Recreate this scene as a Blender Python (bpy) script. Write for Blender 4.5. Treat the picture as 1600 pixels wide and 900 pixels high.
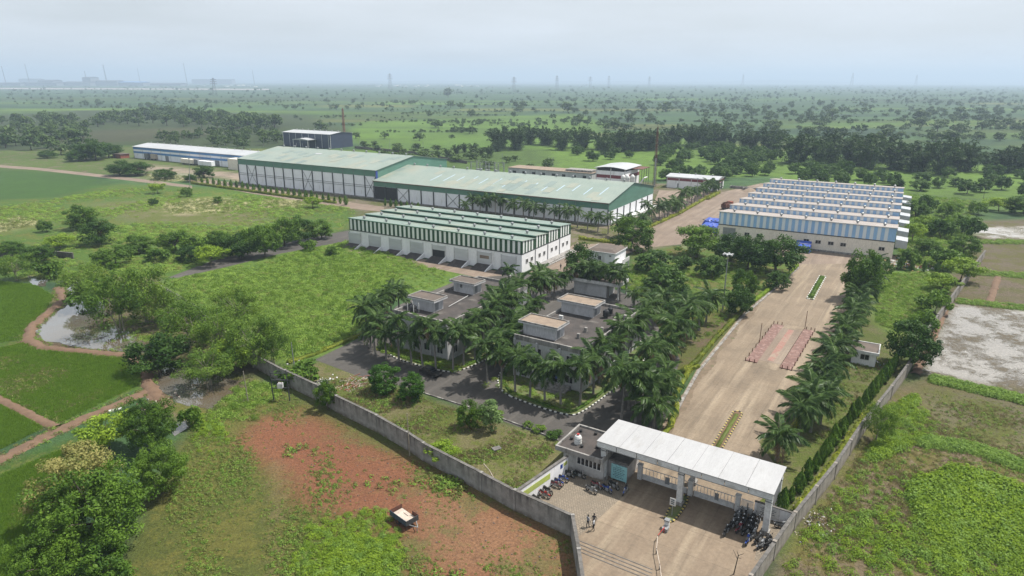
import bpy, math, random
import numpy as np
from mathutils import Matrix, Vector
for o in list(bpy.data.objects): bpy.data.objects.remove(o)
SC = bpy.context.scene; COL = SC.collection
R = math.radians
# ---------------------------------------------------------------- camera, sky, sun, exposure
F, HY, CH, ROLL = 1050.0, 126.0, 50.0, R(0.15)
PITCH = math.atan((450 - HY) / F)
cam = bpy.data.cameras.new('camera'); cam.sensor_width = 36; cam.lens = 36 * F / 1600
cam.clip_start = 0.5; cam.clip_end = 60000
cam_o = bpy.data.objects.new('camera', cam); COL.objects.link(cam_o); SC.camera = cam_o
cam_o.matrix_world = Matrix.Translation((0, 0, CH)) @ Matrix.Rotation(R(90) - PITCH, 4, 'X') @ Matrix.Rotation(ROLL, 4, 'Z')
SUN_EL = R(61); SUN_AZ = math.atan2(0.94, 0.34)          # azimuth of the sun, from +Y towards +X
w = bpy.data.worlds.new('World'); SC.world = w; w.use_nodes = True
nt = w.node_tree; nt.nodes.clear()
wo = nt.nodes.new('ShaderNodeOutputWorld'); bg = nt.nodes.new('ShaderNodeBackground')
sky = nt.nodes.new('ShaderNodeTexSky'); sky.sky_type = 'NISHITA'; sky.sun_disc = False
sky.sun_elevation = SUN_EL; sky.sun_rotation = SUN_AZ; sky.dust_density = 3.0; sky.air_density = 1.2
tc = nt.nodes.new('ShaderNodeTexCoord'); mp = nt.nodes.new('ShaderNodeMapping'); mp.inputs['Scale'].default_value = (1.6, 1.6, 9)
cl = nt.nodes.new('ShaderNodeTexNoise'); cl.inputs['Scale'].default_value = 2.2; cl.inputs['Detail'].default_value = 7
ramp = nt.nodes.new('ShaderNodeMapRange'); ramp.inputs['From Min'].default_value = 0.3; ramp.inputs['From Max'].default_value = 0.68
ramp.inputs['To Min'].default_value = 0.7; ramp.inputs['To Max'].default_value = 1.0
mx = nt.nodes.new('ShaderNodeMix'); mx.data_type = 'RGBA'; mx.inputs['B'].default_value = (6.9, 7.3, 7.75, 1)
nt.links.new(tc.outputs['Generated'], mp.inputs['Vector']); nt.links.new(mp.outputs['Vector'], cl.inputs['Vector'])
nt.links.new(cl.outputs['Fac'], ramp.inputs['Value']); nt.links.new(ramp.outputs['Result'], mx.inputs['Factor'])
nt.links.new(sky.outputs['Color'], mx.inputs['A']); nt.links.new(mx.outputs['Result'], bg.inputs['Color'])
bg.inputs['Strength'].default_value = 0.08
nt.links.new(bg.outputs['Background'], wo.inputs['Surface'])
sl = bpy.data.lights.new('sun', 'SUN'); sl.energy = 5.0; sl.angle = R(0.55); sl.color = (1, 0.955, 0.88)
so = bpy.data.objects.new('sun', sl); COL.objects.link(so)
sd = Vector((math.cos(SUN_EL) * math.sin(SUN_AZ), math.cos(SUN_EL) * math.cos(SUN_AZ), math.sin(SUN_EL)))
so.rotation_euler = sd.to_track_quat('Z', 'Y').to_euler()
vs = SC.view_settings; vs.view_transform = 'Standard'; vs.look = 'None'; vs.gamma = 1; vs.exposure = 0.55; vs.use_curve_mapping = False
HAZE_DENSITY = 0.00019
cy = SC.cycles; cy.max_bounces = 5; cy.diffuse_bounces = 2; cy.glossy_bounces = 2; cy.transmission_bounces = 2
cy.transparent_max_bounces = 6; cy.volume_bounces = 0; cy.use_denoising = True; cy.caustics_reflective = False; cy.caustics_refractive = False
cy.sample_clamp_indirect = 4

# ---------------------------------------------------------------- helpers
RG = np.random.default_rng(7); RR = random.Random(7)
def ray(px, py):
    dx, dy = px - 800, py - 450; c, s = math.cos(ROLL), math.sin(ROLL)
    dx, dy = dx * c + dy * s, -dx * s + dy * c
    x, y = dx / F, -dy / F
    return np.array([x, math.cos(PITCH) + y * math.sin(PITCH), -math.sin(PITCH) + y * math.cos(PITCH)])
def G(px, py, z=0.0):                                    # where a sight line of the photograph meets height z
    d = ray(px, py); t = (z - CH) / d[2]; return np.array([d[0] * t, d[1] * t, z])
def hgt(px, py, tx, ty):
    b = G(px, py); d = ray(tx, ty); return CH + d[2] * b[1] / d[1]
def mpp(px, py): return G(px, py)[1] / math.cos(PITCH) / F * 1.0 * (1 + CH * math.sin(PITCH) / max(G(px, py)[1], 1) * math.cos(PITCH))
AZG, AZI = R(32.5), R(30.2)                              # bearings of the gate / office grid and of the factory grid
def W(u, v, az, z=0.0):
    return np.array([math.sin(az) * u + math.cos(az) * v, math.cos(az) * u - math.sin(az) * v, z])
_u = 'first second third fourth fifth sixth seventh eighth ninth tenth eleventh twelfth thirteenth fourteenth fifteenth sixteenth seventeenth eighteenth nineteenth'.split()
ORD = list(_u)
for _t, _o in (('twenty', 'twentieth'), ('thirty', 'thirtieth'), ('forty', 'fortieth'), ('fifty', 'fiftieth'), ('sixty', 'sixtieth'), ('seventy', 'seventieth')): ORD += [_o] + [_t + '-' + x for x in _u[:9]]

def tag(o, label=None, cat=None, group=None, kind=None):
    if label: o['label'] = label
    if cat: o['category'] = cat
    if group: o['group'] = group
    if kind: o['kind'] = kind
    return o
def thing(name, label, cat, loc=(0, 0, 0), rz=0, group=None, scale=None):
    o = bpy.data.objects.new(name, None); COL.objects.link(o); o.empty_display_size = 0.5
    o.location = loc; o.rotation_euler = (0, 0, rz)
    if scale is not None: o.scale = scale
    return tag(o, label, cat, group)
def inst(name, mesh, parent=None, loc=(0, 0, 0), rot=(0, 0, 0), scale=(1, 1, 1)):
    o = bpy.data.objects.new(name, mesh); COL.objects.link(o); o.parent = parent
    o.location = loc; o.rotation_euler = rot; o.scale = scale
    return o

class MB:
    def __init__(s): s.v = []; s.f = []; s.m = []
    def quadf(s, pts, m=0):
        n = len(s.v); s.v += [tuple(p) for p in pts]; s.f.append(tuple(range(n, n + len(pts)))); s.m.append(m); return s
    def box(s, x0, x1, y0, y1, z0, z1, m=0):
        n = len(s.v)
        s.v += [(x, y, z) for z in (z0, z1) for x, y in ((x0, y0), (x1, y0), (x1, y1), (x0, y1))]
        for q in ((3, 2, 1, 0), (4, 5, 6, 7), (0, 1, 5, 4), (1, 2, 6, 5), (2, 3, 7, 6), (3, 0, 4, 7)):
            s.f.append(tuple(n + i for i in q)); s.m.append(m)
        return s
    def hexa(s, pts, m=0):                               # 4 bottom + 4 top points
        n = len(s.v); s.v += [tuple(p) for p in pts]
        for q in ((3, 2, 1, 0), (4, 5, 6, 7), (0, 1, 5, 4), (1, 2, 6, 5), (2, 3, 7, 6), (3, 0, 4, 7)):
            s.f.append(tuple(n + i for i in q)); s.m.append(m)
        return s
    def prism(s, prof, a0, a1, axis='x', m=0):           # profile (p,q) extruded along an axis
        n = len(s.v); k = len(prof)
        for a in (a0, a1):
            for p, q in prof: s.v.append({'x': (a, p, q), 'y': (p, a, q), 'z': (p, q, a)}[axis])
        s.f.append(tuple(range(n + k - 1, n - 1, -1))); s.m.append(m); s.f.append(tuple(range(n + k, n + 2 * k))); s.m.append(m)
        for i in range(k):
            j = (i + 1) % k; s.f.append((n + i, n + j, n + k + j, n + k + i)); s.m.append(m)
        return s
    def tube(s, p0, p1, r0, r1=None, n=6, m=0, cap=True):
        r1 = r0 if r1 is None else r1
        p0, p1 = Vector(p0), Vector(p1); d = (p1 - p0)
        if d.length < 1e-6: return s
        q = d.to_track_quat('Z', 'Y'); b = len(s.v)
        for p, r in ((p0, r0), (p1, r1)):
            for i in range(n):
                a = 2 * math.pi * i / n; s.v.append(tuple(p + q @ Vector((math.cos(a) * r, math.sin(a) * r, 0))))
        for i in range(n):
            j = (i + 1) % n; s.f.append((b + i, b + j, b + n + j, b + n + i)); s.m.append(m)
        if cap:
            s.f.append(tuple(range(b + n - 1, b - 1, -1))); s.m.append(m); s.f.append(tuple(range(b + n, b + 2 * n))); s.m.append(m)
        return s
    def lathe(s, prof, n=12, c=(0, 0, 0), m=0):          # (r,z) profile about z
        b = len(s.v)
        for r, z in prof:
            for i in range(n):
                a = 2 * math.pi * i / n; s.v.append((c[0] + r * math.cos(a), c[1] + r * math.sin(a), c[2] + z))
        for k in range(len(prof) - 1):
            for i in range(n):
                j = (i + 1) % n; s.f.append((b + k * n + i, b + k * n + j, b + (k + 1) * n + j, b + (k + 1) * n + i)); s.m.append(m)
        return s
    def torus(s, c, R0, r, n=14, k=6, m=0):              # wheel ring in the xz plane
        b = len(s.v)
        for i in range(n):
            a = 2 * math.pi * i / n
            for j in range(k):
                t = 2 * math.pi * j / k; q = R0 + r * math.cos(t)
                s.v.append((c[0] + q * math.cos(a), c[1] + r * math.sin(t), c[2] + q * math.sin(a)))
        for i in range(n):
            for j in range(k):
                s.f.append((b + i * k + j, b + i * k + (j + 1) % k, b + ((i + 1) % n) * k + (j + 1) % k, b + ((i + 1) % n) * k + j)); s.m.append(m)
        return s
    def mesh(s, name, mats, smooth=False):
        me = bpy.data.meshes.new(name); me.from_pydata(s.v, [], s.f)
        for x in (mats if isinstance(mats, (list, tuple)) else [mats]): me.materials.append(x)
        me.polygons.foreach_set('material_index', s.m)
        if smooth: me.polygons.foreach_set('use_smooth', [True] * len(s.f))
        me.update(); return me
    def build(s, name, mats, parent=None, loc=(0, 0, 0), rz=0, smooth=False):
        return inst(name, s.mesh(name, mats, smooth), parent, loc, (0, 0, rz))

def np_mesh(name, V, Q, mats, tint=None, mi=None):       # fast mesh of quads with a per-face tint
    me = bpy.data.meshes.new(name); V = np.asarray(V, np.float32); Q = np.asarray(Q, np.int32)
    me.vertices.add(len(V)); me.vertices.foreach_set('co', V.ravel())
    me.loops.add(Q.size); me.loops.foreach_set('vertex_index', Q.ravel())
    me.polygons.add(len(Q)); me.polygons.foreach_set('loop_start', np.arange(0, Q.size, 4, dtype=np.int32))
    me.polygons.foreach_set('loop_total', np.full(len(Q), 4, np.int32))
    for x in (mats if isinstance(mats, (list, tuple)) else [mats]): me.materials.append(x)
    if mi is not None: me.polygons.foreach_set('material_index', np.asarray(mi, np.int32))
    if tint is not None:
        a = me.attributes.new('tint', 'FLOAT', 'FACE'); a.data.foreach_set('value', np.asarray(tint, np.float32))
    me.update(calc_edges=True); me.validate(); return me

# ---------------------------------------------------------------- materials
def nodes(name):
    m = bpy.data.materials.new(name); m.use_nodes = True; n = m.node_tree
    b = n.nodes['Principled BSDF']; return m, n, b
def N(n, t, **k):
    x = n.nodes.new(t)
    for a, v in k.items():
        if a in x.inputs: x.inputs[a].default_value = v
        else: setattr(x, a, v)
    return x
def mixc(n, fac, a, b, blend='MIX'):
    x = n.nodes.new('ShaderNodeMix'); x.data_type = 'RGBA'; x.blend_type = blend
    for s, val in (('Factor', fac), ('A', a), ('B', b)):
        if hasattr(val, 'links') or hasattr(val, 'is_linked'): n.links.new(val, x.inputs[s])
        else: x.inputs[s].default_value = val if s == 'Factor' else (*val[:3], 1)
    return x.outputs['Result']
def rng(n, v, a, b, c=0.0, d=1.0, smooth=False):
    x = n.nodes.new('ShaderNodeMapRange'); n.links.new(v, x.inputs['Value'])
    if smooth: x.interpolation_type = 'SMOOTHSTEP'
    for s, q in (('From Min', a), ('From Max', b), ('To Min', c), ('To Max', d)): x.inputs[s].default_value = q
    return x.outputs['Result']
def coords(n, scale=(1, 1, 1)):
    t = n.nodes.new('ShaderNodeTexCoord'); m = n.nodes.new('ShaderNodeMapping'); m.inputs['Scale'].default_value = scale
    n.links.new(t.outputs['Object'], m.inputs['Vector']); return m.outputs['Vector']
def noise(n, vec, scale, detail=4, rough=0.6):
    x = n.nodes.new('ShaderNodeTexNoise'); x.inputs['Scale'].default_value = scale; x.inputs['Detail'].default_value = detail
    x.inputs['Roughness'].default_value = rough; n.links.new(vec, x.inputs['Vector']); return x.outputs['Fac']
def bump(n, b, h, strength=0.3, dist=0.05):
    x = n.nodes.new('ShaderNodeBump'); x.inputs['Strength'].default_value = strength; x.inputs['Distance'].default_value = dist
    n.links.new(h, x.inputs['Height']); n.links.new(x.outputs['Normal'], b.inputs['Normal'])
def surf(name, c1, c2=None, scale=1.0, rough=0.8, lo=0.35, hi=0.65, metal=0.0, stretch=(1, 1, 1), c3=None, s3=0.2, lo3=0.5, hi3=0.7, bmp=0.0, grime=0.25, spec=0.5):
    m, n, b = nodes(name); vec = coords(n, stretch)
    c2 = c2 or tuple(x * 0.72 for x in c1)
    f = rng(n, noise(n, vec, scale, 6), lo, hi)
    col = mixc(n, f, c1, c2)
    if c3: col = mixc(n, rng(n, noise(n, vec, s3, 5), lo3, hi3), col, c3)
    g = rng(n, noise(n, vec, scale * 9, 3), 0.25, 0.75, 1 - grime, 1 + grime * 0.5)
    gg = n.nodes.new('ShaderNodeCombineColor')
    for i in range(3): n.links.new(g, gg.inputs[i])
    col = mixc(n, 1.0, col, gg.outputs[0], 'MULTIPLY')
    n.links.new(col, b.inputs['Base Color']); b.inputs['Roughness'].default_value = rough; b.inputs['Metallic'].default_value = metal
    b.inputs['Specular IOR Level'].default_value = spec
    if bmp: bump(n, b, noise(n, vec, scale * 4, 4), bmp, 0.04)
    return m
def sheetmetal(name, c1, c2, axis=0, pitch=0.3, rough=0.45, c3=None, lo3=0.55, hi3=0.72, s3=0.08):
    m, n, b = nodes(name); vec = coords(n)
    f = rng(n, noise(n, vec, 0.12, 6), 0.35, 0.65); col = mixc(n, f, c1, c2)
    if c3: col = mixc(n, rng(n, noise(n, vec, s3, 6, 0.7), lo3, hi3), col, c3)
    g = rng(n, noise(n, coords(n, (6, 0.25, 1) if axis == 0 else (0.25, 6, 1)), 0.8, 4), 0.3, 0.7, 0.86, 1.06)
    gg = n.nodes.new('ShaderNodeCombineColor')
    for i in range(3): n.links.new(g, gg.inputs[i])
    col = mixc(n, 1.0, col, gg.outputs[0], 'MULTIPLY')
    n.links.new(col, b.inputs['Base Color']); b.inputs['Roughness'].default_value = rough; b.inputs['Metallic'].default_value = 0.1
    wv = n.nodes.new('ShaderNodeTexWave'); wv.bands_direction = 'X' if axis == 0 else 'Y'
    wv.inputs['Scale'].default_value = 1 / pitch / 3.1416 * 0.5; n.links.new(vec, wv.inputs['Vector'])
    bump(n, b, wv.outputs['Fac'], 0.25, 0.04)
    return m
def leafmat(name, dark, light, trans=0.36, rough=0.55):
    m, n, b = nodes(name); kf = 1.0 if name in ('frond', 'leaf_far', 'leaf_bamboo', 'rice', 'dry', 'flower', 'leaf_yellow', 'weed', 'weed_dull', 'leaf_lime') else 1.22; dark, light = ((c[0] * 1.22 * kf, c[1] * 1.1 * kf, c[2] * .72) for c in (dark, light))
    at = n.nodes.new('ShaderNodeAttribute'); at.attribute_name = 'tint'
    oi = n.nodes.new('ShaderNodeObjectInfo')
    ad = n.nodes.new('ShaderNodeMath'); ad.operation = 'MULTIPLY_ADD'; ad.inputs[1].default_value = 0.45; ad.inputs[2].default_value = -0.22
    n.links.new(oi.outputs['Random'], ad.inputs[0])
    sm = n.nodes.new('ShaderNodeMath'); sm.operation = 'ADD'; sm.use_clamp = True
    n.links.new(at.outputs['Fac'], sm.inputs[0]); n.links.new(ad.outputs[0], sm.inputs[1])
    col = mixc(n, sm.outputs[0], dark, light)
    n.links.new(col, b.inputs['Base Color']); b.inputs['Roughness'].default_value = rough; b.inputs['Specular IOR Level'].default_value = 0.18
    if trans:
        tr = n.nodes.new('ShaderNodeBsdfTranslucent'); ms = n.nodes.new('ShaderNodeMixShader'); ms.inputs[0].default_value = trans
        n.links.new(col, tr.inputs['Color']); n.links.new(b.outputs[0], ms.inputs[1]); n.links.new(tr.outputs[0], ms.inputs[2])
        n.links.new(ms.outputs[0], n.nodes['Material Output'].inputs['Surface'])
    return m
M = {}
M['white_wall'] = surf('white_wall', (.82, .82, .83), (.74, .74, .75), .5, .8, stretch=(1, 1, .25), c3=(.5, .49, .47), s3=.35, lo3=.6, hi3=.85, grime=.15)
M['cream_wall'] = surf('cream_wall', (.78, .72, .62), (.70, .64, .55), .5, .85, stretch=(1, 1, .25))
M['office_wall'] = surf('office_wall', (.49, .49, .50), (.40, .40, .41), .6, .85, stretch=(1, 1, .25), c3=(.26, .26, .26), s3=.5, lo3=.55, hi3=.8)
M['concrete_wall'] = surf('concrete_wall', (.31, .295, .275), (.19, .18, .17), .7, .9, stretch=(1, 1, .22), c3=(.055, .053, .05), s3=1.6, lo3=.50, hi3=.72, bmp=.3)
def weathered(name, c1, c2, drip, top):
    m, n, b = nodes(name); vec = coords(n)
    col = mixc(n, rng(n, noise(n, vec, .8, 7, .7), .35, .65), c1, c2)
    sz = n.nodes.new('ShaderNodeSeparateXYZ'); n.links.new(vec, sz.inputs[0])
    ml = n.nodes.new('ShaderNodeMath'); ml.operation = 'MULTIPLY'; n.links.new(rng(n, noise(n, coords(n, (1.7, 1.7, .16)), 1.0, 6, .7), .46, .62), ml.inputs[0]); n.links.new(rng(n, sz.outputs['Z'], top * .25, top), ml.inputs[1])
    col = mixc(n, ml.outputs[0], col, drip)
    col = mixc(n, rng(n, noise(n, vec, 2.2, 5, .75), .55, .72, 0, .7), col, tuple(x * .5 for x in c2))
    mf = n.nodes.new('ShaderNodeMath'); mf.operation = 'MULTIPLY'; n.links.new(rng(n, sz.outputs['Z'], .7, 0), mf.inputs[0]); n.links.new(rng(n, noise(n, vec, 1.4, 5), .35, .6), mf.inputs[1])
    col = mixc(n, mf.outputs[0], col, (.11, .085, .06)); n.links.new(col, b.inputs['Base Color']); b.inputs['Roughness'].default_value = .92
    bump(n, b, noise(n, vec, 5, 5), .4, .04); return m
M['old_wall'] = weathered('old_wall', (.30, .288, .27), (.19, .18, .168), (.035, .034, .032), 2.8)
M['old_wall2'] = weathered('old_wall2', (.29, .26, .225), (.20, .175, .15), (.05, .046, .04), 2.4)
M['cabin_wall'] = weathered('cabin_wall', (.46, .45, .44), (.36, .35, .34), (.14, .135, .13), 3.3)
M['coping'] = surf('coping', (.15, .14, .13), (.07, .066, .06), 1.2, .9)
M['roof_dark'] = surf('roof_dark', (.062, .051, .046), (.034, .030, .028), .5, .9, c3=(.13, .118, .105), s3=.45, lo3=.58, hi3=.74)
M['roof_tan'] = surf('roof_tan', (.26, .20, .145), (.19, .145, .11), .6, .9, c3=(.16, .12, .09), s3=.6, lo3=.58, hi3=.75)
M['roof_brown'] = surf('roof_brown', (.12, .092, .074), (.08, .065, .055), .6, .9, c3=(.17, .14, .115), s3=.6, lo3=.6, hi3=.75)
M['shutter'] = sheetmetal('shutter', (.55, .56, .58), (.48, .49, .51), 1, .25, .5)
M['dark_open'] = surf('dark_open', (.03, .03, .03), None, 1, .9)
M['glass'] = surf('glass', (.018, .02, .024), None, 2, .12)
M['frame_white'] = surf('frame_white', (.62, .62, .61), None, 2, .6)
M['frame_grey'] = surf('frame_grey', (.22, .23, .24), None, 2, .6)
M['roof_green'] = sheetmetal('roof_green', (.20, .25, .215), (.165, .22, .19), 0, .35, .5, (.27, .28, .22), .54, .74, .05)
M['roof_green2'] = sheetmetal('roof_green2', (.245, .285, .245), (.205, .255, .22), 0, .35, .5, (.285, .28, .215), .56, .74, .045)
M['fascia_green'] = sheetmetal('fascia_green', (.11, .235, .18), (.095, .205, .155), 0, .3, .45)
M['clad_green'] = sheetmetal('clad_green', (.018, .075, .035), (.016, .06, .03), 0, .2, .45, (.05, .06, .05), .6, .75, .4)
M['clad_white'] = sheetmetal('clad_white', (.8, .82, .8), (.72, .74, .72), 0, .2, .45)
M['clad_blue'] = sheetmetal('clad_blue', (.30, .50, .76), (.27, .45, .70), 0, .2, .45)
M['clad_pale'] = sheetmetal('clad_pale', (.68, .74, .79), (.62, .68, .73), 0, .2, .45)
M['roof_pink'] = sheetmetal('roof_pink', (.33, .29, .265), (.28, .245, .22), 0, .35, .55, (.22, .185, .165), .56, .74, .1)
M['roof_white'] = sheetmetal('roof_white', (.42, .43, .44), (.37, .38, .39), 0, .35, .45)
M['skylight'] = surf('skylight', (.45, .58, .70), None, 1, .3)
M['panel_white'] = surf('panel_white', (.82, .83, .87), (.74, .75, .79), .6, .7, stretch=(1, 1, .3), c3=(.5, .49, .48), s3=.4, lo3=.62, hi3=.85, grime=.12)
M['steel_dark'] = surf('steel_dark', (.05, .055, .06), None, 2, .5)
M['steel_grey'] = surf('steel_grey', (.30, .31, .32), (.24, .25, .26), 1, .5, metal=.3)
M['navy'] = sheetmetal('navy', (.045, .06, .105), (.04, .05, .085), 0, .25, .45)
M['shed_blue'] = sheetmetal('shed_blue', (.08, .24, .52), (.07, .2, .46), 0, .25, .45)
M['maroon'] = surf('maroon', (.20, .035, .045), None, 1, .6)
M['vent'] = surf('vent', (.42, .44, .45), (.2, .2, .2), 3, .4, metal=.5)
M['tank_black'] = surf('tank_black', (.012, .012, .014), None, 2, .35)
M['tank_white'] = surf('tank_white', (.68, .68, .66), None, 2, .5)
M['red'] = surf('red', (.38, .03, .025), None, 2, .45)
M['blue'] = surf('blue', (.02, .06, .30), None, 2, .4)
M['blue_tarp'] = surf('blue_tarp', (.015, .07, .42), (.01, .045, .28), .8, .5, bmp=.5)
M['lime_paint'] = surf('lime_paint', (.42, .50, .10), (.36, .42, .12), 1, .7)
M['yellow'] = surf('yellow', (.40, .31, .07), (.3, .24, .1), 2, .7)
M['black'] = surf('black', (.012, .012, .012), None, 2, .5)
M['teal_sign'] = surf('teal_sign', (.26, .50, .52), (.22, .44, .47), 1, .4)
M['ink'] = surf('ink', (.03, .06, .08), None, 2, .6)
M['rubber'] = surf('rubber', (.015, .015, .015), None, 2, .8)
M['chrome'] = surf('chrome', (.5, .5, .5), None, 2, .25, metal=.8)
M['rust'] = surf('rust', (.14, .05, .03), (.07, .03, .02), 2, .8)
M['rust_red'] = surf('rust_red', (.30, .09, .05), (.2, .06, .04), 1, .8)
M['wood_pale'] = surf('wood_pale', (.50, .43, .36), (.36, .30, .25), 1.5, .85)
M['bark'] = surf('bark', (.12, .095, .07), (.06, .05, .04), 2, .9, bmp=.5)
M['bark_pale'] = surf('bark_pale', (.30, .27, .21), (.2, .18, .14), 2, .9)
M['palm_trunk'] = surf('palm_trunk', (.23, .215, .195), (.14, .13, .12), 1.5, .9, stretch=(1, 1, 3), bmp=.4)
M['palm_shaft'] = surf('palm_shaft', (.07, .15, .04), None, 2, .5)
M['frond'] = leafmat('frond', (.016, .048, .020), (.085, .155, .058), .34, .42)
M['frond_dry'] = surf('frond_dry', (.18, .12, .06), None, 2, .8)
M['leaf'] = leafmat('leaf', (.022, .062, .012), (.085, .165, .03))
M['leaf_dark'] = leafmat('leaf_dark', (.013, .042, .010), (.045, .10, .022))
M['leaf_round'] = leafmat('leaf_round', (.014, .05, .010), (.045, .12, .02))
M['leaf_mango'] = leafmat('leaf_mango', (.020, .055, .016), (.062, .125, .036))
M['leaf_cypress'] = leafmat('leaf_cypress', (.03, .085, .018), (.095, .18, .04))
M['leaf_lime'] = leafmat('leaf_lime', (.085, .17, .02), (.23, .36, .045))
M['leaf_yellow'] = leafmat('leaf_yellow', (.09, .14, .025), (.27, .32, .05))
M['leaf_blossom'] = leafmat('leaf_blossom', (.07, .11, .035), (.215, .215, .14))
M['leaf_blue'] = leafmat('leaf_blue', (.05, .10, .06), (.13, .21, .13))
M['leaf_olive'] = leafmat('leaf_olive', (.034, .085, .018), (.11, .19, .045))
M['leaf_bamboo'] = leafmat('leaf_bamboo', (.012, .034, .015), (.058, .11, .042), .2)
M['leaf_far'] = leafmat('leaf_far', (.022, .054, .022), (.072, .128, .042), .15)
M['weed'] = leafmat('weed', (.085, .18, .042), (.225, .36, .09), .38)
M['weed_dull'] = leafmat('weed_dull', (.07, .11, .035), (.18, .22, .085), .3)
M['rice'] = leafmat('rice', (.085, .18, .035), (.19, .33, .06), .45)
M['flower'] = leafmat('flower', (.24, .27, .20), (.52, .53, .46), .2)
M['dry'] = leafmat('dry', (.13, .12, .09), (.26, .235, .2), .15)
M['skin'] = surf('skin', (.12, .065, .04), None, 3, .6)
M['hair'] = surf('hair', (.012, .01, .01), None, 3, .6)
M['shirt_white'] = surf('shirt_white', (.65, .65, .66), None, 3, .8)
M['shirt_grey'] = surf('shirt_grey', (.26, .28, .32), None, 3, .8)
M['shirt_dark'] = surf('shirt_dark', (.03, .03, .035), None, 3, .8)
M['trouser'] = surf('trouser', (.025, .025, .035), None, 3, .8)
M['soil'] = surf('soil', (.15, .092, .056), (.11, .066, .04), .8, .95, bmp=.6)

# concrete of the drive: pale, tyre-swept, with slab joints
def concrete(name, c1, c2, c3, jx, jy, joint=.6):
    c1, c2, c3 = ((c[0] * .62, c[1] * .595, c[2] * .56) for c in (c1, c2, c3))
    m, n, b = nodes(name); vec = coords(n)
    col = mixc(n, rng(n, noise(n, vec, .16, 7, .65), .35, .65), c1, c2)
    streak = noise(n, coords(n, (.5, .035, 1)), 1.0, 5, .6)
    col = mixc(n, rng(n, streak, .5, .66), col, c3)
    col = mixc(n, rng(n, noise(n, coords(n, (1.1, .05, 1)), .9, 6, .7), .5, .72, 0, .55), col, tuple(x * .55 for x in c2))
    col = mixc(n, rng(n, noise(n, vec, .45, 6, .75), .62, .8, 0, .8), col, tuple(x * .45 for x in c2))
    col = mixc(n, rng(n, noise(n, vec, .07, 6, .7), .52, .7, 0, .55), col, tuple(x * .6 for x in c2))
    br = n.nodes.new('ShaderNodeTexBrick'); br.offset = 0.0
    n.links.new(vec, br.inputs['Vector']); br.inputs['Scale'].default_value = 1; br.inputs['Mortar Size'].default_value = .025
    br.inputs['Mortar Smooth'].default_value = .4
    br.inputs['Brick Width'].default_value = jx; br.inputs['Row Height'].default_value = jy
    br.inputs['Color1'].default_value = (1, 1, 1, 1); br.inputs['Color2'].default_value = (.93, .93, .93, 1); br.inputs['Mortar'].default_value = (joint,) * 3 + (1,)
    col = mixc(n, 1.0, col, br.outputs['Color'], 'MULTIPLY')
    g = rng(n, noise(n, vec, 2.2, 6, .75), .3, .7, .74, 1.16)
    gg = n.nodes.new('ShaderNodeCombineColor')
    for i in range(3): n.links.new(g, gg.inputs[i])
    col = mixc(n, 1.0, col, gg.outputs[0], 'MULTIPLY')
    n.links.new(col, b.inputs['Base Color']); b.inputs['Roughness'].default_value = .85
    bump(n, b, noise(n, vec, 8, 4), .15, .02); return m
M['concrete'] = concrete('concrete', (.34, .27, .195), (.26, .205, .148), (.42, .345, .255), 4.5, 6)
M['forecourt'] = concrete('forecourt', (.33, .26, .19), (.26, .20, .145), (.39, .32, .235), 60, 4.2, .5)
M['dirt_road'] = concrete('dirt_road', (.32, .25, .20), (.26, .20, .155), (.38, .31, .25), 30, 30, .95)
M['asphalt'] = concrete('asphalt', (.105, .098, .092), (.085, .08, .075), (.15, .14, .13), 200, 200, 1)
M['edge_dirt'] = surf('edge_dirt', (.17, .125, .085), (.12, .09, .058), .8, .95, c3=(.09, .095, .04), s3=.5, lo3=.55, hi3=.7, bmp=.4)
def pavers():
    m, n, b = nodes('pavers'); vec = coords(n)
    br = n.nodes.new('ShaderNodeTexBrick'); n.links.new(vec, br.inputs['Vector']); br.inputs['Scale'].default_value = 1
    br.inputs['Brick Width'].default_value = .34; br.inputs['Row Height'].default_value = .26; br.inputs['Mortar Size'].default_value = .028
    br.inputs['Color1'].default_value = (.235, .19, .14, 1); br.inputs['Color2'].default_value = (.17, .14, .105, 1); br.inputs['Mortar'].default_value = (.07, .06, .045, 1)
    col = mixc(n, rng(n, noise(n, vec, .5, 5), .45, .7), br.outputs['Color'], (.15, .122, .09)); n.links.new(col, b.inputs['Base Color'])
    b.inputs['Roughness'].default_value = .9; bump(n, b, br.outputs['Fac'], -.3, .02); return m
M['pavers'] = pavers()
def water():
    m, n, b = nodes('muddy_water'); vec = coords(n)
    col = mixc(n, rng(n, noise(n, vec, .12, 5), .4, .62), (.105, .100, .088), (.095, .074, .048)); n.links.new(col, b.inputs['Base Color'])
    b.inputs['Roughness'].default_value = .04; b.inputs['Coat Weight'].default_value = 1.0; b.inputs['Coat Roughness'].default_value = .03; bump(n, b, noise(n, vec, 1.1, 3), .025, .05); return m
M['water'] = water()

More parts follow.
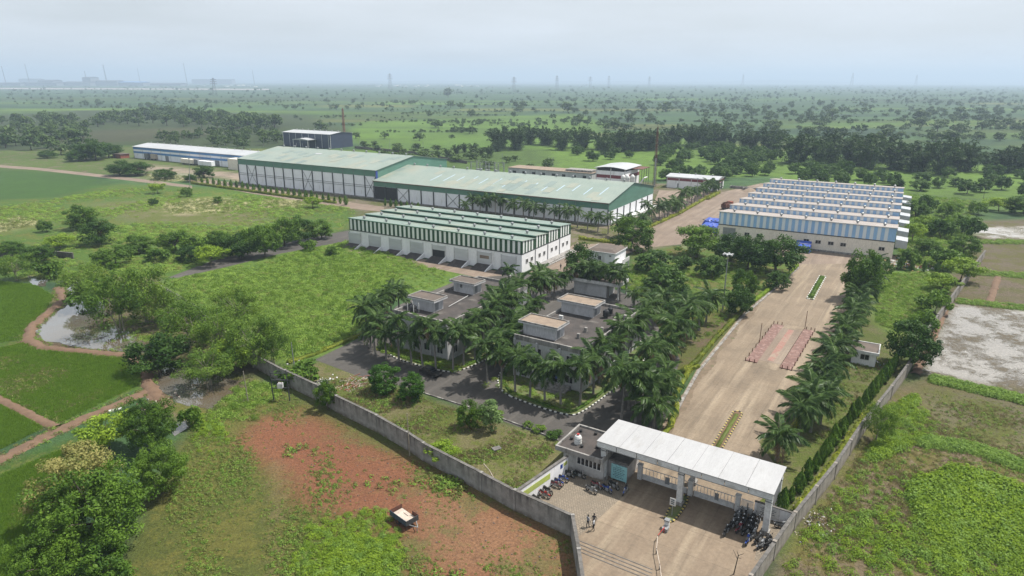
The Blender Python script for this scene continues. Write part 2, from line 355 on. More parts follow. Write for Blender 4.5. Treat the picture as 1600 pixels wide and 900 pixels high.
# ---------------------------------------------------------------- the ground: one sheet to the horizon
def axis(a, b, st, lo, hi, g=1.12):
    c = list(np.arange(a, b + st, st)); s = st; x = c[-1]
    while x < hi: s = min(s * g, 900); x += s; c.append(x)
    s = st; x = c[0]; left = []
    while x > lo: s = min(s * g, 900); x -= s; left.append(x)
    return np.array(left[::-1] + c)
gx = axis(-120, 120, 1.2, -14000, 14000); gy = axis(52, 200, 1.2, -1500, 21000, 1.03)
X, Y = np.meshgrid(gx, gy); P2 = np.stack([X.ravel(), Y.ravel()], 1); NP = len(P2)
cA = np.tile(np.array([.036, .078, .026]), (NP, 1)); cB = np.tile(np.array([.024, .055, .020]), (NP, 1))
bias = np.zeros(NP); wet = np.zeros(NP); far = np.ones(NP)
def sdist(P, poly):                                      # signed distance, positive inside
    d = np.full(len(P), 1e9); ins = np.zeros(len(P), bool); k = len(poly)
    for i in range(k):
        a, b = poly[i], poly[(i + 1) % k]; e = b - a; w_ = P - a
        t = np.clip((w_ @ e) / max(e @ e, 1e-9), 0, 1); q = w_ - t[:, None] * e
        d = np.minimum(d, np.hypot(q[:, 0], q[:, 1]))
        c = ((a[1] <= P[:, 1]) != (b[1] <= P[:, 1]))
        with np.errstate(divide='ignore', invalid='ignore'):
            xx = a[0] + (P[:, 1] - a[1]) / (b[1] - a[1] if b[1] != a[1] else 1e-9) * e[0]
        ins ^= c & (P[:, 0] < xx)
    return np.where(ins, d, -d)
KG = .74
def px_poly(pts): return np.array([G(*p)[:2] for p in pts])
def paint(pts, a, b, bi=0.0, soft=1.5, wt=0.0, fr=0.0):
    a, b = ((q[0] * 1.08, q[1] * .97, q[2] * .6) if q[1] > q[0] * .98 else q for q in (a, b))
    poly = px_poly(pts); lo = poly.min(0) - soft * 2; hi = poly.max(0) + soft * 2
    k = np.where(((P2 >= lo) & (P2 <= hi)).all(1))[0]
    if not len(k): return
    wgt = np.clip(sdist(P2[k], poly) / soft * .5 + .5, 0, 1); wgt = wgt * wgt * (3 - 2 * wgt); ww = wgt[:, None]
    cA[k] = cA[k] * (1 - ww) + np.array(a) * KG * ww; cB[k] = cB[k] * (1 - ww) + np.array(b) * KG * ww
    for arr, val in ((bias, bi), (wet, wt), (far, fr)): arr[k] = arr[k] * (1 - wgt) + val * wgt
GREEN, GREEN2 = (.060, .130, .022), (.105, .135, .036)
OLIVE, DRYG = (.105, .115, .036), (.17, .14, .068)
REDE, REDP = (.205, .086, .044), (.225, .118, .062)
PADDY, PADDY2 = (.030, .088, .010), (.060, .125, .016)
MUD, SOILC = (.15, .12, .078), (.19, .115, .068)
# far plain: broad strips of field in other greens and fallow, then the wooded and ploughed strip at the left, cloud shade painted into its colour
for k in range(70):
    y0 = 152 + 92 * RR.random() ** 1.5; x0 = RR.uniform(-200, 1600); h_ = 1.2 + (y0 - 140) * .11 * RR.uniform(.5, 1.3); w_ = RR.uniform(120, 420); sh = RR.uniform(-40, 40)
    t = RR.choice([(.085, .16, .034), (.050, .095, .028), (.066, .14, .028), (.038, .078, .026), (.10, .135, .05), (.075, .17, .03)])
    paint([(x0, y0), (x0 + w_, y0 + 1), (x0 + w_ + sh, y0 + h_), (x0 + sh, y0 + h_)], t, tuple(x * .75 for x in t), RR.uniform(-.1, .1), 4 + (250 - y0) * .15, 0, .7)
paint([(-100, 183), (150, 172), (460, 178), (560, 205), (440, 232), (150, 228), (-100, 245)], (.035, .062, .026), (.028, .05, .02), 0, 12, 0, .3)
paint([(110, 205), (330, 199), (330, 212), (190, 222), (90, 224)], (.05, .062, .038), (.04, .05, .03), 0, 5)
paint([(560, 190), (900, 178), (960, 195), (820, 250), (600, 245), (540, 215)], (.085, .18, .032), (.07, .145, .03), 0, 10, 0, .5)
paint([(840, 228), (1040, 212), (1250, 240), (1420, 252), (1700, 262), (1700, 345), (1420, 315), (1200, 275), (1000, 283), (840, 270)], (.095, .19, .034), (.07, .14, .028), -.02, 6)
paint([(640, 232), (850, 232), (880, 285), (700, 262)], (.07, .14, .032), (.05, .10, .026), 0, 6)
paint([(-100, 258), (140, 270), (170, 288), (100, 308), (-100, 322)], (.040, .105, .022), (.035, .092, .02), 0, 2)
paint([(-200, 238), (215, 232), (400, 262), (400, 280), (200, 275), (-200, 252)], (.07, .12, .03), (.15, .12, .085), -.05, 3)
paint([(195, 256), (385, 272), (385, 286), (340, 276), (195, 262)], (.33, .26, .2), (.24, .2, .15), 0, 2)
paint([(215, 272), (300, 270), (330, 280), (230, 285)], (.28, .27, .2), (.1, .14, .05), 0, 3)
paint([(-100, 318), (100, 308), (180, 288), (390, 296), (570, 322), (545, 358), (265, 436), (200, 440), (60, 440), (-100, 430)], GREEN, GREEN2, -.03, 3)
paint([(150, 318), (300, 310), (420, 330), (400, 350), (200, 345)], (.15, .135, .07), (.09, .12, .035), .02, 8)
for a in ([(250, 318), (330, 308), (390, 316), (370, 332), (270, 335)], [(410, 312), (470, 312), (470, 326), (410, 324)], [(0, 345), (50, 335), (60, 350), (0, 365)]):
    paint(a, (.36, .36, .32), (.11, .15, .05), .03, 5)
paint([(-60, 435), (60, 443), (90, 462), (78, 485), (42, 515), (38, 533), (-60, 540)], PADDY2, PADDY, 0, .7)
paint([(-60, 541), (40, 532), (62, 543), (200, 556), (226, 572), (226, 602), (90, 666), (-60, 590)], PADDY2, (.13, .13, .062), -.05, .7)
paint([(-60, 610), (70, 668), (-60, 720)], PADDY, (.045, .115, .014), 0, .7)
paint([(-60, 745), (140, 676), (175, 690), (90, 790), (60, 960), (-60, 960)], (.035, .092, .014), (.075, .11, .028), -.02, 1.5)
paint([(86, 452), (108, 462), (104, 478), (66, 500), (62, 520), (80, 533), (235, 556), (248, 580), (300, 640), (280, 660), (240, 640), (226, 600), (226, 572), (200, 556), (62, 543), (38, 533), (42, 515), (78, 485)], SOILC, MUD, 0, .8)
paint([(140, 436), (215, 425), (290, 450), (430, 555), (420, 590), (240, 565), (226, 545), (168, 520), (148, 480)], (.085, .105, .036), (.115, .095, .052), .0, 2.5)
paint([(240, 575), (400, 590), (430, 620), (300, 665), (255, 640)], (.14, .115, .07), (.10, .115, .035), 0, 1.5)
paint([(300, 660), (330, 625), (448, 606), (640, 708), (893, 842), (915, 990), (130, 990), (230, 780)], (.075, .098, .028), OLIVE, 0, 2)
paint([(365, 690), (400, 655), (470, 640), (560, 680), (700, 745), (885, 842), (900, 930), (600, 940), (660, 860), (560, 820), (470, 790), (430, 740)], REDE, (.14, .112, .042), -.055, 3)
paint([(660, 770), (760, 790), (880, 842), (905, 900), (700, 900), (650, 850)], REDP, (.14, .11, .042), -.02, 3)
paint([(380, 685), (440, 650), (520, 690), (640, 760), (560, 770), (450, 735)], REDE, (.20, .075, .036), -.03, 3)
paint([(424, 720), (428, 720), (430, 900), (422, 900)], (.17, .13, .06), OLIVE, -.03, .6)
paint([(434, 720), (438, 720), (448, 900), (440, 900)], (.17, .13, .06), OLIVE, -.03, .6)
paint([(448, 602), (430, 575), (510, 563), (560, 585), (640, 612), (880, 690), (885, 740), (808, 795), (650, 715)], (.15, .135, .058), (.085, .115, .03), .0, 1.5)
paint([(250, 440), (545, 368), (545, 392), (735, 425), (700, 450), (610, 470), (560, 530), (500, 560), (440, 570), (270, 470)], (.075, .155, .03), (.105, .185, .04), 0, 1.5)
paint([(985, 384), (1240, 385), (1255, 410), (1160, 485), (1060, 600), (985, 470)], (.075, .145, .028), (.12, .12, .05), -.02, 2)
paint([(1040, 610), (1170, 490), (1140, 470), (1060, 540), (1000, 600), (980, 700), (1020, 720)], (.13, .095, .055), (.085, .105, .035), .02, 2)
paint([(1160, 800), (1150, 700), (1180, 672), (1260, 620), (1300, 560), (1330, 440), (1400, 415), (1440, 480), (1420, 580), (1240, 810)], (.13, .125, .05), (.08, .115, .03), 0, 2)
paint([(380, 282), (600, 300), (1010, 285), (1130, 296), (1215, 286), (1130, 350), (1110, 372), (1000, 394), (900, 392), (545, 372), (560, 330)], (.17, .14, .10), (.085, .105, .04), .0, 3)
paint([(1345, 425), (1480, 420), (1500, 440), (1400, 530), (1365, 505)], (.085, .18, .03), (.11, .18, .04), 0, 2)
paint([(1400, 300), (1530, 310), (1530, 420), (1490, 430), (1400, 415)], (.075, .145, .03), (.055, .115, .025), 0, 3)
paint([(1185, 930), (1250, 815), (1310, 730), (1400, 605), (1450, 590), (1720, 650), (1720, 960)], (.115, .115, .045), (.15, .115, .07), .0, 2)
paint([(1430, 600), (1720, 640), (1720, 760), (1600, 700), (1450, 690)], (.13, .115, .062), (.09, .11, .036), .0, 3)
paint([(1470, 475), (1530, 345), (1720, 340), (1720, 640), (1600, 620), (1440, 585)], (.125, .10, .068), (.09, .095, .038), 0, 3)
paint([(1485, 476), (1720, 490), (1720, 630), (1440, 582)], (.36, .335, .30), (.15, .125, .085), -.03, 2, 1.0)
paint([(1500, 356), (1720, 352), (1720, 374), (1545, 372)], (.44, .41, .37), (.13, .12, .07), -.05, 2, 1.0)
paint([(1440, 426), (1720, 440), (1720, 470), (1500, 462)], (.09, .10, .045), (.13, .10, .07), .0, 3)
gm, n, b = nodes('ground')
def attr(nm):
    a = n.nodes.new('ShaderNodeAttribute'); a.attribute_name = nm; return a
aA, aB, aM = attr('col_a'), attr('col_b'), attr('mask')
sx = n.nodes.new('ShaderNodeSeparateColor'); n.links.new(aM.outputs['Color'], sx.inputs[0])
vec = coords(n)
n1 = noise(n, vec, .13, 8, .68); n2 = noise(n, vec, .9, 6, .75); n3 = noise(n, vec, 3.2, 4, .7); n4 = noise(n, vec, .012, 4, .55)
def math_(op, a, b_=None, c=None):
    x = n.nodes.new('ShaderNodeMath'); x.operation = op
    for i, q in enumerate((a, b_, c)):
        if q is None: continue
        if isinstance(q, (int, float)): x.inputs[i].default_value = q
        else: n.links.new(q, x.inputs[i])
    return x.outputs[0]
f = math_('ADD', math_('MULTIPLY_ADD', n1, .62, math_('MULTIPLY', n2, .38)), math_('SUBTRACT', sx.outputs[0], .5))
fac = rng(n, f, .455, .545, smooth=True)
col = mixc(n, fac, aA.outputs['Color'], aB.outputs['Color'])
# field strips on the far plain
mp2 = n.nodes.new('ShaderNodeMapping'); mp2.inputs['Scale'].default_value = (.0075, .018, 1); mp2.inputs['Rotation'].default_value = (0, 0, .35)
t2 = n.nodes.new('ShaderNodeTexCoord'); n.links.new(t2.outputs['Object'], mp2.inputs['Vector'])
vo = n.nodes.new('ShaderNodeTexVoronoi'); vo.distance = 'MANHATTAN'; n.links.new(mp2.outputs['Vector'], vo.inputs['Vector']); vo.inputs['Scale'].default_value = 1
svc = n.nodes.new('ShaderNodeSeparateColor'); n.links.new(vo.outputs['Color'], svc.inputs[0])
fld = mixc(n, svc.outputs[0], (.55, .62, .75), (1.35, 1.28, 1.05))
ve = n.nodes.new('ShaderNodeTexVoronoi'); ve.distance = 'MANHATTAN'; ve.feature = 'F1'
fld = mixc(n, sx.outputs[2], (1, 1, 1), fld)
col = mixc(n, 1.0, col, fld, 'MULTIPLY')
g1 = rng(n, n3, .3, .7, .58, 1.36); g2 = rng(n, n2, .3, .7, .78, 1.22)
gg = n.nodes.new('ShaderNodeCombineColor'); gm_ = math_('MULTIPLY', math_('MULTIPLY', g1, g2), rng(n, n4, .3, .7, .82, 1.18))
for i in range(3): n.links.new(gm_, gg.inputs[i])
col = mixc(n, 1.0, col, gg.outputs[0], 'MULTIPLY')
n.links.new(col, b.inputs['Base Color'])
wetf = math_('MULTIPLY', sx.outputs[1], math_('SUBTRACT', 1.0, fac)); n.links.new(rng(n, wetf, 0, 1, .95, .08), b.inputs['Roughness'])
b.inputs['Specular IOR Level'].default_value = .3
hb = math_('MULTIPLY', math_('ADD', n2, n3), math_('SUBTRACT', 1.0, wetf)); bump(n, b, hb, .8, .2)
ny, nx = X.shape
V3 = np.stack([X.ravel(), Y.ravel(), np.zeros(NP)], 1)
idx = np.arange(NP).reshape(ny, nx); Q = np.stack([idx[:-1, :-1], idx[:-1, 1:], idx[1:, 1:], idx[1:, :-1]], -1).reshape(-1, 4)
gme = np_mesh('ground', V3, Q, gm)
for nm, arr in (('col_a', cA), ('col_b', cB), ('mask', np.stack([bias + .5, wet, far], 1))):
    a = gme.attributes.new(nm, 'FLOAT_COLOR', 'POINT'); a.data.foreach_set('color', np.concatenate([arr, np.ones((NP, 1))], 1).astype(np.float32).ravel())
tag(inst('ground', gme), 'green plain of fields, weeds and red earth reaching to the horizon', 'ground', kind='structure')

# ---------------------------------------------------------------- sheets laid on the ground
def sheet(name, wpts, m, z, label, cat, az=AZG, kind='structure', jit=0.0):
    pts = []
    k = len(wpts)
    for i in range(k):
        a, b_ = np.array(wpts[i][:2]), np.array(wpts[(i + 1) % k][:2]); L = np.hypot(*(b_ - a)); st = max(1, int(L / 1.2)) if jit else 1
        for j in range(st):
            p = a + (b_ - a) * j / st
            if jit: p = p + RG.normal(0, jit, 2)
            pts.append(p)
    c, s = math.cos(az), math.sin(az)
    loc = [(x * c - y * s, x * s + y * c, 0) for x, y in pts]      # into the turned frame
    mb = MB().quadf(loc)
    o = mb.build(name, M[m] if isinstance(m, str) else m, None, (0, 0, z), -az)
    return tag(o, label, cat, kind=kind)
px = lambda pts, z=0: [G(*p, z) for p in pts]
sheet('asphalt_road', px([(492, 562), (575, 522), (620, 478), (720, 436), (860, 424), (925, 436), (1000, 470), (1062, 560), (1045, 640), (1005, 725), (945, 705), (880, 692), (640, 606), (560, 588)]), 'asphalt', .010, 'grey asphalt loop road round the two office blocks', 'road')
sheet('asphalt_lane', px([(262, 434), (330, 408), (430, 382), (545, 360), (545, 376), (440, 396), (350, 418), (278, 434)]), 'asphalt', .012, 'narrow grey asphalt lane leading to the striped warehouse', 'road')
sheet('yard', px([(545, 372), (540, 392), (720, 428), (800, 446), (880, 432), (915, 432), (920, 424), (985, 395), (1000, 388), (1062, 382), (1110, 366), (1122, 372), (1180, 384), (1250, 415), (1400, 412), (1400, 400), (1130, 345), (1205, 292), (1190, 286), (1130, 300), (1030, 297), (1016, 330), (1030, 345), (1000, 356), (950, 380), (905, 382), (903, 378), (820, 430), (545, 386)]), 'dirt_road', .008, 'dusty concrete yard between the warehouses', 'yard', AZI)
sheet('factory_road', px([(290, 274), (400, 292), (560, 318), (600, 323), (600, 331), (540, 325), (390, 302), (280, 280)]), 'dirt_road', .009, 'dusty pinkish road along the front of the big green sheds', 'road', AZI)
sheet('field_lane', px([(-80, 252), (60, 262), (200, 277), (300, 290), (300, 294), (200, 282), (60, 266), (-80, 256)]), 'dirt_road', .009, 'pale straight lane between the paddy and the meadow', 'road', AZI)
sheet('driveway', px([(1000, 715), (1066, 618), (1090, 575), (1162, 488), (1222, 438), (1250, 413), (1400, 411), (1395, 422), (1345, 432), (1318, 500), (1300, 565), (1258, 640), (1185, 690), (1225, 745), (1180, 790), (1061, 775), (985, 748)]), 'concrete', .014, 'wide pale concrete driveway behind the gate', 'driveway')
for i_, (uv_, l_) in enumerate((([(84, -27.8), (100, -29.8), (120, -31.0), (140, -31.6), (158, -31.6)], 'left'), ([(92, -13.4), (110, -12.8), (135, -12.7), (165, -12.8), (195, -13.2)], 'right'))):
    P2_ = [W(u, v, AZG)[:2] for u, v in uv_]; mb_ = MB(); L_ = sum(np.hypot(*(c - a)) for a, c in zip(P2_[:-1], P2_[1:])); prev = None
    for k in range(int(L_ / .6)):
        d_ = k * .6; 
        for a, c in zip(P2_[:-1], P2_[1:]):
            l2 = np.hypot(*(c - a))
            if d_ <= l2: p_ = a + (c - a) / l2 * d_; t_ = (c - a) / l2; break
            d_ -= l2
        q_ = np.array([-t_[1], t_[0]]); wl = .55 + .35 * math.sin(k * .31) + RG.uniform(-.2, .25); wr_2 = .55 + .35 * math.sin(k * .23 + 2) + RG.uniform(-.2, .25)
        cur = (tuple(p_ + q_ * max(.1, wl)) + (.0175,), tuple(p_ - q_ * max(.1, wr_2)) + (.0175,))
        if prev: mb_.quadf([prev[1], cur[1], cur[0], prev[0]])
        prev = cur
    tag(mb_.build('dirt_edge', M['edge_dirt']), 'dusty ragged dirt along the %s edge of the driveway' % l_, 'dirt', kind='structure')
sheet('forecourt', px([(880, 745), (985, 742), (1180, 786), (1245, 808), (1150, 945), (912, 975), (893, 838), (808, 797)]), 'forecourt', .018, 'stained concrete forecourt in front of the gate', 'forecourt')
sheet('paver_bay', px([(810, 796), (880, 744), (945, 748), (978, 752), (985, 765), (905, 838), (893, 836)]), 'pavers', .023, 'brown paver bay where motorbikes are parked', 'paving')
sheet('paver_strip', [W(u, v, AZG) for u, v in ((66, -10.6), (74.5, -11.5), (75, -8.8), (66.5, -10))], 'pavers', .023, 'small paver strip beside the right boundary wall', 'paving')
sheet('pond', px([(98, 440), (150, 440), (158, 472), (172, 498), (190, 518), (236, 534), (240, 552), (140, 546), (72, 532), (58, 520), (62, 503), (104, 478), (112, 462)]), 'water', .03, 'muddy pond beside the paddies under the thicket', 'pond', kind='structure', jit=.3)
sheet('pool', px([(238, 568), (300, 580), (392, 596), (396, 622), (330, 640), (275, 630), (243, 608)]), 'water', .03, 'brown pool below the acacia beside the boundary wall', 'pond', kind='structure', jit=.3)
sheet('puddle', px([(40, 430), (75, 435), (70, 448), (50, 445)]), 'water', .03, 'small brown puddle upstream of the pond', 'pond', kind='structure', jit=.2)
sheet('outflow', px([(262, 668), (292, 656), (294, 668), (272, 682)]), 'water', .03, 'small white outflow stream below the pool', 'stream', kind='structure', jit=.1)
sheet('distant_road', px([(-200, 136.6), (420, 138.8), (420, 140.6), (-200, 138.6)]), M['roof_pink'], .2, 'pale road line before the distant factory', 'road')

def strip(name, pts, wd, h, m, label, cat, kind='structure', jit=.12):      # a low rounded ridge along a line
    P = []
    for i in range(len(pts) - 1):
        a, b_ = np.array(pts[i][:2]), np.array(pts[i + 1][:2]); L = np.hypot(*(b_ - a)); st = max(1, int(L / .8))
        P += [a + (b_ - a) * j / st for j in range(st)]
    P.append(np.array(pts[-1][:2])); V_ = []; F_ = []
    prof = [(-.5, -.05), (-.3, .7), (0, 1), (.3, .7), (.5, -.05)]
    for i, p in enumerate(P):
        t = P[min(i + 1, len(P) - 1)] - P[max(i - 1, 0)]; t = t / (np.hypot(*t) + 1e-9); nrm = np.array([-t[1], t[0]])
        for q, z in prof:
            r = p + nrm * (q * wd + RG.normal(0, jit)); V_.append((r[0], r[1], max(-.05, z * h + RG.normal(0, jit * .5))))
    for i in range(len(P) - 1):
        for j in range(4): F_.append((i * 5 + j, i * 5 + j + 1, i * 5 + j + 6, i * 5 + j + 5))
    me = bpy.data.meshes.new(name); me.from_pydata(V_, [], F_); me.materials.append(M[m]); me.polygons.foreach_set('use_smooth', [True] * len(F_))
    return tag(inst(name, me), label, cat, kind=kind)
strip('earth_bund', px([(92, 450), (100, 468), (78, 487), (48, 512), (44, 532), (66, 544), (130, 550), (200, 557), (228, 574), (232, 602), (262, 640)]), 2.4, .45, 'soil', 'brown earth bund curving round the pond', 'earth bank')
strip('earth_path', px([(-40, 604), (60, 655), (88, 668)]), 1.8, .25, 'soil', 'brown earth bund between the two left paddies', 'earth bank')
strip('earth_track', px([(-40, 738), (60, 688), (130, 655), (235, 610), (262, 640)]), 2.6, .2, 'soil', 'brown earth track running from the left edge to the pool', 'earth bank')
for i, pp in enumerate(([(1460, 592), (1530, 606), (1620, 630)], [(1440, 690), (1520, 700), (1620, 740)], [(1480, 478), (1430, 585)], [(1492, 470), (1560, 477), (1640, 486)], [(1500, 424), (1570, 428), (1640, 434)], [(1532, 378), (1580, 379), (1640, 380)], [(1560, 432), (1545, 476)])):
    strip('field_bund', px(pp), 1.6, .3, 'soil', ['low earth bund below the flooded field at the right', 'low earth bund across the weedy field at the lower right', 'low earth bund along the left side of the flooded field', 'low earth bund above the big flooded field', 'low earth bund below the brown plot at the right', 'low earth bund below the far flooded strip at the right', 'short earth bund dividing the small right plots'][i], 'earth bank')

def kerb(pts, label, mats=('white', 'black'), closed=False, h=.17, wd=.22, bl=.5):
    mb = MB(); pts = [np.array(p[:2]) for p in pts]
    if closed: pts.append(pts[0])
    dens = [pts[0]]; acc = 0
    for a, b_ in zip(pts[:-1], pts[1:]):
        L = np.hypot(*(b_ - a)); k = max(1, round(L / bl))
        dens += [a + (b_ - a) * j / k for j in range(1, k + 1)]
    for i, (a, b_) in enumerate(zip(dens[:-1], dens[1:])):
        t = (b_ - a) / (np.hypot(*(b_ - a)) + 1e-9); q = np.array([-t[1], t[0]]) * wd / 2; e = t * .012
        c = [a - q + e, a + q + e, b_ + q - e, b_ - q - e][::-1]
        mb.hexa([(x, y, -.02) for x, y in c] + [(x, y, h + RG.normal(0, .004)) for x, y in c], i % len(mats))
    return tag(mb.build('kerb', [M[m] for m in mats]), label, 'kerb', kind='structure')
M['white'] = surf('white_paint', (.62, .62, .58), (.5, .5, .47), 2, .7)
def smooth_path(pts, it=2, closed=False):
    pts = [np.array(p[:2], float) for p in pts]
    for _ in range(it):
        o = []
        n_ = len(pts) if closed else len(pts) - 1
        if not closed: o.append(pts[0])
        for i in range(n_):
            a, b_ = pts[i], pts[(i + 1) % len(pts)]; o += [a * .75 + b_ * .25, a * .25 + b_ * .75]
        if not closed: o.append(pts[-1])
        pts = o
    return pts
isl_b = smooth_path([W(u, v, AZG) for u, v in ((87.3, -89), (86.2, -71), (89, -66.2), (124, -66.5), (124, -90))], 3, True)
isl_a = smooth_path([W(u, v, AZG) for u, v in ((86.2, -62.5), (83.6, -44), (86.5, -41.2), (122, -41), (122, -63.3))], 3, True)
lawn = surf('lawn', (.07, .125, .025), (.12, .11, .05), .6, .95, bmp=.5)
for nm, p, l in (('b', isl_b, 'left'), ('a', isl_a, 'right')):
    sheet('lawn', p, lawn, .075, 'grassy planted island round the %s office block' % l, 'lawn')
    kerb(p, 'black and white painted kerb round the %s office island' % l, closed=True)
kerb(smooth_path(px([(448, 570), (490, 556), (575, 520)]), 2), 'black and white painted kerb beside the weed field', bl=.6)
kerb(smooth_path(px([(640, 608), (760, 645), (872, 688)]), 2), 'dirty pale kerb between dry lawn and asphalt', ('coping', 'concrete_wall'), bl=1.2)
kerb(px([(1020, 716), (1068, 622), (1092, 580), (1163, 492), (1222, 442), (1248, 418)]), 'grey concrete kerb along the left side of the driveway', ('concrete_wall', 'old_wall'), bl=1.6, wd=.5)
med1 = [W(u, v, AZG) for u, v in ((86.5, -21.6), (99.6, -21.9), (100.3, -21.2), (99.6, -20.5), (86.5, -20.2))]
med2 = [W(u, v, AZG) for u, v in ((168, -22.9), (191, -23.6), (191.2, -22.0), (167.8, -21.3))]
sheet('planting_bed', med1, M['soil'], .10, 'planted median bed just behind the gate canopy', 'bed'); kerb(med1, 'yellow and black kerb of the median behind the gate', ('yellow', 'black'), True, bl=.42)
sheet('planting_bed', med2, lawn, .10, 'planted median bed near the blue warehouse', 'bed'); kerb(med2, 'pale kerb of the median near the blue warehouse', ('coping', 'white'), True, bl=.9)
isl = smooth_path([W(u, v, AZG) for u, v in ((73.5, -21.6), (68, -21.6), (67, -20.9), (68, -20.2), (73.5, -20.2))], 1, True)
sheet('planting_bed', isl, lawn, .10, 'tiny planted island in front of the gate column', 'bed'); kerb(isl, 'yellow and black kerb of the island under the gate', ('yellow', 'black'), True, bl=.35)
isr = smooth_path(px([(1062, 382), (1075, 372), (1110, 368), (1130, 378), (1100, 392), (1070, 392)]), 2, True)
sheet('planting_bed', isr, lawn, .09, 'dark planted bed beside the blue tarpaulins', 'bed', AZI)

# ---------------------------------------------------------------- buildings
def vhit(px_, py_, u, az):                               # sight line against the upright plane at depth u of a grid
    d = ray(px_, py_); t = u / (d[0] * math.sin(az) + d[1] * math.cos(az))
    return t * (d[0] * math.cos(az) - d[1] * math.sin(az)), CH + t * d[2]
def site(name, label, cat, u0, v0, az, group=None, z=0): return thing(name, label, cat, W(u0, v0, az, z), -az, group)
def window(par, x, y, z, w_, h_, face='f', mull=1, fm='frame_white', t=.07):
    """window: frame with a pane set back in it; face f looks to -y, r to +x"""
    fr, gl = MB(), MB()
    def bx(mb, a0, a1, d0, d1, z0, z1):
        if face == 'f': mb.box(x + a0, x + a1, y - d1, y - d0, z0, z1)
        else: mb.box(x + d0, x + d1, y + a0, y + a1, z0, z1)
    bx(fr, 0, w_, .003, .09, z, z + t); bx(fr, 0, w_, .003, .09, z + h_ - t, z + h_)
    for i in range(mull + 2):
        a = (w_ - t) * i / (mull + 1); bx(fr, a, a + t, .004, .088, z + t, z + h_ - t)
    bx(gl, t * .5, w_ - t * .5, .005, .03, z + t * .5, z + h_ - t * .5)
    f_ = fr.build('window', M[fm], par); gl.build('pane', M['glass'], f_); return f_
_vent = MB().lathe([(.22, 0), (.22, .25), (.42, .35), (.5, .6), (.42, .85), (.1, 1.0), (0, 1.0)], 8).mesh('roof_vent', M['vent'])

def sawtooth(root, L, bays, D, zw, zf, zb, wall, roof, ca, cb, pitch, frac, nvent, first_h=None, skyl=0, side=True, depth_last=None):
    T = D * bays
    MB().box(0, L, 0, T, 0, zw).build('wall', wall, root)
    MB().box(-.05, L + .05, -.12, T + .05, zw, zw + .25).build('band', M['steel_dark'], root)
    pan = MB().box(0, pitch * frac, -.05, 0, 0, 1).mesh('cladding_panel', cb)
    for k in range(bays):
        y0, y1 = k * D, (k + 1) * D; z0 = zw + .25 if k == 0 else zb - .25
        MB().hexa([(-.02, y0, z0), (L + .02, y0, z0), (L + .02, y1 - .03, zw + .25), (-.02, y1 - .03, zw + .25), (-.02, y0, zf), (L + .02, y0, zf), (L + .02, y1 - .03, zb), (-.02, y1 - .03, zb)] if k == 0 else
                  [(-.02, y0, zw + .25), (L + .02, y0, zw + .25), (L + .02, y1 - .03, zw + .25), (-.02, y1 - .03, zw + .25), (-.02, y0, zf), (L + .02, y0, zf), (L + .02, y1 - .03, zb), (-.02, y1 - .03, zb)]).build('cladding', ca, root)
        if k == 0 or first_h:
            h = zf - z0 - .05
            for i in range(int(L / pitch)):
                o = inst('cladding_panel', pan, root, (i * pitch + pitch * (1 - frac) / 2, y0 - .004, z0 + .02), (0, 0, 0), (1, 1, h))
        if side:
            for i in range(int(D / pitch)):
                yy = y0 + i * pitch + pitch * .3; hh = zf + (zb - zf) * (yy - y0) / D - zw - .35
                inst('cladding_panel', pan, root, (L + .024, yy, zw + .28), (0, 0, R(90)), (1, 1, hh))
        sh = .10
        rf = MB().hexa([(-.25, y0 - .22, zf + .02), (L + .25, y0 - .22, zf + .02), (L + .25, y1 - .08, zb + .02), (-.25, y1 - .08, zb + .02),
                        (-.25, y0 - .22, zf + sh), (L + .25, y0 - .22, zf + sh), (L + .25, y1 - .08, zb + sh), (-.25, y1 - .08, zb + sh)]).build('roof', roof, root)
        MB().box(-.26, L + .26, y0 - .30, y0 - .225, zf - .12, zf + sh + .02).build('eave_trim', M['frame_white'] if first_h else M['fascia_green'], root)
        for i in range(nvent):
            xx = L * (i + .55 + .05 * (k % 2)) / nvent; inst('roof_vent', _vent, root, (xx, y0 + D * .22, zf + (zb - zf) * .22 + sh))
        for i in range(skyl):
            xx = L * (i + .25 + .13 * (k % 3)) / skyl; a, c = .25, .85
            MB().hexa([(xx, y0 + D * a, zf + (zb - zf) * a + sh), (xx + 2.2, y0 + D * a, zf + (zb - zf) * a + sh), (xx + 2.2, y0 + D * c, zf + (zb - zf) * c + sh), (xx, y0 + D * c, zf + (zb - zf) * c + sh),
                       (xx, y0 + D * a, zf + (zb - zf) * a + sh + .04), (xx + 2.2, y0 + D * a, zf + (zb - zf) * a + sh + .04), (xx + 2.2, y0 + D * c, zf + (zb - zf) * c + sh + .04), (xx, y0 + D * c, zf + (zb - zf) * c + sh + .04)]).build('skylight', M['roof_green2'], rf)

